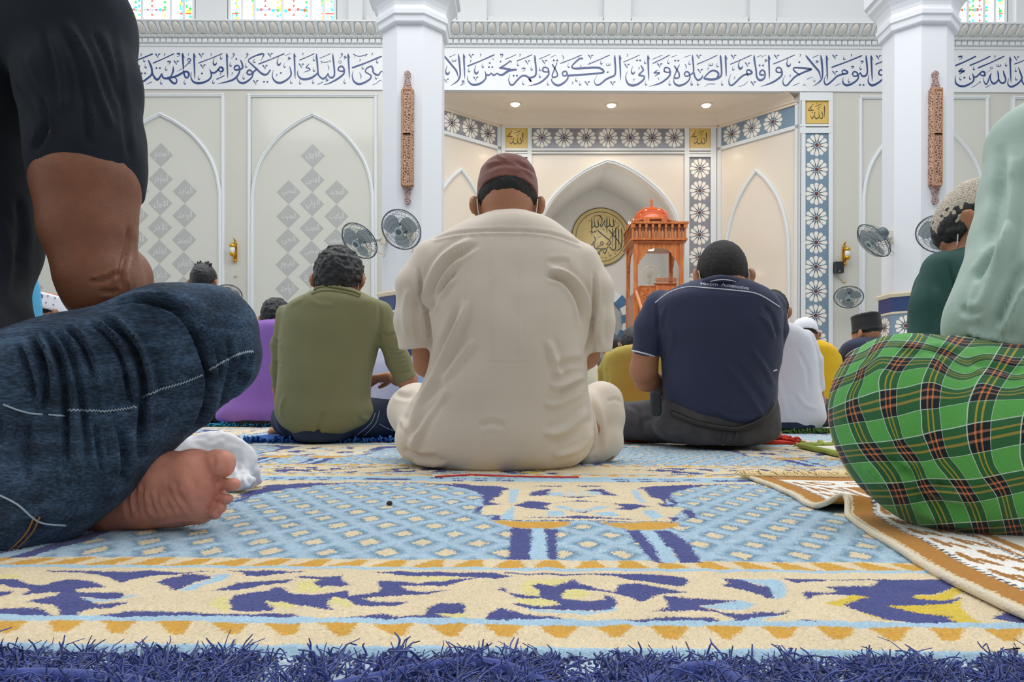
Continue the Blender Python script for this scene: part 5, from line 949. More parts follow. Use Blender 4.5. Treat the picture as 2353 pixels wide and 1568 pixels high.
# ================================================================== soft bodies: smooth unions meshed with surface nets
def V3(*a): return np.array(a, float)
def smin(a, b, k):
    if k <= 0: return np.minimum(a, b)
    h = np.clip(.5 + .5 * (b - a) / k, 0, 1); return b + (a - b) * h - k * h * (1 - h)
def n3(P, sc, seed=0):
    r = np.random.default_rng(seed).random((64, 64, 64)).astype(np.float32); u = np.asarray(P) / sc; i = np.floor(u).astype(int); f = u - i; f = f * f * (3 - 2 * f); i &= 63; j = (i + 1) & 63
    g = lambda a, b, c: r[a[:, 0], b[:, 1], c[:, 2]]
    x0 = lambda b, c: g(i, b, c) * (1 - f[:, 0]) + g(j, b, c) * f[:, 0]
    y0 = lambda c: x0(i, c) * (1 - f[:, 1]) + x0(j, c) * f[:, 1]
    return y0(i) * (1 - f[:, 2]) + y0(j) * f[:, 2] - .5
def nets(d, lo, h):
    s = d < 0; nx, ny, nz = d.shape
    c = np.zeros((nx - 1, ny - 1, nz - 1), np.int8)
    for a in (0, 1):
        for b in (0, 1):
            for e in (0, 1): c += s[a:nx - 1 + a, b:ny - 1 + b, e:nz - 1 + e]
    m = (c > 0) & (c < 8); I = np.argwhere(m); idx = np.full(m.shape, -1, np.int64); idx[m] = np.arange(len(I))
    acc = np.zeros((len(I), 3)); cnt = np.zeros(len(I))
    cor = [(a, b, e) for a in (0, 1) for b in (0, 1) for e in (0, 1)]
    val = {q: d[I[:, 0] + q[0], I[:, 1] + q[1], I[:, 2] + q[2]] for q in cor}
    for q in cor:
        for ax in range(3):
            if q[ax]: continue
            p = list(q); p[ax] = 1; p = tuple(p); a, b = val[q], val[p]; k = (a < 0) != (b < 0)
            t = a[k] / (a[k] - b[k]); pt = np.tile(np.array(q, float), (k.sum(), 1)); pt[:, ax] = t; acc[k] += pt; cnt[k] += 1
    V = (I + acc / np.maximum(cnt, 1)[:, None]) * h + lo
    Fs = []
    for ax in range(3):
        sl0 = [slice(None)] * 3; sl1 = [slice(None)] * 3; sl0[ax] = slice(0, -1); sl1[ax] = slice(1, None)
        a, b = s[tuple(sl0)], s[tuple(sl1)]; E_ = np.argwhere(a != b); o1, o2 = [(1, 2), (2, 0), (0, 1)][ax]
        ok = (E_[:, o1] > 0) & (E_[:, o2] > 0) & (E_[:, o1] < d.shape[o1] - 1) & (E_[:, o2] < d.shape[o2] - 1); E_ = E_[ok]
        def cell(d1, d2):
            q = E_.copy(); q[:, o1] += d1; q[:, o2] += d2; return idx[q[:, 0], q[:, 1], q[:, 2]]
        Q = np.stack([cell(-1, -1), cell(0, -1), cell(0, 0), cell(-1, 0)], 1)
        fl = ~a[E_[:, 0], E_[:, 1], E_[:, 2]]; Q[fl] = Q[fl][:, ::-1]; Fs.append(Q)
    Fq = np.concatenate(Fs); return V, Fq[(Fq >= 0).all(1)]
def vnormals(V, Fq):
    a = V[Fq[:, 2]] - V[Fq[:, 0]]; b = V[Fq[:, 3]] - V[Fq[:, 1]]; n = np.cross(a, b); N = np.zeros_like(V)
    for i in range(4): np.add.at(N, Fq[:, i], n)
    return N / (np.linalg.norm(N, axis=1)[:, None] + 1e-12)
def relax(V, Fq, it=2, lam=.5):
    e = np.concatenate([Fq[:, [0, 1]], Fq[:, [1, 2]], Fq[:, [2, 3]], Fq[:, [3, 0]]]); n = len(V); c = np.bincount(e.ravel(), minlength=n)[:, None]
    for _ in range(it):
        for l in (lam, -lam * .96):
            S = np.zeros_like(V)
            for ax in range(3): S[:, ax] = np.bincount(e[:, 0], V[e[:, 1], ax], n) + np.bincount(e[:, 1], V[e[:, 0], ax], n)
            V = V + l * (S / np.maximum(c, 1) - V)
    return V
# primitives: dictionaries with a bounding box and a distance function
def cone(a, b, ra, rb, k=.015, flat=None, cut=False):
    a, b = V3(*a), V3(*b); ba = b - a; L2 = ba.dot(ba) + 1e-9; R = max(ra, rb)
    def f(X, Y, Z, o=0.0):
        px, py, pz = X - a[0], Y - a[1], Z - a[2]
        t = np.clip((px * ba[0] + py * ba[1] + pz * ba[2]) / L2, 0, 1); qx, qy, qz = px - t * ba[0], py - t * ba[1], pz - t * ba[2]
        r = ra + (rb - ra) * t + o; sc = 1.0
        if flat is not None:
            n, s = np.asarray(flat[0], float), flat[1]; n = n / np.linalg.norm(n); g = (qx * n[0] + qy * n[1] + qz * n[2]) * (1 / s - 1); qx, qy, qz = qx + g * n[0], qy + g * n[1], qz + g * n[2]; sc = .5 + .5 * s
        d = (np.sqrt(qx * qx + qy * qy + qz * qz) - r) * sc
        if cut: d = np.maximum(d, ((X - b[0]) * ba[0] + (Y - b[1]) * ba[1] + (Z - b[2]) * ba[2]) / math.sqrt(L2) + .001)
        return d
    return dict(f=f, lo=np.minimum(a, b) - R - .02, hi=np.maximum(a, b) + R + .02, k=k)
def chain(pts, k=.015, flat=None, cut=False):
    return [cone(p[:3], q[:3], p[3], q[3], k, flat, cut and i == len(pts) - 2) for i, (p, q) in enumerate(zip(pts, pts[1:]))]
def ell(c, r, M=None, k=.015):
    c = V3(*c); r = V3(*r); M = np.eye(3) if M is None else np.asarray(M, float); R = np.abs(M) @ r
    def f(X, Y, Z, o=0.0):
        px, py, pz = X - c[0], Y - c[1], Z - c[2]; l = [px * M[0, i] + py * M[1, i] + pz * M[2, i] for i in range(3)]; rr = r + o
        q = np.sqrt(sum((l[i] / rr[i]) ** 2 for i in range(3))); g = np.sqrt(sum((l[i] / rr[i] ** 2) ** 2 for i in range(3))) + 1e-9
        return q * (q - 1) / g
    return dict(f=f, lo=c - R - .03, hi=c + R + .03, k=k)
def loft(rows, n=2.3, k=.02, sm=6):
    """rows: (z, cx, cy, a, b)"""
    T = crm(np.array(sorted(rows)), sm); T = T[np.argsort(T[:, 0])]; z0, z1 = T[0, 0], T[-1, 0]
    def f(X, Y, Z, o=0.0):
        z = Z.ravel(); cx, cy, a, b = [np.interp(z, T[:, 0], T[:, i]).reshape(Z.shape) for i in (1, 2, 3, 4)]; a, b = np.maximum(a + o, .004), np.maximum(b + o, .004)
        u, v = np.abs((X - cx) / a), np.abs((Y - cy) / b); q = (u ** n + v ** n) ** (1 / n); g = np.sqrt((u / a) ** 2 + (v / b) ** 2) + 1e-6
        d = q * (q - 1) / g; d = np.clip(d, -.2, .3)
        return np.maximum(np.maximum(d, Z - (z1 + o * .5)), (z0 - o * .5) - Z)
    A = T[:, 3].max(); B = T[:, 4].max()
    lo = V3((T[:, 1] - T[:, 3]).min(), (T[:, 2] - T[:, 4]).min(), z0) - .025; hi = V3((T[:, 1] + T[:, 3]).max(), (T[:, 2] + T[:, 4]).max(), z1) + .025
    return dict(f=f, lo=lo, hi=hi, k=k)
def headframe(yaw, pitch, roll=0.0):
    y, p, r = [math.radians(q) for q in (yaw, pitch, roll)]
    return np.array((Matrix.Rotation(y, 3, 'Z') @ Matrix.Rotation(-p, 3, 'X') @ Matrix.Rotation(r, 3, 'Y')))
def local(prims, M, c, s):
    """place head-local primitives: world = c + s*M*local"""
    out = []
    for p in prims:
        def f(X, Y, Z, o=0.0, p=p):
            a, b, d = X - c[0], Y - c[1], Z - c[2]; l = [(a * M[0, i] + b * M[1, i] + d * M[2, i]) / s for i in range(3)]
            return p['f'](l[0], l[1], l[2], o / s) * s
        ctr = (p['lo'] + p['hi']) / 2; hs = (p['hi'] - p['lo']) / 2; wc = c + s * M @ ctr; wh = s * np.abs(M) @ hs
        q = dict(f=f, lo=wc - wh, hi=wc + wh, k=p['k'] * s)
        for key in ('sub', 'cap'):
            if key in p: q[key] = p[key]
        out.append(q)
    return out
def head_prims(ears=True):
    P = [ell((0, -.004, .026), (.0745, .094, .092), k=.01), ell((0, .032, -.045), (.060, .062, .070), k=.03), ell((0, .066, -.088), (.030, .026, .022), k=.03), ell((0, .074, .018), (.056, .022, .022), k=.02)]
    P += [cone((0, .094, .010), (0, .112, -.026), .010, .0145, k=.012), ell((0, .092, -.058), (.025, .011, .009), k=.008)]
    for s in (-1, 1):
        P += [ell((s * .036, .062, -.030), (.024, .026, .022), k=.02)]
        e = ell((s * .033, .104, .004), (.018, .016, .012), k=.006); e['sub'] = True; P.append(e)
        P.append(ell((s * .032, .081, .003), (.0125, .0125, .0125), k=.003))
        if ears:
            Me = np.array((Matrix.Rotation(s * .62, 3, 'Z') @ Matrix.Rotation(-.15, 3, 'X')))
            P.append(ell((s * .087, -.016, -.002), (.0085, .0215, .033), Me, k=.006)); P.append(cone((s * .072, .0, .012), (s * .074, .002, -.024), .012, .010, k=.01))
            q = ell((s * .0945, -.006, .002), (.006, .012, .021), Me, k=.004); q['sub'] = True; P.append(q)
    P.append(cone((0, -.014, -.03), (0, .018, -.085), .057, .050, k=.03))
    return P
def hair_prims(line=((-.11, -.062), (-.06, -.060), (-.02, -.012), (.03, .010), (.06, .050), (.10, .070)), th=.010, top=.012):
    sk = ell((0, -.004, .026), (.0745 + th, .094 + th, .092 + top), k=0); xs, zs = zip(*line)
    def f(X, Y, Z, o=0.0):
        d = sk['f'](X, Y, Z, o); Yb = np.broadcast_to(Y, d.shape); cut = np.interp(Yb.ravel(), xs, zs).reshape(d.shape)
        return np.maximum(d, (cut - Z) * .8)
    return [dict(f=f, lo=sk['lo'], hi=sk['hi'], k=0)]
def cap_prims(rows, n=2.1, dome=True): return [loft(rows, n, 0)]
def build_vol(prims, h, off=0.0, pad=.02):
    lo = np.min([p['lo'] for p in prims if 'sub' not in p], 0) - pad; hi = np.max([p['hi'] for p in prims if 'sub' not in p], 0) + pad
    n = np.ceil((hi - lo) / h).astype(int) + 1; d = np.full(n, .2, np.float32); ax = [lo[i] + h * np.arange(n[i]) for i in range(3)]
    for p in prims:
        i0 = np.maximum(((p['lo'] - .03 - lo) / h).astype(int), 0); i1 = np.minimum(((p['hi'] + .03 - lo) / h).astype(int) + 1, n)
        if (i1 <= i0).any(): continue
        sl = tuple(slice(a, b) for a, b in zip(i0, i1)); X, Y, Z = ax[0][sl[0]][:, None, None], ax[1][sl[1]][None, :, None], ax[2][sl[2]][None, None, :]
        v = np.broadcast_to(p['f'](X, Y, Z, off), d[sl].shape)
        if p.get('sub'): d[sl] = -smin(-d[sl], v, p['k'])
        elif p.get('cap'): d[sl] = np.maximum(d[sl], v)
        else: d[sl] = smin(d[sl], v, p['k'])
    return d, lo
def crease(V, Fq, lines):
    """folds of cloth: (points in the frame, width px, height m [, one-sided])"""
    N = vnormals(V, Fq); px = proj(V); vd = V - V3(0, 0, H); vd /= np.linalg.norm(vd, axis=1)[:, None]; front = np.clip(-(N * vd).sum(1) * 3, 0, 1); D = np.zeros(len(V))
    for ln in lines:
        pts, wd, amp = ln[:3]; P = crm(np.array(pts, float), 5); lo, hi = P.min(0) - wd * 3, P.max(0) + wd * 3
        ii = np.nonzero(((px > lo) & (px < hi)).all(1) & (front > 0))[0]
        if not len(ii): continue
        q = px[ii]; best = np.full(len(ii), 1e9); par = np.zeros(len(ii)); m = len(P) - 1; sgn = np.zeros(len(ii))
        for i in range(m):
            a, b = P[i], P[i + 1]; ab = b - a; t = np.clip(((q - a) @ ab) / (ab @ ab + 1e-9), 0, 1); r = q - a - t[:, None] * ab; dd = np.hypot(r[:, 0], r[:, 1]); k = dd < best
            best[k] = dd[k]; par[k] = (i + t[k]) / m; sgn[k] = np.sign(ab[0] * r[k, 1] - ab[1] * r[k, 0])
        tp = np.clip(np.sin(np.pi * np.clip(par, 0, 1)) * 1.8, .0, 1) if len(ln) < 4 else np.ones(len(ii))
        g = np.exp(-(best / wd) ** 2); prof = g - .35 * np.exp(-((best - 1.9 * wd) / wd) ** 2)      # a valley raises soft lips beside it
        D[ii] += amp * tp * prof * front[ii]
    return V + N * D[:, None]
def soft(name, prims, h, mats, parent=None, off=0.0, it=2, lines=(), noise=(), post=None, uvf=None, colf=None):
    d, lo = build_vol(prims, h, off); V, Fq = nets(d, lo, h); V = relax(V, Fq, it)
    for sc, amp, seed in noise: V = V + vnormals(V, Fq) * (n3(V, sc, seed) * 2 * amp)[:, None]
    if lines: V = crease(V, Fq, lines)
    if post is not None: V = post(V, Fq)
    me = np_mesh(name, V, Fq, col=None if colf is None else colf(V, Fq), uv=None if uvf is None else uvf(V, Fq))
    SURF[name] = (V, Fq)
    return put(name, me, mats, parent)
SURF = {}
def bvh(V, Fq): return BVHTree.FromPolygons([tuple(v) for v in V], [tuple(int(i) for i in q) for q in Fq])
def hit(tree, px, py, lift=0.001):
    o = Vector((0, 0, H)); d = (at(px, py, 1.0) - o).normalized(); r = tree.ray_cast(o, d)
    return None if r[0] is None else r[0] + r[1] * lift * (1 if r[1].dot(d) < 0 else -1)
def piping(mb, tree, pts, r, mi=0, n=6, smooth=8):
    P = [hit(tree, x, y, r * .4) for x, y in crm(np.array(pts, float), smooth)]; P = [tuple(p) for p in P if p is not None]
    if len(P) > 2: mb.tube(P, r, n, mi)
def words(tree, name, text, x, y, wpx, hpx, m, parent, arc=0.0, slope=0.0, lift=.0012):
    Vt, Ft = text_mesh(text); lo, hi = Vt.min(0), Vt.max(0); b = MB(); V = []
    for v in Vt:
        t = (v[0] - lo[0]) / (hi[0] - lo[0]); q = hit(tree, x + t * wpx, y + slope * t * wpx + arc * (t - .5) ** 2 * 4 - (v[1]) / .72 * hpx, lift)
        V.append(tuple(q) if q is not None else (0, 0, 0))
    V = np.array(V); bad = (np.abs(V).sum(1) == 0); Ft = [f for f in Ft if not bad[list(f)].any()]
    b.add(V, Ft); return b.build(name, m, parent)
class Fig:
    """one seated person; pixel helpers at the person's distance"""
    def __init__(s, D, label, skin, group='people seated on the carpet'):
        s.D = D; s.label = label; s.skin = skin; s.sk = []; s.rows = None; s.h = None
    def P(s, x, y, D=None): return np.array(at(x, y, D if D else s.D))
    def row(s, y, xl, xr, D, b):
        p = at((xl + xr) / 2, y, D); return (p.z, p.x, D, (xr - xl) / 2 * D / F, b)
    def C(s, pts, k=.015, flat=None, cut=False):
        """limb through pixel points (x, y, D, radius px)"""
        return chain([tuple(s.P(x, y, D)) + (r * D / F,) for x, y, D, r in pts], k, flat, cut)
    def head(s, x, y, D, yaw=0, pitch=25, roll=0, sc=1.0):
        s.hc = s.P(x, y, D); s.hM = headframe(yaw, pitch, roll); s.hs = sc; s.sk += local(head_prims(), s.hM, s.hc, sc); return s
    def hl(s, prims): return local(prims, s.hM, s.hc, s.hs)
    def hp(s, x, y, z): return s.hc + s.hs * s.hM @ V3(x, y, z)
    def neck(s, q, r=.055): s.sk.append(cone(s.hp(0, -.012, -.07), np.asarray(q, float) + V3(0, .03, 0), .052 * s.hs, .045, k=.02))
    def body(s, h=.008, it=2, **kw):
        s.o = soft('person', s.sk, h, s.skin, None, it=it, **kw)
        return tag(s.o, s.label, 'person', 'people seated on the carpet')
    def straps(s, c='mask_white'):
        b = MB()
        for k in (-1, 1):
            b.tube(crm([tuple(s.hp(k * x, y, z)) for x, y, z in ((.066, .062, -.020), (.0775, .012, .016), (.0795, -.016, .018), (.080, -.026, .004), (.0785, -.026, -.018), (.074, -.010, -.038), (.066, .050, -.058))], 5), .0016 * s.hs, 6)
        b.build('mask_strap', c, s.o)
        m = [dict(p) for p in s.hl([ell((0, .040, -.045), (.066, .070, .064), k=0), ])]
        cut = s.hl([dict(f=lambda X, Y, Z, o=0.0: np.maximum(.048 - Y, Z + .012) + 0 * X, lo=V3(-.1, -.1, -.2), hi=V3(.1, .2, .1), k=0, cap=True)])
        soft('face_mask', m + cut, .005 * s.hs, c, s.o)
mat('skin_tan', 'b27c5c', .55, var=.12, vscale=30, spec=.4); mat('skin_brown', '9a6247', .5, var=.15, vscale=25, spec=.4); mat('skin_deep', '7d4b35', .45, var=.18, vscale=22, spec=.5); mat('skin_rosy', 'c98a73', .5, var=.14, vscale=28, col2='b3604e')
mat('hair_black', '17181b', .45, bump=.5, bscale=160, spec=.5, stretch=(1, 1, .5)); mat('hair_short', '2a2724', .7, bump=.8, bscale=420, var=.3, vscale=60, col2='1b1a19'); mat('mask_white', 'e9ecec', .8)
# ================================================================== the man in the beige robe, middle of the picture
mat('robe_cloth', 'dccfbe', .62, bump=.10, bscale=260, sheen=.12, var=.05, vscale=6)
mat('cap_brown', '7d4a40', .8, bump=.25, bscale=220, sheen=.2, var=.12, vscale=40); mat('cap_brown_band', '86523f', .8, bump=.2, bscale=220); mat('robe_line', 'e8dfd2', .6)
f = Fig(1.95, 'person in a long beige robe and brown cap sitting in the middle of the picture', 'skin_tan')
R = f.row
TR = [R(492, 1112, 1222, 1.93, .050), R(500, 1090, 1245, 1.935, .07), R(512, 1066, 1272, 1.94, .09), R(532, 1030, 1300, 1.945, .108), R(560, 988, 1332, 1.95, .122), R(600, 966, 1354, 1.95, .135), R(650, 962, 1362, 1.95, .143), R(700, 970, 1362, 1.95, .15), R(760, 985, 1352, 1.955, .158), R(830, 987, 1350, 1.975, .165), R(890, 968, 1352, 2.0, .175), R(940, 938, 1360, 2.03, .19), R(1000, 912, 1364, 2.05, .20), R(1040, 922, 1352, 2.06, .20), R(1060, 950, 1330, 2.065, .19), R(1067, 975, 1312, 2.065, .18)]
robe = [loft(TR, 2.25, .02)]
robe += f.C([(996, 600, 1.95, 48), (960, 660, 1.95, 48), (948, 740, 1.955, 42), (953, 803, 1.96, 37)], .018, ((0, 1, 0), 1.25), True)
robe += f.C([(1330, 608, 1.95, 48), (1362, 670, 1.95, 46), (1372, 740, 1.955, 40), (1377, 812, 1.96, 31)], .018, ((0, 1, 0), 1.25), True)
robe += f.C([(1020, 985, 2.08, 95), (962, 948, 2.22, 62), (948, 945, 2.26, 56)], .03)                       # left thigh under the robe
f.head(1166, 480, 1.97, 0, 26, sc=1.0); f.neck(f.P(1166, 560, 1.94))
f.sk += [loft([(z, x, y, max(a - .02, .02), max(b - .02, .02)) for z, x, y, a, b in TR[2:]], 2.25, .02)]
f.sk += f.C([(1000, 610, 1.95, 36), (962, 740, 1.96, 30), (978, 838, 1.98, 26), (1020, 880, 2.12, 22), (1120, 905, 2.28, 20)]) + f.C([(1335, 612, 1.95, 36), (1370, 740, 1.96, 28), (1350, 820, 1.98, 25), (1300, 870, 2.12, 22), (1200, 900, 2.28, 19)])
for s_, x in ((-1, 1120), (1, 1200)):                                                                     # hands resting in the lap
    for i in range(4): f.sk += f.C([(x, 905 + i * 3, 2.28 + .012 * i, 10), (x - s_ * 34, 912 + i * 3, 2.30 + .016 * i, 8), (x - s_ * 60, 925 + i * 3, 2.30 + .016 * i, 7)], .004)
    f.sk += f.C([(x, 900, 2.26, 10), (x - s_ * 20, 892, 2.25, 8), (x - s_ * 42, 893, 2.25, 7)], .005)
f.sk += f.C([(1300, 990, 2.1, 65), (1385, 945, 2.22, 42), (1340, 1020, 2.16, 40), (1320, 1042, 2.15, 24)]) + f.C([(1050, 990, 2.1, 65), (970, 955, 2.25, 44), (1100, 1000, 2.3, 34), (1180, 1020, 2.3, 24)])
ft = [(1320, 1042, 2.15, 20), (1352, 1044, 2.14, 17), (1374, 1044, 2.135, 15)]; f.sk += f.C(ft, .012)
for x, y, r, x2, y2 in ((1378, 1033, 8, 1404, 1031), (1384, 1040, 5.5, 1405, 1042), (1384, 1047, 5.3, 1408, 1048), (1383, 1052, 5, 1404, 1053), (1380, 1056, 4.5, 1397, 1057)): f.sk += f.C([(x, y, 2.135, r), ((x + x2) / 2, (y + y2) / 2 - 1, 2.13, r * .85), (x2, y2, 2.13, r)], .004)
o = f.body(.0055)
LN = [([(1000, 548), (1060, 535), (1165, 531), (1260, 537), (1330, 560)], 4, -.0022, 1), ([(1000, 553), (1060, 540), (1165, 536), (1260, 542), (1330, 565)], 3, .0015, 1),   # yoke seam
      ([(962, 615), (968, 680), (985, 740), (990, 800)], 5, -.010), ([(1366, 625), (1366, 700), (1357, 760), (1345, 815)], 5, -.010),          # armholes
      ([(1085, 548), (1020, 590), (985, 650), (972, 720)], 8, .008), ([(1100, 560), (1040, 600), (1000, 660), (985, 720)], 7, -.006), ([(1060, 590), (1015, 640), (993, 700)], 7, .006), ([(1050, 620), (1012, 668), (985, 720)], 6, -.005), ([(1040, 640), (1005, 690)], 6, .004),
      ([(1262, 618), (1300, 630), (1338, 670), (1352, 730)], 8, .009), ([(1255, 632), (1298, 645), (1330, 690), (1342, 750)], 7, -.010), ([(1255, 602), (1290, 600), (1310, 604)], 6, -.003),
      ([(1075, 690), (1045, 760), (1005, 850), (965, 930), (935, 1000)], 10, .011), ([(1062, 700), (1030, 770), (995, 850), (955, 925)], 8, -.007), ([(1090, 780), (1050, 830), (1010, 880)], 9, .006), ([(1030, 895), (990, 935), (960, 990), (950, 1040)], 9, .010), ([(1020, 900), (980, 950), (950, 1000)], 7, -.009),
      ([(905, 905), (935, 912), (960, 905)], 7, -.005), ([(915, 960), (935, 985), (945, 1030)], 7, .006), ([(925, 1030), (960, 1050), (1010, 1050)], 7, -.006), ([(950, 1060), (985, 1068), (1030, 1066)], 6, .005),
      ([(1268, 850), (1300, 835), (1345, 830)], 9, -.007), ([(1262, 890), (1300, 880), (1340, 860)], 9, .008), ([(1280, 905), (1320, 885), (1350, 880)], 7, -.006), ([(1250, 930), (1290, 925), (1340, 900)], 8, .006), ([(1258, 780), (1275, 830), (1285, 870)], 9, .006),
      ([(1250, 1000), (1300, 985), (1350, 940)], 9, .008), ([(1265, 1025), (1320, 1000), (1360, 960)], 8, -.007), ([(1270, 1050), (1330, 1030), (1362, 990)], 8, .007),
      ([(1110, 832), (1165, 834), (1225, 834)], 4, -.0012), ([(1100, 980), (1130, 972), (1160, 980)], 8, -.003),
      ([(940, 660), (930, 720), (938, 780)], 9, .006), ([(960, 670), (955, 730), (965, 790)], 7, -.005), ([(1385, 700), (1378, 760), (1385, 800)], 7, .004), ([(1362, 720), (1360, 770), (1362, 815)], 6, -.005)]
rb = soft('robe', robe, .0046, 'robe_cloth', o, it=2, lines=[(l[0], l[1] * .9, l[2] * 1.35) + tuple(l[3:]) for l in LN], noise=((.11, .004, 1), (.05, .0012, 2)))
T = bvh(*SURF['robe'])
b = MB()
for x0, x1 in ((1065, 1068), (1126, 1128), (1130, 1132), (1189, 1192), (1194, 1197), (1254, 1259)): piping(b, T, [(x0, 545), ((x0 + x1) / 2 - 1, 660), (x1, 832)], .0006, 0, 4)
b.build('woven_stripe', 'robe_line', rb)
# loose trousers round the right knee
tr_ = f.C([(1310, 985, 2.1, 62), (1382, 925, 2.2, 46), (1386, 960, 2.185, 47), (1380, 1012, 2.165, 48), (1345, 1030, 2.13, 44)], .02) + f.C([(1060, 990, 2.12, 62), (975, 955, 2.26, 44), (1120, 1000, 2.32, 40)], .02)
LT = [([(1352, 900), (1372, 960), (1375, 1020), (1350, 1050)], 6, -.008), ([(1340, 930), (1362, 960), (1366, 1010)], 6, .007), ([(1395, 925), (1412, 918), (1428, 925)], 4, -.003), ([(1385, 980), (1378, 1030), (1360, 1060)], 7, -.006), ([(1330, 960), (1350, 990), (1350, 1030)], 6, -.006)]
soft('trousers', tr_, .006, 'robe_cloth', o, lines=LT, noise=((.05, .003, 5),))
cap = f.hl([loft([(.020, 0, -.003, .0815, .1015), (.05, 0, -.003, .083, .103), (.08, 0, -.004, .081, .100), (.105, 0, -.004, .074, .091), (.122, 0, -.005, .058, .072), (.131, 0, -.005, .036, .045), (.134, 0, -.005, .015, .02)], 2.15, 0)])
LC = [([(1110, 395), (1160, 375), (1215, 390)], 5, -.0025), ([(1140, 352), (1150, 362), (1165, 366)], 4, .003), ([(1105, 380), (1150, 372), (1190, 380), (1230, 410)], 4, .002), ([(1180, 372), (1210, 385), (1232, 400)], 4, -.003), ([(1100, 430), (1160, 408), (1230, 432)], 3, -.0015)]
soft('cap', cap, .0038, 'cap_brown', o, lines=LC, noise=((.02, .0014, 3),))
soft('hair', f.hl(hair_prims(((-.11, -.074), (-.075, -.070), (-.05, -.058), (-.02, -.012), (.02, .012), (.05, .02), (.10, .03)), .006, -.02)), .004, 'hair_short', o, noise=((.008, .0014, 4),))
f.straps()
# ================================================================== the man at the left edge: black shirt, jeans, bare arm and foot
mat('black_cotton', '1c232c', .85, bump=.15, bscale=500, sheen=.04, var=.1, vscale=8, spec=.2)
def denim_mat(name, a, b_, hl):
    m = bpy.data.materials.new(name); MATS[name] = m; m.use_nodes = True; t = m.node_tree; b = t.nodes['Principled BSDF']; b.inputs['Roughness'].default_value = .85; b.inputs['Sheen Weight'].default_value = .05; b.inputs['Specular IOR Level'].default_value = .2
    co = t.nodes.new('ShaderNodeTexCoord'); mp = t.nodes.new('ShaderNodeMapping'); mp.inputs['Rotation'].default_value = (0, math.radians(22), 0); mp.inputs['Scale'].default_value = (.35, 1, 1.6); t.links.new(co.outputs['Object'], mp.inputs[0])
    def noise(sc, vec, det=4):
        n = t.nodes.new('ShaderNodeTexNoise'); n.inputs['Scale'].default_value = sc; n.inputs['Detail'].default_value = det; t.links.new(vec, n.inputs['Vector']); return n.outputs['Fac']
    n1, n2, n3_ = noise(28, mp.outputs[0]), noise(260, mp.outputs[0], 2), noise(900, co.outputs['Object'], 1)
    ad = t.nodes.new('ShaderNodeMath'); ad.operation = 'ADD'; t.links.new(n1, ad.inputs[0]); t.links.new(n2, ad.inputs[1])
    ad2 = t.nodes.new('ShaderNodeMath'); ad2.operation = 'MULTIPLY_ADD'; ad2.inputs[1].default_value = .5; t.links.new(ad.outputs[0], ad2.inputs[0]); ad2.inputs[2].default_value = -.0
    r = t.nodes.new('ShaderNodeValToRGB'); e = r.color_ramp.elements; e[0].position = .36; e[0].color = lin(b_) + (1,); e[1].position = .66; e[1].color = lin(hl) + (1,); k = e.new(.5); k.color = lin(a) + (1,)
    t.links.new(ad2.outputs[0], r.inputs[0]); t.links.new(r.outputs[0], b.inputs['Base Color'])
    bp = t.nodes.new('ShaderNodeBump'); bp.inputs['Strength'].default_value = .35; bp.inputs['Distance'].default_value = .003; t.links.new(n3_, bp.inputs['Height']); t.links.new(bp.outputs[0], b.inputs['Normal'])
denim_mat('denim', '2e3f53', '1a2634', '4a627c'); mat('denim_seam', '9fb0c0', .8); mat('orange_stitch', 'a8743f', .8)
f = Fig(1.1, 'person in a black t-shirt and dark blue jeans at the left edge, one foot bare', 'skin_deep')
R = f.row
# the head is above and beyond the frame
f.head(-240, -330, 1.22, -10, 30); f.neck(f.P(-210, -160, 1.22))
TT = [R(-190, -300, -120, 1.2, .06), R(-150, -400, -20, 1.2, .09), R(-80, -480, 70, 1.19, .11), R(20, -520, 95, 1.19, .13), R(150, -520, 90, 1.19, .14), R(300, -515, 78, 1.19, .145), R(420, -500, 72, 1.18, .145), R(520, -490, 68, 1.17, .145), R(600, -480, 50, 1.14, .145), R(660, -470, 22, 1.10, .145), R(720, -470, 22, 1.05, .15), R(770, -480, 30, 1.02, .15), R(800, -470, 30, 1.01, .14)]
shirt = [loft(TT, 2.3, .02)]
slv = f.C([(60, -70, 1.17, 150), (150, 60, 1.15, 142), (185, 200, 1.13, 122), (199, 320, 1.12, 114), (203, 380, 1.12, 114), (204, 450, 1.12, 112)], .022, None, True)
shirt += slv
f.sk += [loft([(z, x, y, a - .018, b - .018) for z, x, y, a, b in TT[1:]], 2.3, .02)]
f.sk += f.C([(60, -70, 1.17, 125), (150, 60, 1.15, 118), (185, 200, 1.13, 104), (199, 330, 1.12, 102), (200, 420, 1.11, 108), (203, 520, 1.105, 96), (222, 620, 1.105, 82), (238, 668, 1.115, 74)], .02)
f.sk += f.C([(238, 668, 1.115, 74), (262, 640, 1.19, 72), (290, 690, 1.29, 56), (330, 720, 1.38, 44)], .03)      # forearm going forward to the lap
f.sk += [ell(f.P(262, 655, 1.08), (.022, .02, .026), k=.03)]
for i in range(4): f.sk += f.C([(340, 722 + i * 5, 1.40 + .01 * i, 13), (372, 722 + i * 6, 1.44 + .012 * i, 10), (392, 742 + i * 5, 1.45 + .01 * i, 8)], .005)
f.sk += f.C([(336, 712, 1.39, 12), (352, 700, 1.42, 10), (376, 702, 1.44, 8)], .006)
f.sk += f.C([(-330, 0, 1.2, 100), (-500, 250, 1.2, 80), (-420, 600, 1.25, 60), (-200, 720, 1.4, 48)], .02)
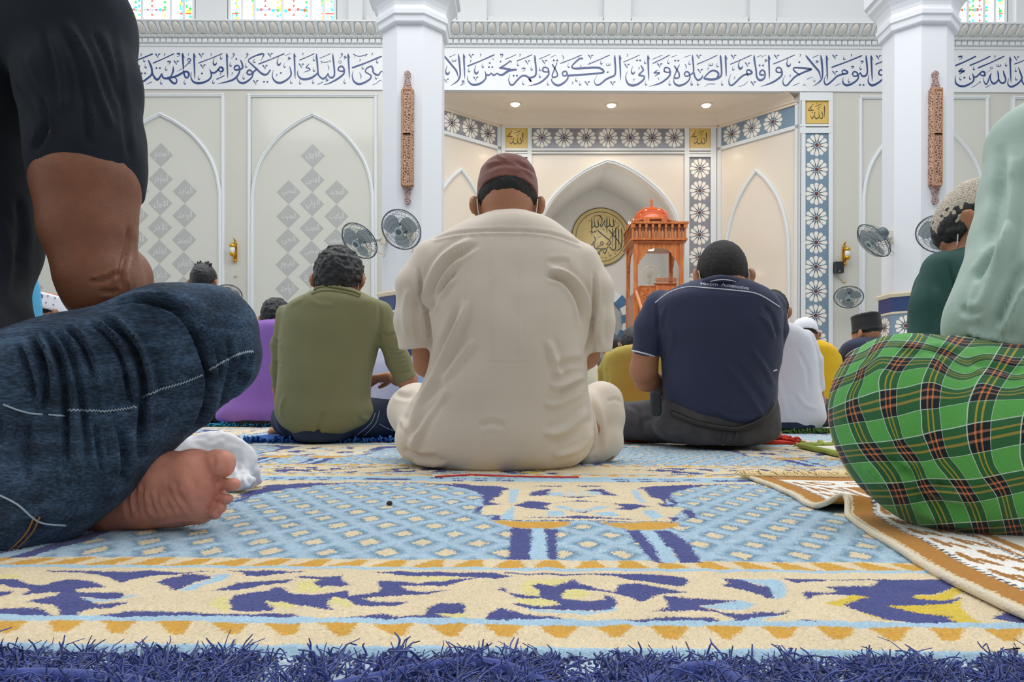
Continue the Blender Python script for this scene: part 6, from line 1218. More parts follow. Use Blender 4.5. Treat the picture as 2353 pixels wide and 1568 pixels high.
JP = f.C([(-330, 1010, .98, 160), (-150, 985, 1.0, 178), (150, 903, 1.04, 168), (400, 790, 1.09, 132), (489, 760, 1.12, 91)], .03) + f.C([(490, 758, 1.12, 90), (491, 822, 1.12, 88), (390, 905, 1.08, 92), (300, 978, 1.05, 96), (190, 1050, 1.01, 120), (80, 1128, .98, 130), (-60, 1135, .95, 165), (-220, 1130, .96, 175)], .03) + f.C([(-260, 1090, 1.0, 170), (-560, 1000, 1.1, 150), (-760, 960, 1.25, 100), (-400, 1130, 1.2, 90), (60, 1150, 1.12, 72), (180, 1170, 1.09, 52)], .03)
f.sk += f.C([(-330, 1010, 1.0, 110), (150, 910, 1.07, 105), (470, 775, 1.12, 52), (300, 985, 1.08, 48), (60, 1130, 1.03, 60)], .02)
# left foot lying on its outer edge, sole towards the viewer
s0 = .034
def FT(pts, k=.008): return f.C(pts, k)
f.sk += FT([(60, 1175, 1.12, 60), (150, 1182, 1.09, 50)], .02)
f.sk += FT([(180, 1190, 1.075, 40), (250, 1178, 1.065, 42), (330, 1165, 1.06, 46), (400, 1160, 1.055, 46), (452, 1160, 1.05, 42)], .02)
f.sk += FT([(200, 1165, 1.085, 42), (300, 1130, 1.075, 50), (380, 1100, 1.06, 54), (440, 1088, 1.05, 50)], .025) + FT([(452, 1086, 1.045, 47), (462, 1120, 1.045, 46), (458, 1150, 1.045, 44)], .02)
f.sk += FT([(476, 1072, 1.05, 32), (500, 1064, 1.04, 30), (512, 1064, 1.03, 27), (513, 1074, 1.028, 24)], .006)
for x, y, x2, y2, r in ((500, 1112, 538, 1114, 15.5), (500, 1143, 524, 1147, 12.8), (494, 1165, 510, 1168, 12), (480, 1183, 497, 1185, 11)): f.sk += FT([(x - 14, y, 1.05, r), (x, y, 1.045, r * .82), (x2, y2, 1.02, r)], .0012)
WR = [([(300 + 14 * i, 1105 + 3 * i), (292 + 18 * i, 1150), (300 + 20 * i, 1195 - i)], 4.5, -.0026) for i in range(8)] + [([(340, 1185 + 7 * i), (400, 1168 + 8 * i), (455, 1172 + 6 * i)], 4, -.0020) for i in range(4)] + [([(400, 1100), (412, 1140), (445, 1170)], 6, -.0018), ([(455, 1065), (440, 1100), (455, 1135)], 8, -.0016), ([(488, 1045), (492, 1068), (490, 1090)], 5, -.002), ([(350, 1120), (330, 1150), (345, 1190)], 5, .0018), ([(385, 1110), (370, 1150), (380, 1190)], 5, .0015)]
WR += [([(205, 648), (240, 642), (282, 622)], 5, -.004), ([(228, 668), (250, 672), (275, 668)], 5, -.003), ([(210, 640), (243, 632), (278, 614)], 4, .002), ([(298, 520), (293, 570), (280, 620), (277, 660)], 7, -.007), ([(284, 680), (294, 660), (290, 640)], 6, .003)]
skincol = mat('skin_foot', 'c98873', .5)
def two_tone(V, Fq):
    """brown arm, rosier foot sole: the skin's own colours"""
    px = proj(V); foot = (V[:, 2] < .20) & (V[:, 0] > -.70) & (px[:, 1] > 1000); g = np.clip(n3(V, .03, 3) + .5, 0, 1)[:, None]; g2 = np.clip(n3(V, .008, 4) + .5, 0, 1)[:, None]
    arm = np.array(lin('7a4b34')) * (1 - .35 * g) + np.array(lin('96603f')) * .35 * g; ft_ = np.array(lin('d3937c')) * (1 - .5 * g) + np.array(lin('c0715f')) * .5 * g; ft_ = ft_ * (1 + .22 * (g2 - .5))
    c = np.where(foot[:, None], ft_, arm); heel = np.clip((230 - px[:, 0]) / 90, 0, 1)[:, None] * foot[:, None]; return c * (1 - heel) + np.array(lin('a9674a')) * heel
m_ = attr_mat('skin_two_tone', rough=.45, bump=.25, bscale=420, sheen=.0, var=.10, vscale=60); m_.node_tree.nodes['Principled BSDF'].inputs['Specular IOR Level'].default_value = .45
f.skin = 'skin_two_tone'
o = f.body(.0042, lines=WR, colf=two_tone)
LS = [([(255, 60), (275, 180), (290, 300), (300, 370)], 7, -.004), ([(140, 60), (170, 120), (190, 200), (200, 300), (203, 330)], 8, -.006), ([(150, 40), (200, 130), (230, 220), (262, 300)], 8, .006), ([(215, 70), (250, 150), (275, 240)], 7, -.005), ([(120, 80), (140, 150), (148, 220), (140, 260)], 8, .006), ([(95, 60), (115, 150), (125, 230)], 7, -.004), ([(60, 120), (95, 200), (125, 290)], 8, .004), ([(30, 190), (80, 260), (110, 310)], 8, -.005), ([(75, 345), (95, 320), (108, 270), (90, 200)], 7, -.007), ([(90, 372), (160, 382), (240, 384), (314, 374)], 3, -.0016, 1), ([(10, 500), (20, 600), (10, 680)], 10, .004), ([(40, 450), (50, 540), (40, 620)], 10, -.005)]
soft('t_shirt', shirt, .0055, 'black_cotton', o, lines=LS, noise=((.09, .004, 21), (.035, .0015, 22)))
LJ = [([(305, 690), (345, 695), (400, 712), (440, 757), (466, 820), (478, 870), (470, 930), (445, 990), (425, 1015)], 9, -.015), ([(330, 683), (375, 690), (425, 718), (462, 770), (486, 830), (494, 880)], 8, .006),
      ([(235, 735), (272, 755), (300, 790), (322, 840), (331, 900), (326, 960), (322, 1060)], 10, -.015), ([(262, 735), (296, 765), (322, 800), (345, 860), (352, 930)], 9, .006), ([(210, 742), (240, 765), (268, 800), (288, 860), (296, 920)], 7, -.009), ([(222, 740), (255, 770), (284, 815)], 6, .005), ([(150, 752), (185, 785), (210, 840), (218, 870)], 7, -.010), ([(120, 758), (150, 790), (172, 850), (188, 930), (200, 1000), (204, 1080)], 9, -.009), ([(100, 762), (125, 800), (145, 860), (152, 930), (150, 1010), (155, 1080)], 10, -.013), ([(70, 770), (95, 820), (105, 890), (98, 950)], 9, -.011), ([(40, 790), (62, 850), (80, 920)], 9, -.009), ([(85, 765), (110, 815), (128, 880)], 8, .006), ([(170, 755), (200, 800), (225, 870), (236, 950)], 8, .006),
      ([(520, 780), (532, 830), (526, 870), (510, 930), (480, 965)], 7, -.007), ([(555, 815), (548, 870), (525, 925)], 6, -.007), ([(578, 812), (562, 870), (540, 905)], 5, -.006), ([(505, 815), (508, 870), (490, 920)], 6, .004), ([(290, 850), (298, 905), (312, 935)], 6, -.006), ([(260, 700), (310, 690), (360, 697)], 7, -.005), ([(275, 985), (290, 1060), (278, 1105)], 10, -.010), ([(215, 960), (228, 1040), (240, 1090)], 9, -.007), ([(175, 970), (180, 1040), (182, 1110)], 8, .006), ([(250, 960), (262, 1030), (262, 1080)], 9, .006), ([(60, 960), (65, 1040), (62, 1100)], 12, -.006), ([(20, 950), (25, 1030)], 12, .006)]
LJ = [(p, w_ * .8, a * 1.6) for p, w_, a in LJ]
jo = soft('jeans', JP, .0048, 'denim', o, lines=LJ, noise=((.06, .003, 31), (.02, .0008, 32)))
T = bvh(*SURF['jeans'])
def zig(pts, n, amp):
    P = crm(np.array(pts, float), 14); L = np.r_[0, np.cumsum(np.linalg.norm(np.diff(P, axis=0), axis=1))]; t = np.linspace(0, L[-1], n); Q = np.stack([np.interp(t, L, P[:, 0]), np.interp(t, L, P[:, 1])], 1); Q[:, 1] += amp * np.where(np.arange(n) % 2, 1, -1); return Q
b = MB()
for pts in ([(155, 943), (200, 944), (250, 945), (312, 936)], [(325, 915), (370, 895), (420, 880), (466, 862)], [(482, 850), (520, 828), (555, 812), (581, 808)]):
    P = [hit(T, x, y, .0009) for x, y in zig(pts, 44, 2.2)]; P = [tuple(p) for p in P if p is not None]
    if len(P) > 2: b.tube(P, .0011, 5)
for pts in ([(8, 930), (40, 942), (70, 950), (98, 953)], [(112, 953), (150, 957)], [(-5, 1137), (40, 1160), (90, 1200), (150, 1208)]): piping(b, T, pts, .0013)
b.build('seam_stitching', 'denim_seam', jo)
b = MB()
for dx in (0, 13): piping(b, T, [(78 + dx, 1188), (62 + dx, 1222), (35 + dx, 1252), (2 + dx, 1280)], .0011)
b.build('pocket_stitching', 'orange_stitch', jo)
# ================================================================== the man at the right edge: sage shirt, plaid sarong
mat('sage_cotton', '9db6aa', .6, bump=.10, bscale=380, sheen=.25, var=.06, vscale=6)
f = Fig(1.1, 'person in a pale sage green shirt and green plaid sarong at the right edge', 'skin_tan')
R = f.row
f.head(2640, -40, 1.25, 10, 30); f.neck(f.P(2620, 150, 1.25))
TT = [R(120, 2540, 2700, 1.25, .06), R(160, 2470, 2790, 1.25, .09), R(240, 2390, 2880, 1.25, .11), R(360, 2350, 2920, 1.24, .13), R(520, 2360, 2920, 1.22, .14), R(680, 2380, 2900, 1.2, .145), R(790, 2380, 2900, 1.17, .15), R(850, 2360, 2900, 1.14, .15), R(880, 2360, 2890, 1.12, .14)]
sh = [loft(TT, 2.3, .03)] + f.C([(2440, 300, 1.23, 88), (2400, 345, 1.22, 108), (2385, 450, 1.2, 112), (2362, 560, 1.17, 112), (2330, 660, 1.14, 110), (2305, 735, 1.13, 110), (2330, 770, 1.13, 92)], .03) + f.C([(2305, 740, 1.13, 106), (2400, 765, 1.16, 92), (2520, 790, 1.24, 80)], .03)
f.sk += [loft([(z, x, y, a - .018, b - .018) for z, x, y, a, b in TT], 2.3, .03)] + f.C([(2440, 320, 1.23, 70), (2385, 450, 1.2, 80), (2330, 650, 1.14, 70), (2310, 735, 1.13, 62), (2420, 770, 1.22, 55), (2540, 800, 1.32, 42)], .02)
for i in range(4): f.sk += f.C([(2550, 802 + i * 5, 1.34 + .01 * i, 13), (2590, 806 + i * 5, 1.38 + .01 * i, 10), (2610, 820 + i * 5, 1.39 + .01 * i, 8)], .005)
f.sk += f.C([(2546, 795, 1.33, 12), (2565, 782, 1.36, 9), (2590, 785, 1.38, 8)], .005)
f.sk += f.C([(2480, 1000, 1.08, 130), (2200, 960, 1.1, 110), (2060, 930, 1.12, 80), (2100, 1080, 1.09, 80), (2350, 1120, 1.07, 90)], .03)
o = f.body(.0075)
LS = [([(2300, 330), (2296, 430), (2285, 500), (2258, 580)], 12, -.005), ([(2330, 360), (2330, 450), (2318, 540), (2290, 640)], 14, .007), ([(2290, 555), (2270, 600), (2240, 640)], 8, -.006), ([(2320, 520), (2300, 590), (2262, 680), (2240, 740)], 14, .006), ([(2353, 600), (2320, 680), (2290, 750)], 13, -.007), ([(2350, 660), (2320, 720), (2300, 775)], 10, .006), ([(2210, 700), (2225, 720), (2260, 715)], 8, -.004), ([(2216, 778), (2250, 792), (2300, 800), (2353, 812)], 9, -.014), ([(2230, 790), (2260, 808), (2310, 815)], 7, .006), ([(2250, 640), (2232, 690), (2228, 730)], 10, .004)]
soft('shirt', sh, .0058, 'sage_cotton', o, lines=[(p, w_, a * 1.8) for p, w_, a in LS], noise=((.09, .004, 41), (.04, .0012, 42)))
SP = f.C([(2640, 980, 1.08, 190), (2420, 955, 1.09, 130), (2350, 932, 1.1, 115), (2200, 903, 1.12, 116), (2100, 895, 1.125, 112), (2044, 905, 1.12, 114)], .03) + f.C([(2044, 908, 1.12, 113), (2052, 965, 1.105, 117), (2085, 1020, 1.085, 128), (2150, 1060, 1.07, 138), (2230, 1065, 1.055, 156), (2350, 1050, 1.05, 172), (2600, 1020, 1.05, 200)], .035) + f.C([(2130, 960, 1.1, 150), (2400, 1000, 1.07, 190)], .05)
# the weave: where the light lines of the cloth run, read off along the knee
GV = [  # nearly upright light lines: x at given heights -> v number
 (0, [(1985, 830), (1965, 870), (1942, 925)]), (1, [(2030, 800), (1990, 845), (1972, 905), (1985, 960), (2005, 1010), (2060, 1080)]), (2, [(2080, 790), (2040, 840), (2022, 905), (2030, 960), (2050, 1010), (2100, 1090)]), (3, [(2115, 805), (2075, 850), (2060, 900), (2060, 950), (2075, 1010), (2130, 1100)]), (4, [(2150, 812), (2125, 860), (2116, 910), (2118, 960), (2130, 1020), (2170, 1090), (2200, 1130)]), (5, [(2190, 830), (2165, 880), (2158, 940), (2165, 1000), (2180, 1050), (2230, 1120)]), (6, [(2270, 845), (2235, 900), (2222, 960), (2224, 1010), (2240, 1060), (2290, 1140)]), (7, [(2325, 855), (2295, 900), (2278, 960), (2276, 1020), (2285, 1070), (2330, 1160)]), (8, [(2400, 865), (2360, 930), (2345, 1010), (2360, 1100)]), (9, [(2450, 880), (2415, 950), (2400, 1030), (2420, 1120)])]
GU = [(0, [(2000, 818), (2060, 800), (2150, 812), (2230, 845)]), (1, [(1945, 862), (2010, 822), (2060, 820), (2150, 822), (2250, 845), (2340, 862)]), (2, [(1945, 885), (1985, 868), (2060, 856), (2150, 852), (2260, 862), (2353, 872)]), (3, [(1940, 925), (1985, 910), (2060, 893), (2150, 880), (2250, 880), (2353, 885)]), (4, [(1945, 975), (2000, 968), (2070, 955), (2150, 940), (2260, 922), (2353, 918)]), (5, [(1960, 1020), (2020, 1016), (2090, 1005), (2150, 990), (2250, 970), (2353, 955)]), (6, [(1990, 1062), (2050, 1060), (2120, 1062), (2200, 1050), (2280, 1035), (2353, 1020)]), (7, [(2050, 1110), (2130, 1100), (2200, 1102), (2290, 1092), (2353, 1080)]), (8, [(2080, 1160), (2150, 1150), (2230, 1155), (2300, 1142), (2353, 1130)]), (9, [(2150, 1205), (2230, 1200), (2353, 1190)])]
def tps(G):
    A, B = [], []
    for v, pts in G:
        for p in pts: A.append(p); B.append(v)
    A = np.array(A, float) / 100; B = np.array(B, float); n = len(A); r2 = ((A[:, None] - A[None]) ** 2).sum(-1); K = np.where(r2 > 0, r2 * np.log(r2 + 1e-12), 0) + .02 * np.eye(n); Pm = np.c_[np.ones(n), A]
    L = np.zeros((n + 3, n + 3)); L[:n, :n] = K; L[:n, n:] = Pm; L[n:, :n] = Pm.T; w_ = np.linalg.solve(L, np.r_[B, 0, 0, 0])
    def ev(q):
        q = q / 100; r = ((q[:, None] - A[None]) ** 2).sum(-1); return np.where(r > 0, r * np.log(r + 1e-12), 0) @ w_[:n] + w_[n] + q @ w_[n + 1:]
    return ev
eu, ev_ = tps(GU), tps(GV)
def plaid_uv(V, Fq):
    q = proj(V); q[:, 0] = np.clip(q[:, 0], 1900, 2480); q[:, 1] = np.clip(q[:, 1], 770, 1260); out = np.empty((len(q), 2))
    for i in range(0, len(q), 20000): out[i:i + 20000, 0] = ev_(q[i:i + 20000]); out[i:i + 20000, 1] = eu(q[i:i + 20000])
    return out
def plaid_mat():
    m = bpy.data.materials.new('plaid'); MATS['plaid'] = m; m.use_nodes = True; t = m.node_tree; b = t.nodes['Principled BSDF']; b.inputs['Roughness'].default_value = .8; b.inputs['Sheen Weight'].default_value = .15; b.inputs['Specular IOR Level'].default_value = .2
    a = t.nodes.new('ShaderNodeAttribute'); a.attribute_name = 'weave'; sp = t.nodes.new('ShaderNodeSeparateXYZ'); t.links.new(a.outputs['Vector'], sp.inputs[0])
    def M(op, x, y=None, z=None):
        n = t.nodes.new('ShaderNodeMath'); n.operation = op
        for i, q in enumerate((x, y, z)):
            if q is None: continue
            if isinstance(q, (int, float)): n.inputs[i].default_value = q
            else: t.links.new(q, n.inputs[i])
        return n.outputs[0]
    def ramp(fac, stops):
        r = t.nodes.new('ShaderNodeValToRGB'); r.color_ramp.interpolation = 'CONSTANT'; e = r.color_ramp.elements; e[0].position = 0; e[0].color = stops[0][1]; e[1].position = stops[1][0]; e[1].color = stops[1][1]
        for p_, c in stops[2:]: k = e.new(p_); k.color = c
        t.links.new(fac, r.inputs[0]); return r.outputs[0]
    G = lambda v: (v, v, v, 1)
    # period of two cells: a dark band with a pair of yellow lines, then a light band; thin white lines on each edge
    fu = M('FRACT', M('MULTIPLY', sp.outputs[0], .5)); fv = M('FRACT', M('MULTIPLY', M('ADD', sp.outputs[1], 1.0), .5))
    st = lambda f: (ramp(f, [(0, G(1)), (.5, G(0))]), ramp(f, [(0, G(0)), (.15, G(1)), (.195, G(0)), (.285, G(1)), (.33, G(0))]), ramp(f, [(0, G(1)), (.012, G(0)), (.494, G(1)), (.506, G(0)), (.99, G(1))]))
    du, yu, wu = st(fv); dv, yv, wv = st(fu)
    def mix(fac, A_, B_):
        n = t.nodes.new('ShaderNodeMix'); n.data_type = 'RGBA'; t.links.new(fac, n.inputs['Factor'])
        for k, q in ((6, A_), (7, B_)):
            if isinstance(q, str): n.inputs[k].default_value = lin(q) + (1,)
            else: t.links.new(q, n.inputs[k])
        return n.outputs[2]
    base = mix(dv, mix(du, '57a24e', '2d6239'), mix(du, '2d6239', '161f27'))
    base = mix(M('MULTIPLY', yu, .85), base, mix(dv, '9a8a3c', '8a6450')); base = mix(M('MULTIPLY', yv, .9), base, mix(du, 'a89a34', 'a06a3c')); base = mix(M('MULTIPLY', yu, yv), base, 'ee7840')
    base = mix(M('MULTIPLY', M('MAXIMUM', wu, wv), .7), base, 'cfe0cf')
    co = t.nodes.new('ShaderNodeTexCoord'); n = t.nodes.new('ShaderNodeTexNoise'); n.inputs['Scale'].default_value = 700; n.inputs['Detail'].default_value = 2; t.links.new(co.outputs['Object'], n.inputs['Vector'])
    vm = t.nodes.new('ShaderNodeVectorMath'); vm.operation = 'SCALE'; t.links.new(base, vm.inputs[0]); t.links.new(M('MULTIPLY_ADD', n.outputs['Fac'], .5, .75), vm.inputs['Scale']); t.links.new(vm.outputs[0], b.inputs['Base Color'])
    bp = t.nodes.new('ShaderNodeBump'); bp.inputs['Strength'].default_value = .3; bp.inputs['Distance'].default_value = .002; t.links.new(n.outputs['Fac'], bp.inputs['Height']); t.links.new(bp.outputs[0], b.inputs['Normal'])
plaid_mat()
LP = [([(2040, 1055), (2080, 1080), (2130, 1095)], 8, -.008), ([(1985, 1065), (2030, 1110), (2070, 1130)], 8, .006), ([(2060, 1075), (2110, 1105), (2180, 1120)], 8, -.010), ([(2090, 1120), (2150, 1160), (2250, 1180)], 10, -.009), ([(2100, 1090), (2170, 1130), (2270, 1150)], 9, .007), ([(2110, 800), (2150, 806), (2210, 815)], 8, -.006), ([(2060, 790), (2110, 800), (2160, 800)], 8, .005), ([(1945, 950), (1975, 1000), (2010, 1060)], 10, -.005), ([(2110, 1170), (2180, 1200), (2260, 1205)], 8, .006), ([(2230, 830), (2290, 845), (2353, 855)], 9, -.006)]
soft('sarong', SP, .0058, 'plaid', o, lines=LP, noise=((.08, .004, 51),), uvf=plaid_uv)
# ================================================================== the other men
def hand(c, fwd, n, s=1.0, thumb=1, curl=.5):
    """palm, four unequal fingers that bend towards n, and a thumb from the side of the palm"""
    c, fwd, n = V3(*c), V3(*fwd), V3(*n); fwd /= np.linalg.norm(fwd); n = n - fwd * n.dot(fwd); n /= np.linalg.norm(n); sd = np.cross(fwd, n)
    P = [cone(c, c + fwd * .035 * s, .024 * s, .030 * s, .015, (n, .55)), cone(c + fwd * .035 * s + sd * .012 * s, c + fwd * .085 * s + sd * .022 * s, .026 * s, .017 * s, .015, (n, .6)), cone(c + fwd * .035 * s - sd * .012 * s, c + fwd * .082 * s - sd * .022 * s, .026 * s, .017 * s, .015, (n, .6))]
    for i, (l, r) in enumerate(((.040, .0085), (.045, .0088), (.042, .0085), (.033, .0075))):
        p = c + (fwd * (.088 - .004 * abs(i - 1)) + sd * (i - 1.5) * -.0185 * thumb) * s; a = .25
        for k, (f_, q) in enumerate(((1, 1), (.68, .92), (.55, .82))):
            a += curl * (.5 + .25 * k); d = fwd * math.cos(a) + n * math.sin(a); p2 = p + d * l * f_ * s; P.append(cone(p, p2, r * q * s, r * q * .93 * s, .003)); p = p2
    b0 = c + (fwd * .022 + sd * .026 * thumb) * s; b1 = b0 + (fwd * .034 + sd * .022 * thumb + n * .012) * s; b2 = b1 + (fwd * .030 + sd * .002 * thumb + n * .012) * s
    P += [cone(b0, b1, .0135 * s, .0105 * s, .008), cone(b1, b2, .0105 * s, .0085 * s, .003)]
    return P
for nm, c in (('olive_cotton', '83815a'), ('navy_pique', '2c3350'), ('purple_cotton', '9a6cc4'), ('white_cotton', 'd9dae2'), ('yellow_cotton', 'efbf14'), ('green_cotton', '1f4d47'), ('mustard_cotton', 'ad9940'), ('cyan_cotton', '4fb0e0'), ('sky_cotton', 'bdd5f0'), ('grey_shirt', '5f646c'), ('cream_cotton', 'e3dcc4'), ('lilac_cotton', 'd8d8e8'), ('plum_shirt', '4a4a58')):
    mat(nm, c, .8, bump=.12, bscale=420, var=.06, vscale=9, sheen=.05)
mat('grey_trousers', '4d494b', .8, var=.35, vscale=22, col2='38363a', bump=.1, bscale=400); mat('dark_jeans', '1f2f4a', .85, var=.3, vscale=18, bump=.1, bscale=500); mat('black_trousers', '1b1d22', .85)
mat('cap_white', 'e6e7ee', .8, bump=.1, bscale=200); mat('cap_black', '17191b', .75, sheen=.1); mat('cap_knit', 'c9bfae', .9); mat('cap_stitch', '6a6f9e', .8); mat('piping_white', 'd8dbe6', .7)
def man(label, D, rows, head, cloth, trousers, arms=(), cap=None, hair='hair_black', hp=None, lines=(), tl=(), h=.01, legs=None, strap=True, skin='skin_tan', seat=None, name='shirt', hairnoise=((.012, .003, 4),), knees=None, capm=None, collar=None):
    f = Fig(D, label, skin); R = [f.row(y, xl, xr, D + dd, b) for y, xl, xr, dd, b in rows]
    sh = [loft(R, 2.25, .02)]
    hx, hy, hD, yaw, pit, sc = head[:6]; f.head(hx, hy, hD, yaw, pit, head[6] if len(head) > 6 else 0, sc); m_ = R[min(2, len(R) - 1)]; f.neck((m_[1], m_[2] + .01, m_[0]))
    f.sk += [loft([(z, x, y, max(a - .016, .012), max(b - .016, .012)) for z, x, y, a, b in R[1:]], 2.25, .02)]
    for slv, bare, hd in arms:
        if slv: sh += f.C([(x, y, D + d, r) for x, y, d, r in slv], .018, None, True); f.sk += f.C([(x, y, D + d, r * .78) for x, y, d, r in slv], .015)
        if bare: f.sk += f.C([(x, y, D + d, r) for x, y, d, r in bare], .015)
        if hd: f.sk += hand(f.P(hd[0], hd[1], D + hd[2]), hd[3], hd[4], 1.0, hd[5], hd[6] if len(hd) > 6 else .5)
    # hips, folded legs
    yb, cx, w_ = rows[-1][0], (rows[-1][1] + rows[-1][2]) / 2, (rows[-1][2] - rows[-1][1]) / 2; bD = D + rows[-1][3]; px = F / bD
    zb = PY + (H - .012) * px; st = seat or [(yb - 10, cx - w_ * .98, cx + w_ * .98), (zb - .07 * px, cx - w_ * 1.08, cx + w_ * 1.08), (zb - .02 * px, cx - w_ * 1.0, cx + w_ * 1.0), (zb, cx - w_ * .86, cx + w_ * .86)]
    tr = [loft([f.row(y, a, b, bD, rows[-1][4] + .01) for y, a, b in st], 2.3, .03)]
    kn = knees or (cx - .27 * px, cx + .27 * px); ky = zb - .085 * px
    for s, kx in ((-1, kn[0]), (1, kn[1])):
        tr += f.C([(cx + s * .09 * px, zb - .09 * px, bD + .03, .095 * px), (kx, ky, bD + .24, .07 * px), (cx + s * .06 * px, zb - .05 * px, bD + .40, .05 * px), (cx - s * .10 * px, zb - .045 * px, bD + .42, .042 * px)], .03)
        f.sk += f.C([(cx + s * .09 * px, zb - .09 * px, bD + .03, .07 * px), (kx, ky, bD + .24, .05 * px), (cx - s * .10 * px, zb - .045 * px, bD + .42, .033 * px)], .02) + f.C([(cx - s * .10 * px, zb - .045 * px, bD + .42, .033 * px), (cx - s * .16 * px, zb - .035 * px, bD + .36, .028 * px), (cx - s * .20 * px, zb - .03 * px, bD + .33, .02 * px)], .015)
    o = f.body(h)
    soft(name, sh, h * .85, cloth, o, lines=lines, noise=((.09, .004, len(label)), (.035, .0012, 7)))
    t = soft('trousers', tr, h, trousers, o, lines=tl, noise=((.06, .003, 8),))
    if cap: soft('cap', f.hl([loft(cap, 2.15, 0)]), min(h * .6, .006), capm, o)
    soft('hair', f.hl(hp or hair_prims()), min(h * .55, .006), hair, o, noise=hairnoise, it=1)
    if strap: f.straps()
    f.o = o; f.tr = t; return f
# ---- olive shirt
g = man('person in an olive long sleeved shirt with black wavy hair on a blue mat', 2.9,
    [(662, 735, 812, -.07, .045), (672, 712, 832, -.06, .07), (684, 686, 856, -.05, .095), (698, 664, 880, -.04, .112), (718, 652, 888, -.03, .122), (745, 647, 884, -.02, .13), (785, 644, 872, 0, .135), (825, 643, 862, .02, .14), (870, 641, 853, .04, .145), (915, 637, 850, .06, .15), (945, 636, 856, .07, .155), (975, 650, 838, .08, .15), (995, 680, 800, .08, .13)],
    (778, 650, 2.88, 4, 28, 1.07), 'olive_cotton', 'dark_jeans',
    [([(872, 722, -.02, 30), (893, 770, .0, 28), (915, 830, .04, 27), (932, 872, .06, 26)], [(932, 872, .06, 23), (938, 872, .10, 21), (915, 868, .2, 18), (905, 867, .24, 15)], (908, 866, .24, (-1, .1, -.1), (0, -.3, -1), -1, .65)), ([(660, 725, -.02, 26), (642, 790, .03, 18), (638, 850, .07, 14), (636, 895, .1, 11)], [(636, 895, .1, 9), (640, 925, .14, 9), (690, 950, .3, 9)], (690, 950, .3, (1, .3, 0), (0, 0, -1), -1))],
    h=.0075, hp=hair_prims(((-.11, -.075), (-.06, -.072), (-.02, -.02), (.02, .0), (.05, .03), (.10, .06)), .016, .022), hairnoise=((.016, .007, 3), (.007, .003, 5)),
    lines=[([(905 - 34, 690), (874, 740), (868, 790)], 4, -.005), ([(745, 945), (735, 975), (728, 1002)], 5, -.006), ([(655, 905), (645, 940), (650, 960)], 4, .004), ([(840, 930), (830, 955), (850, 965)], 5, .005), ([(715, 690), (735, 700), (770, 702)], 5, .003), ([(668, 700), (690, 690), (705, 676)], 4, .002)] + [([(884 + 4 * i, 800 + 11 * i), (906 + 3 * i, 806 + 10 * i), (930 + 3 * i, 798 + 11 * i)], 3.5, -.005) for i in range(6)] + [([(876, 762), (890, 772), (912, 765)], 4, -.006), ([(630, 780 + 22 * 0), (640, 786), (646, 784)], 4, -.004), ([(630, 830), (638, 836), (646, 832)], 4, -.004)],
    knees=(668, 948))
T = bvh(*SURF['shirt']); b = MB(); piping(b, T, [(722, 668), (740, 659), (775, 662), (812, 671), (828, 678)], .006); piping(b, T, [(716, 676), (745, 668), (790, 672), (826, 682)], .004); b.build('collar', 'olive_cotton', g.o)
T = bvh(*SURF['trousers']); b = MB(); piping(b, T, [(862, 950), (850, 975), (820, 1000)], .0016); piping(b, T, [(872, 945), (862, 975), (835, 1003)], .0014); piping(b, T, [(872, 975), (890, 985), (905, 990)], .0014); b.build('seam_stitching', 'denim_seam', g.tr)
# ---- navy polo
g = man('heavy set person in a navy polo shirt and grey trousers on a red mat', 2.72,
    [(640, 1628, 1692, -.12, .05), (650, 1588, 1728, -.11, .085), (666, 1545, 1764, -.10, .115), (690, 1514, 1786, -.09, .14), (720, 1504, 1794, -.07, .155), (765, 1510, 1794, -.05, .165), (815, 1519, 1791, -.02, .17), (865, 1522, 1782, .01, .175), (912, 1526, 1778, .03, .18), (950, 1542, 1771, .04, .18), (982, 1575, 1752, .05, .165)],
    (1660, 640, 2.62, -4, 28, 1.08), 'navy_pique', 'grey_trousers',
    [([(1520, 706, -.05, 40), (1496, 750, -.03, 37), (1485, 812, .0, 33)], [(1485, 806, .0, 31), (1479, 850, .02, 31), (1486, 872, .06, 27), (1530, 890, .2, 22), (1570, 905, .3, 17)], (1570, 905, .3, (1, .2, -.1), (0, 0, -1), -1)), ([(1770, 706, -.05, 36), (1784, 760, .03, 24), (1776, 856, .1, 13)], [(1774, 856, .1, 11), (1740, 900, .3, 14)], None)],
    h=.0075, hair='hair_short', hp=hair_prims(((-.11, -.058), (-.06, -.055), (-.02, -.012), (.03, .012), (.06, .05), (.10, .07)), .007, .010), hairnoise=((.006, .0012, 3),),
    lines=[([(1508, 690), (1512, 740), (1516, 800), (1515, 820)], 4, -.006), ([(1530, 700), (1518, 740), (1512, 780)], 4, .004), ([(1660, 830), (1700, 880), (1735, 930), (1755, 960)], 6, .005), ([(1690, 830), (1725, 880), (1760, 930)], 6, -.004), ([(1725, 800), (1760, 850), (1778, 890)], 6, .005), ([(1750, 700), (1775, 730), (1788, 780)], 5, -.005), ([(1740, 720), (1765, 745), (1780, 780)], 5, .004), ([(1530, 740), (1545, 770), (1535, 830)], 6, .004), ([(1540, 930), (1590, 955), (1640, 962)], 6, -.004), ([(1640, 940), (1690, 965), (1740, 955)], 6, .004)],
    tl=[([(1440, 930), (1470, 950), (1480, 1000)], 5, -.004), ([(1500, 950), (1520, 985), (1560, 1005)], 5, .004), ([(1470, 970), (1500, 960), (1530, 940)], 5, -.004)],
    seat=[(915, 1526, 1780), (945, 1512, 1786), (985, 1500, 1787), (1008, 1520, 1772), (1017, 1545, 1745)], knees=(1420, 1745))
T = bvh(*SURF['shirt']); b = MB()
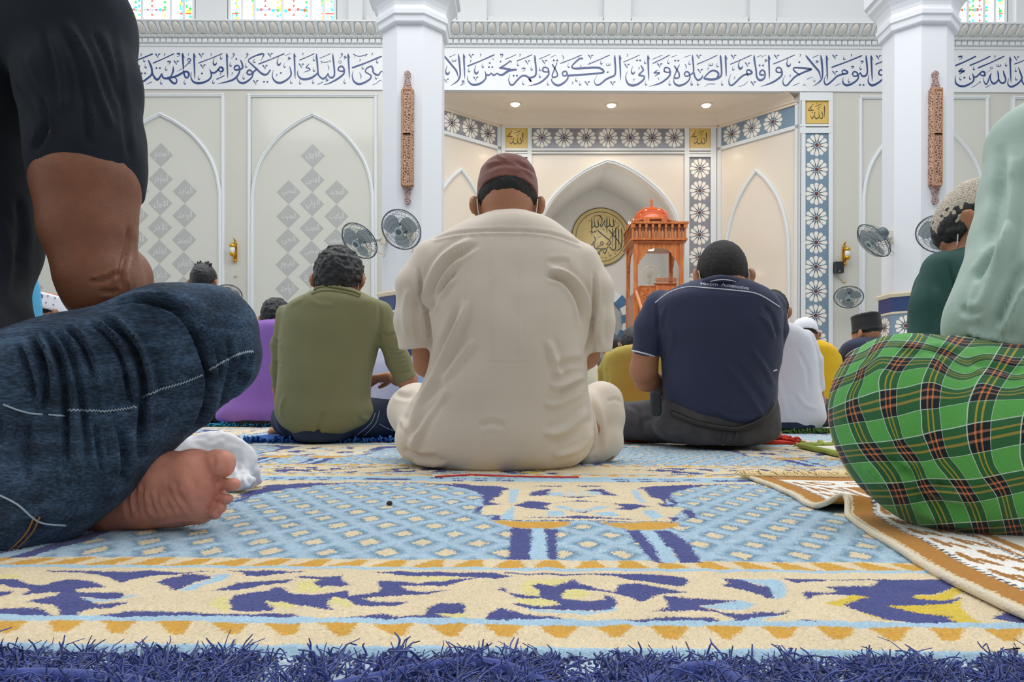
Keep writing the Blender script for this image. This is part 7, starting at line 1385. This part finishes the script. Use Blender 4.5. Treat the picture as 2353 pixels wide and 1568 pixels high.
piping(b, T, [(1506, 696), (1540, 672), (1580, 660), (1620, 662), (1680, 667), (1740, 676), (1790, 705)], .0022); piping(b, T, [(1454, 806), (1480, 812), (1516, 822)], .003); piping(b, T, [(1776, 853), (1784, 850)], .003); b.build('piping', 'piping_white', g.o)
b = MB(); P = [tuple(g.P(x, y, d)) for x, y, d in ((1606, 657, 2.62), (1622, 647, 2.535), (1657, 640, 2.505), (1692, 646, 2.535), (1706, 656, 2.62))]; P = crm(P, 6); b.tube(P, .013, 8); b.tube(P + np.array([0, -.012, -.006]), .0018, 5, 1); b.build('collar', ['navy_pique', 'piping_white'], g.o)
words(T, 'lettering', 'Hicom', 1610, 656, 39, 7.5, 'piping_white', g.o, slope=.03); words(T, 'lettering', 'Automotive', 1658, 658, 62, 8, 'piping_white', g.o, slope=.14)
T = bvh(*SURF['trousers']); b = MB(); piping(b, T, [(1545, 950), (1600, 972), (1660, 984), (1700, 985), (1750, 962), (1774, 925)], .011, 0, 8); b.build('belt', mat('belt_leather', '2a2624', .5), g.tr)
b = MB(); [piping(b, T, [(x + 6, 978), (x, 1000), (x - 4, 1014)], .005) for x in (1664, 1692)]; b.build('belt_loop', 'grey_trousers', g.tr)
q = g.P(1508, 925, 2.66); b = MB(); b.box(tuple(q + V3(-.022, -.02, -.05)), tuple(q + V3(.018, .02, .045))); pu = b.build('belt_pouch', 'black_plastic', g.o); mb_ = pu.modifiers.new('soft', 'BEVEL'); mb_.width = .012; mb_.segments = 3
# ---- purple shirt
man('person in a purple shirt sitting between the denim knee and the olive shirt', 4.45,
    [(736, 612, 668, -.1, .05), (742, 588, 690, -.09, .085), (754, 570, 708, -.08, .11), (775, 560, 716, -.06, .13), (820, 552, 720, -.03, .14), (870, 540, 720, 0, .15), (915, 520, 720, .03, .16), (945, 502, 722, .04, .17), (962, 500, 718, .05, .165), (971, 512, 706, .05, .15)],
    (634, 733, 4.4, -12, 25, 1.0), 'purple_cotton', 'black_trousers', [([(706, 770, 0, 16), (722, 830, .05, 14), (722, 880, .1, 12)], [(722, 880, .1, 10), (690, 920, .3, 9)], None)], h=.011, hairnoise=((.015, .006, 3),), lines=[([(560, 790), (600, 830), (640, 880)], 6, .005), ([(575, 850), (600, 900), (610, 950)], 6, -.005), ([(600, 840), (618, 890), (640, 930)], 6, .004)])
# ---- white t-shirt
man('person in a plain white t-shirt sitting just right of the big navy polo shirt', 3.95,
    [(738, 1752, 1800, -.12, .05), (746, 1732, 1824, -.11, .085), (760, 1714, 1846, -.1, .115), (785, 1703, 1862, -.08, .135), (830, 1698, 1872, -.04, .145), (880, 1698, 1877, 0, .155), (925, 1694, 1888, .02, .165), (960, 1696, 1894, .03, .165), (985, 1712, 1880, .03, .15)],
    (1775, 722, 3.86, -25, 20, 1.0), 'white_cotton', 'dark_jeans', [([(1848, 780, -.05, 24), (1868, 830, -.02, 21), (1879, 898, .02, 16)], [(1879, 895, .02, 12), (1886, 925, .06, 11), (1860, 940, .3, 9)], None)], h=.010, hair='hair_short', hp=hair_prims(th=.008, top=.012), hairnoise=((.008, .002, 3),), lines=[([(1830, 800), (1855, 850), (1858, 900)], 5, -.005), ([(1780, 860), (1800, 920), (1810, 970)], 6, .004), ([(1830, 900), (1850, 930), (1880, 940)], 5, .004)], knees=(1700, 1900))
# ---- yellow shirt, white cap
man('person in a bright yellow shirt and plain white skullcap beside the white t-shirt', 4.9,
    [(783, 1848, 1886, -.1, .05), (790, 1832, 1902, -.09, .08), (803, 1816, 1920, -.08, .105), (830, 1807, 1932, -.05, .13), (870, 1803, 1937, -.02, .14), (905, 1804, 1938, .01, .15), (930, 1808, 1932, .02, .15)],
    (1849, 772, 4.84, -15, 18, 1.0), 'yellow_cotton', 'black_trousers', [([(1916, 825, 0, 17), (1932, 870, .03, 12), (1934, 895, .06, 9)], [(1934, 893, .06, 8), (1930, 925, .15, 8)], None)], cap=[(.012, 0, -.004, .084, .103), (.05, 0, -.004, .083, .102), (.085, 0, -.004, .068, .085), (.108, 0, -.004, .045, .055), (.118, 0, -.004, .015, .02)], capm='cap_white', h=.012, hair='hair_short', hp=hair_prims(th=.006, top=-.02), knees=(1815, 1920))
# ---- black songkok
g = man('person in a navy polo shirt and tall black velvet cap sitting near the right column', 5.0,
    [(776, 1972, 2022, -.1, .05), (783, 1952, 2046, -.09, .085), (795, 1937, 2064, -.08, .115), (818, 1931, 2072, -.06, .135), (860, 1929, 2076, -.02, .15), (900, 1928, 2078, .01, .155), (935, 1930, 2076, .02, .155)],
    (1992, 768, 4.95, 28, 8, 1.0), 'navy_pique', 'black_trousers', [([(1943, 815, 0, 18), (1938, 850, .02, 16), (1940, 880, .05, 14)], [(1940, 878, .05, 11), (1950, 910, .15, 10)], None)],
    cap=[(.012, 0, -.006, .0835, .103), (.03, 0, -.006, .083, .1025), (.031, 0, -.006, .0805, .100), (.10, 0, -.006, .078, .097), (.132, 0, -.006, .0755, .094), (.137, 0, -.006, .06, .08), (.136, 0, -.006, .03, .05)], capm='cap_black', h=.012, hair='hair_black', hp=hair_prims(th=.006, top=-.03), strap=False, knees=(1955, 2050))
T = bvh(*SURF['shirt']); b = MB(); piping(b, T, [(1943, 820), (1955, 809), (1975, 799), (2000, 794), (2030, 793), (2050, 796)], .0028); b.build('piping', 'piping_white', g.o)
words(T, 'lettering', 'HICOM', 1991, 789.5, 22, 4.2, 'piping_white', g.o); words(T, 'lettering', 'Automotive', 2017, 789.5, 28, 4.2, 'piping_white', g.o, slope=.05)
b = MB(); b.tube(crm([tuple(g.hp(x, y, z)) for x, y, z in ((-.068, .01, -.10), (-.062, -.045, -.078), (0, -.066, -.064), (.062, -.045, -.078), (.068, .01, -.10))], 6), .010, 8); b.tube(crm([tuple(g.hp(x, y, z)) for x, y, z in ((-.07, .0, -.10), (-.064, -.055, -.076), (0, -.078, -.064), (.064, -.055, -.076), (.07, .0, -.10))], 6), .003, 5, 1); b.build('collar', ['navy_pique', 'piping_white'], g.o)
# ---- dark green shirt, knitted cap
g = man('person in a dark green shirt and beige knitted cap beside the sage sleeve', 1.98,
    [(566, 2206, 2290, .0, .05), (578, 2178, 2318, .0, .085), (600, 2146, 2348, .0, .11), (640, 2120, 2366, .0, .13), (700, 2108, 2372, .01, .14), (780, 2102, 2372, .03, .15), (860, 2098, 2370, .05, .155), (950, 2096, 2370, .07, .16), (1010, 2106, 2362, .08, .155)],
    (2246, 522, 1.98, 42, 46, 1.0, 0), 'green_cotton', 'black_trousers', [([(2165, 625, -.03, 48), (2140, 700, -.04, 44), (2130, 790, -.04, 40), (2150, 850, 0, 36)], [(2150, 850, 0, 28), (2240, 900, .2, 24)], None)],
    cap=[(.018, 0, -.012, .083, .103), (.045, 0, -.012, .083, .103), (.075, 0, -.014, .074, .093), (.098, 0, -.016, .056, .072), (.112, 0, -.018, .032, .042), (.117, 0, -.018, .012, .016)], capm='cap_knit', h=.0075, hp=hair_prims(((-.11, -.07), (-.06, -.066), (-.03, -.03), (.01, -.012), (.05, -.01), (.10, .035)), .010, -.005), lines=[([(2178, 600), (2192, 650), (2196, 700), (2186, 760)], 4, -.006), ([(2150, 660), (2160, 720), (2150, 780)], 8, .006), ([(2200, 640), (2190, 720), (2200, 780)], 8, -.007)])
def knit(m):
    t = m.node_tree; b = t.nodes['Principled BSDF']; co = t.nodes.new('ShaderNodeTexCoord'); v = t.nodes.new('ShaderNodeTexVoronoi'); v.inputs['Scale'].default_value = 230; t.links.new(co.outputs['Object'], v.inputs['Vector'])
    r = t.nodes.new('ShaderNodeValToRGB'); r.color_ramp.elements[0].position = .22; r.color_ramp.elements[0].color = lin('9a9080') + (1,); r.color_ramp.elements[1].position = .42; r.color_ramp.elements[1].color = lin('d2c8b6') + (1,)
    t.links.new(v.outputs['Distance'], r.inputs[0]); t.links.new(r.outputs[0], b.inputs['Base Color']); bp = t.nodes.new('ShaderNodeBump'); bp.inputs['Distance'].default_value = .004; t.links.new(v.outputs['Distance'], bp.inputs['Height']); t.links.new(bp.outputs[0], b.inputs['Normal'])
knit(MATS['cap_knit'])
beard = g.hl([ell((0, .034, -.052), (.063, .064, .066), k=0)]) + g.hl([dict(f=lambda X, Y, Z, o=0.0: np.maximum(np.maximum(Z + .035, .0 - Y), Y - .075) + 0 * X, lo=V3(-.1, -.1, -.2), hi=V3(.1, .2, .1), k=0, cap=True)]); soft('beard', beard, .005, 'hair_black', g.o)
# ---- mustard shirt and those farther on
man('person in a mustard shirt half hidden behind the navy polo arm', 4.4,
    [(793, 1440, 1478, -.05, .06), (799, 1415, 1502, -.05, .1), (814, 1394, 1520, -.04, .125), (842, 1386, 1528, -.02, .14), (880, 1388, 1530, 0, .15), (920, 1390, 1532, .03, .155), (950, 1392, 1532, .04, .155)],
    (1457, 797, 4.5, -5, 40, 1.0), 'mustard_cotton', 'black_trousers', [([(1400, 822, 0, 14), (1386, 850, .03, 12), (1383, 876, .06, 9)], [(1383, 874, .06, 7), (1400, 900, .2, 7)], None)], h=.012, lines=[([(1392, 845), (1398, 870), (1392, 890)], 4, -.006), ([(1400, 890), (1412, 920), (1420, 945)], 5, .004)])
man('person in a pale lilac white shirt seen in the gap under the olive sleeve', 4.5, [(792, 860, 905, 0, .06), (800, 842, 924, 0, .1), (815, 830, 938, 0, .125), (850, 824, 944, .0, .145), (900, 822, 946, .02, .155), (940, 824, 944, .03, .155)], (884, 780, 4.55, 0, 45, .95), 'lilac_cotton', 'black_trousers', knees=(845, 920), h=.013, strap=False)
man('person in a light blue shirt seen between the olive elbow and the beige sleeve', 4.2, [(780, 990, 1030, 0, .06), (790, 965, 1050, 0, .1), (806, 950, 1066, 0, .125), (850, 944, 1074, .0, .145), (900, 942, 1078, .02, .155), (950, 944, 1076, .03, .155)], (1008, 765, 4.25, 0, 40, .95), 'sky_cotton', 'black_trousers', knees=(980, 1040), h=.013, strap=False)
man('person in pale cream clothes just visible left of the mustard shirt', 5.3, [(826, 1320, 1352, 0, .06), (832, 1302, 1366, 0, .1), (846, 1294, 1374, 0, .125), (880, 1292, 1376, .0, .145), (920, 1290, 1378, .02, .155), (945, 1292, 1376, .03, .155)], (1338, 815, 5.35, 0, 45, .95), 'cream_cotton', 'black_trousers', h=.014, strap=False)
man('person of whom only dark hair shows between beige sleeve and mustard shirt', 6.0, [(818, 1392, 1428, 0, .06), (824, 1376, 1444, 0, .1), (840, 1366, 1452, 0, .125), (880, 1362, 1456, .0, .145), (935, 1362, 1456, .02, .155)], (1405, 803, 6.0, 0, 25, 1.0), 'plum_shirt', 'black_trousers', h=.015, strap=False)
# ---- far left
g = man('person in a grey shirt and white embroidered cap seen under the bare brown arm', 3.8, [(737, 84, 126, -.1, .05), (743, 58, 150, -.09, .09), (756, 40, 170, -.08, .115), (790, 26, 182, -.05, .135), (850, 22, 186, 0, .145), (920, 18, 190, .02, .155), (970, 24, 184, .03, .155)], (110, 724, 3.78, -28, 14, 1.0), 'grey_shirt', 'black_trousers',
    cap=[(.010, 0, -.004, .0855, .1045), (.03, 0, -.004, .085, .104), (.06, 0, -.004, .081, .099), (.085, 0, -.004, .076, .093), (.096, 0, -.004, .062, .078), (.100, 0, -.004, .03, .04)], capm='cap_white', h=.011, hair='hair_short', hp=hair_prims(((-.11, -.052), (-.06, -.05), (-.02, -.008), (.03, .012), (.06, .02), (.10, .03)), .005, -.02), strap=False)
b = MB()
for k in range(9):
    a = -math.pi / 2 + (k - 4) * .33
    for z in (.040, .078): p = g.hp(.0815 * math.cos(a) * (1.045 if z < .05 else 1.0), -.004 + .0995 * math.sin(a) * (1.045 if z < .05 else 1.0), z); b.lathe([(.001, -.003), (.005, 0), (.001, .003)], p, 6)
p0 = [g.hp(.0835 * math.cos(a), -.004 + .1025 * math.sin(a), z) for a, z in ((-.95, .05), (-.78, .05), (-.78, .075), (-.95, .075))]; b.add([tuple(p) for p in p0], [(0, 1, 2, 3)])
b.build('embroidery', 'cap_stitch', g.o)
man('person with spiky black hair whose head shows just above the denim knee', 4.9, [(672, 448, 490, -.05, .06), (680, 425, 512, -.05, .1), (695, 410, 528, -.04, .125), (740, 402, 536, 0, .145), (820, 398, 540, .02, .15), (900, 396, 542, .04, .155), (945, 400, 538, .05, .155)], (468, 650, 4.88, 0, 6, 1.0), 'grey_shirt', 'black_trousers', h=.012, hp=hair_prims(((-.11, -.035), (-.06, -.03), (-.02, .0), (.03, .012), (.06, .05), (.10, .07)), .008, .012) + [cone((x, y, .11), (x * 1.3 + .004, y - .012, .127 + .010 * (i % 3)), .012, .002, k=.003) for i, (x, y) in enumerate(((-.045, -.02), (-.028, -.03), (-.012, -.03), (.002, -.035), (.016, -.03), (.03, -.03), (.045, -.02), (.0, .0), (.02, .01), (-.02, .01)))], strap=False)
man('person in a bright cyan shirt seen between the black shirt and the white cap', 2.4, [(560, -110, -40, -.05, .06), (575, -140, 10, -.05, .1), (600, -162, 48, -.04, .125), (640, -175, 68, -.02, .14), (690, -178, 75, 0, .145), (760, -180, 74, .02, .15), (880, -185, 76, .04, .155), (980, -180, 72, .05, .155)], (-60, 500, 2.4, 0, 20, 1.0), 'cyan_cotton', 'dark_jeans', h=.010, strap=False, lines=[([(62, 640), (66, 690), (60, 750)], 5, -.005)])
# ================================================================== prayer mats and small things on the carpet
def flat_mat(name, label, quad, cloth, z=.010, fringe=None, fr_edge=0, wav=.003, fl=.05, cat='prayer mat'):
    """quad: four floor points (metres) front-left, front-right, back-right, back-left"""
    q = [np.array(p, float) for p in quad]; n = 40; S, T = np.meshgrid(np.linspace(0, 1, n), np.linspace(0, 1, n)); s, t = S.ravel()[:, None], T.ravel()[:, None]
    P = (q[0] * (1 - s) + q[1] * s) * (1 - t) + (q[3] * (1 - s) + q[2] * s) * t; zz = z + (vnoise(P[:, 0], P[:, 1], .09, len(label)) - .4) * wav * 2
    i = np.arange(n - 1)[None] + np.arange(n - 1)[:, None] * n; i = i.ravel(); Fq = np.stack([i, i + 1, i + 1 + n, i + n], 1)
    V = np.c_[P, zz]; k = len(V); Vb = np.c_[P, np.full(k, .001)]; ring = np.r_[np.arange(n), np.arange(1, n) * n + n - 1, (n - 1) * n + np.arange(n - 2, -1, -1), np.arange(n - 2, 0, -1) * n]; r2 = np.roll(ring, -1)
    Fq = np.concatenate([Fq, np.stack([ring, r2, r2 + k, ring + k], 1)[:, ::-1]]); o = put(name, np_mesh(name, np.r_[V, Vb], Fq), cloth); tag(o, label, cat, 'prayer mats')
    if fringe:
        b = MB(); rg = random.Random(len(label)); a, c = q[fr_edge], q[(fr_edge + 1) % 4]; d = c - a; nrm = np.array([d[1], -d[0]]); nrm /= np.linalg.norm(nrm); m = int(np.linalg.norm(d) / .008)
        for j in range(m):
            p = a + d * (j + rg.random()) / m; e = p + nrm * fl * rg.uniform(.6, 1.1) + d / np.linalg.norm(d) * rg.uniform(-.02, .02); up = rg.choice((.004, .006, .012, .02))
            b.tube([(p[0] - nrm[0] * .01, p[1] - nrm[1] * .01, z + .003), (*(p * .5 + e * .5), up + .006), (e[0], e[1], rg.choice((.003, .004, .012)))], [.005, .004, .002], 4)
        fo = b.build('fringe', fringe, o); tag(fo, None, kind='stuff')
    return o
mat('mat_blue', '1f5fb0', .9, var=.25, vscale=30); mat('mat_teal', '1f93b8', .9, var=.2, vscale=30); mat('mat_red', 'b3231f', .9, var=.3, vscale=40, col2='d8432a'); mat('mat_green', '4f7a33', .9, var=.3, vscale=40); mat('mat_lime', '9aa84a', .9); mat('mat_pale', 'e6e4d4', .9, var=.1, vscale=50)
fx = lambda x, y: np.array(atf(x, y, 0.0)[:2])
def strip(x0, y0, x1, y1, dep): a, c = fx(x0, y0), fx(x1, y1); return [a, c, c + np.array([0, dep]), a + np.array([0, dep])]
flat_mat('prayer_mat', 'royal blue fringed prayer mat under the olive shirted man', strip(545, 1017, 985, 1016, 1.1), 'mat_blue', .010, 'mat_blue', 0, .006, .07)
flat_mat('prayer_mat', 'teal prayer mat under the purple shirted man', strip(455, 980, 720, 981, 1.1), 'mat_teal', .010, 'mat_teal', 0, .006, .06)
flat_mat('prayer_mat', 'red fringed prayer mat under the navy polo man', strip(1432, 1016, 1830, 1022, 1.1), 'mat_red', .012, 'mat_red', 1, .006, .05)
flat_mat('prayer_mat', 'dark green prayer mat under the white t-shirt man', strip(1740, 996, 1935, 996, 1.1), 'mat_green', .012, 'mat_green', 0, .008, .05)
a, c, d = fx(1838, 1030), fx(1975, 1062), fx(2040, 1030)
o = flat_mat('prayer_mat', 'pale prayer mat with a lime green border left of the plaid knee', [a, c + (c - a) * .6, d + (c - a) * .9 + np.array([.3, .1]), a + np.array([.9, .12])], 'mat_pale', .008, 'mat_lime', 3, .004, .05)
b = MB(); b.tube(crm([(*(a + (c - a) * t), .010) for t in np.linspace(-.01, 1.6, 12)], 4), .010, 8); b.tube([(*(a + np.array([.9, .12]) * t), .010) for t in np.linspace(0, 1, 10)], .010, 8); b.build('border', 'mat_lime', o)
# green cord end by the denim leg
b = MB(); [b.tube(crm([tuple(atf(x, y, .006)) for x, y in pts], 6), .009, 7) for pts in ([(396, 1022), (430, 1021), (450, 1026), (500, 1023)], [(405, 1035), (440, 1031), (470, 1028), (502, 1023)], [(450, 1026), (470, 1022), (502, 1023)])]
b.build('green_cord', mat('cord_green', '1f6b45', .8), label='twisted dark green cord lying on the carpet behind the bare foot', cat='cord')
# white crumpled cloth behind the toes
cl = [ell(tuple(atf(548, 1108, .018)), (.035, .03, .02), k=.02), ell(tuple(atf(565, 1106, .012)), (.03, .025, .014), k=.02), ell(tuple(np.array(atf(500, 1095, .03)) + V3(0, .06, 0)), (.05, .03, .035), k=.02), ell(tuple(np.array(atf(430, 1080, .05)) + V3(0, .12, .01)), (.09, .04, .055), k=.03)]
mat('white_cloth', 'e9eaee', .7)
tag(soft('crumpled_cloth', cl, .004, 'white_cloth', None, noise=((.03, .006, 3), (.012, .0025, 4)), lines=[([(545, 1070), (552, 1090), (550, 1110)], 4, -.006), ([(560, 1085), (566, 1100), (575, 1112)], 4, -.005)]), 'crumpled white cloth on the carpet behind the bare toes', 'cloth')
# ------------------------------------------------------------------ cream and brown prayer rug under the plaid sarong
RB, RW, RE, RK = [np.array(lin(c)) for c in ('b07a34', 'efece4', 'dccba8', '3a4258')]
rc0, rc1 = fx(1735, 1108), fx(1955, 1180)     # left edge: far corner, bend
edge = [fx(x, y) for x, y in ((1727, 1103), (1800, 1130), (1880, 1172), (1945, 1176), (1958, 1196), (2060, 1262), (2180, 1335), (2290, 1390), (2420, 1450))]
E0 = crm(np.array(edge), 12); L = np.r_[0, np.cumsum(np.linalg.norm(np.diff(E0, axis=0), axis=1))]; nv = 420; tv = np.linspace(0, L[-1], nv); Ed = np.stack([np.interp(tv, L, E0[:, i]) for i in (0, 1)], 1)
wdir = fx(2300, 1112) - fx(1727, 1103); wdir /= np.linalg.norm(wdir); W_ = .68; nu = 300; u = np.linspace(0, W_, nu)
S, T = np.meshgrid(u, np.arange(nv)); P = Ed[T.ravel()] + S.ravel()[:, None] * wdir; uu, vv = S.ravel(), tv[T.ravel()]
def rug_colour(u, v):
    u = u / .62; n = len(u); C = np.empty((n, 3)); C[:] = RW; C[(u < .062) | (v < .055)] = RB; C[u < .010] = RE
    dash = (np.abs(u - .066) < .005) & ((v / .012 % 1) < .5); C[dash] = RK
    ib = (u > .19) & (v > .17); C[ib] = RB; C[(np.abs(u - .185) < .005) & (v > .17) & ((v / .012 % 1) < .5)] = RK; C[(u > .20) & (u < .215) & (v > .18)] = RW; C[(u > .24) & (v > .22)] = RW * .95
    # leaf sprays along the border
    m = (u > .078) & (u < .178) & (v > .08); q = (v / .085) % 1.0; y_ = (u - .128) / .05; lf = np.zeros(n, bool)
    for k in range(4):
        c0 = -.75 + .5 * k; x = q - .5 - .25 * np.sin(k * 2.1); yy = y_ - c0; a = .9 if k % 2 else .35; r = np.hypot((x * .8 + yy * a * .5) * 3.2, (yy - x * a) * 5.5); lf |= r < 1
    C[m & lf] = RB * .85
    m2 = (v > .065) & (v < .16) & (u > .09); q2 = (u / .12) % 1; lf2 = (np.hypot((q2 - .5) * 3, (v - .112) / .03) < 1) & (np.hypot((q2 - .5) * 4, (v - .112) / .018) > 1); C[m2 & lf2] = RB
    r = np.hypot(u - .34, (v - .30)); C[(r < .11)] = RB; C[(r < .10)] = RW; C[(r < .066)] = RB; C[r < .045] = RW; an = np.arctan2(v - .30, u - .34); C[(r > .075) & (r < .092) & (np.sin(an * 26) + .5 * np.sin(an * 61) > .1)] = RK
    C[(r < .036) & (np.sin(u * 900) * np.sin(v * 700) > .1)] = RK
    return C
ru = np.random.default_rng(5); C = rug_colour(uu + ru.normal(0, .0012, len(uu)), vv + ru.normal(0, .0012, len(uu))) * (1 + (ru.random(len(uu)) - .5)[:, None] * .12)
bump = np.exp(-((vv - L[-1] * .40) / .045) ** 2) * np.clip(1 - uu / .16, 0, 1) ** 1.5; vb = np.argmin(np.abs(E0[:, 0] - fx(1940, 1176)[0])); vbm = L[vb]
bump = np.exp(-((vv - vbm) / .035) ** 2) * np.clip(1 - uu / .2, 0, 1)
z = .007 + .022 * bump + (vnoise(P[:, 0], P[:, 1], .06, 31) - .5) * .003; z -= .003 * (uu < .004)
i = np.arange(nu - 1)[None] + np.arange(nv - 1)[:, None] * nu; i = i.ravel(); Fq = np.stack([i, i + nu, i + nu + 1, i + 1], 1)
attr_mat('rug_weave', rough=.95, bump=.3, bscale=600, sheen=.1, var=.08, vscale=300)
rug = put('prayer_rug', np_mesh('prayer_rug', np.c_[P, z], Fq[:, ::-1], np.clip(C, 0, 1)), 'rug_weave'); tag(rug, 'cream and golden brown patterned prayer rug under the plaid sarong, its left edge ruffled', 'prayer rug')
b = MB(); k0 = np.arange(0, nv, 3); b.tube(np.c_[Ed[k0] - wdir * .002, z.reshape(nv, nu)[k0, 0] - .0005], .0052, 8); b.build('bound_edge', mat('rug_binding', 'e3d6bd', .9, bump=.5, bscale=300), rug)
b = MB(); rg = random.Random(4); back = Ed[0]; nd = np.array([-wdir[1], wdir[0]])
for j in range(230):
    p = back + wdir * (j * .0024 + rg.uniform(-.001, .001)) - wdir * .02; e = p + nd * rg.uniform(.05, .085) + wdir * rg.uniform(-.03, .01); b.tube([(p[0], p[1], .009), (*(p * .5 + e * .5), .013 + rg.uniform(0, .006)), (e[0], e[1], .004)], [.0022, .002, .0012], 4)
fo = b.build('fringe', mat('rug_fringe', 'e8cf9c', .9), rug); tag(fo, None, kind='stuff')
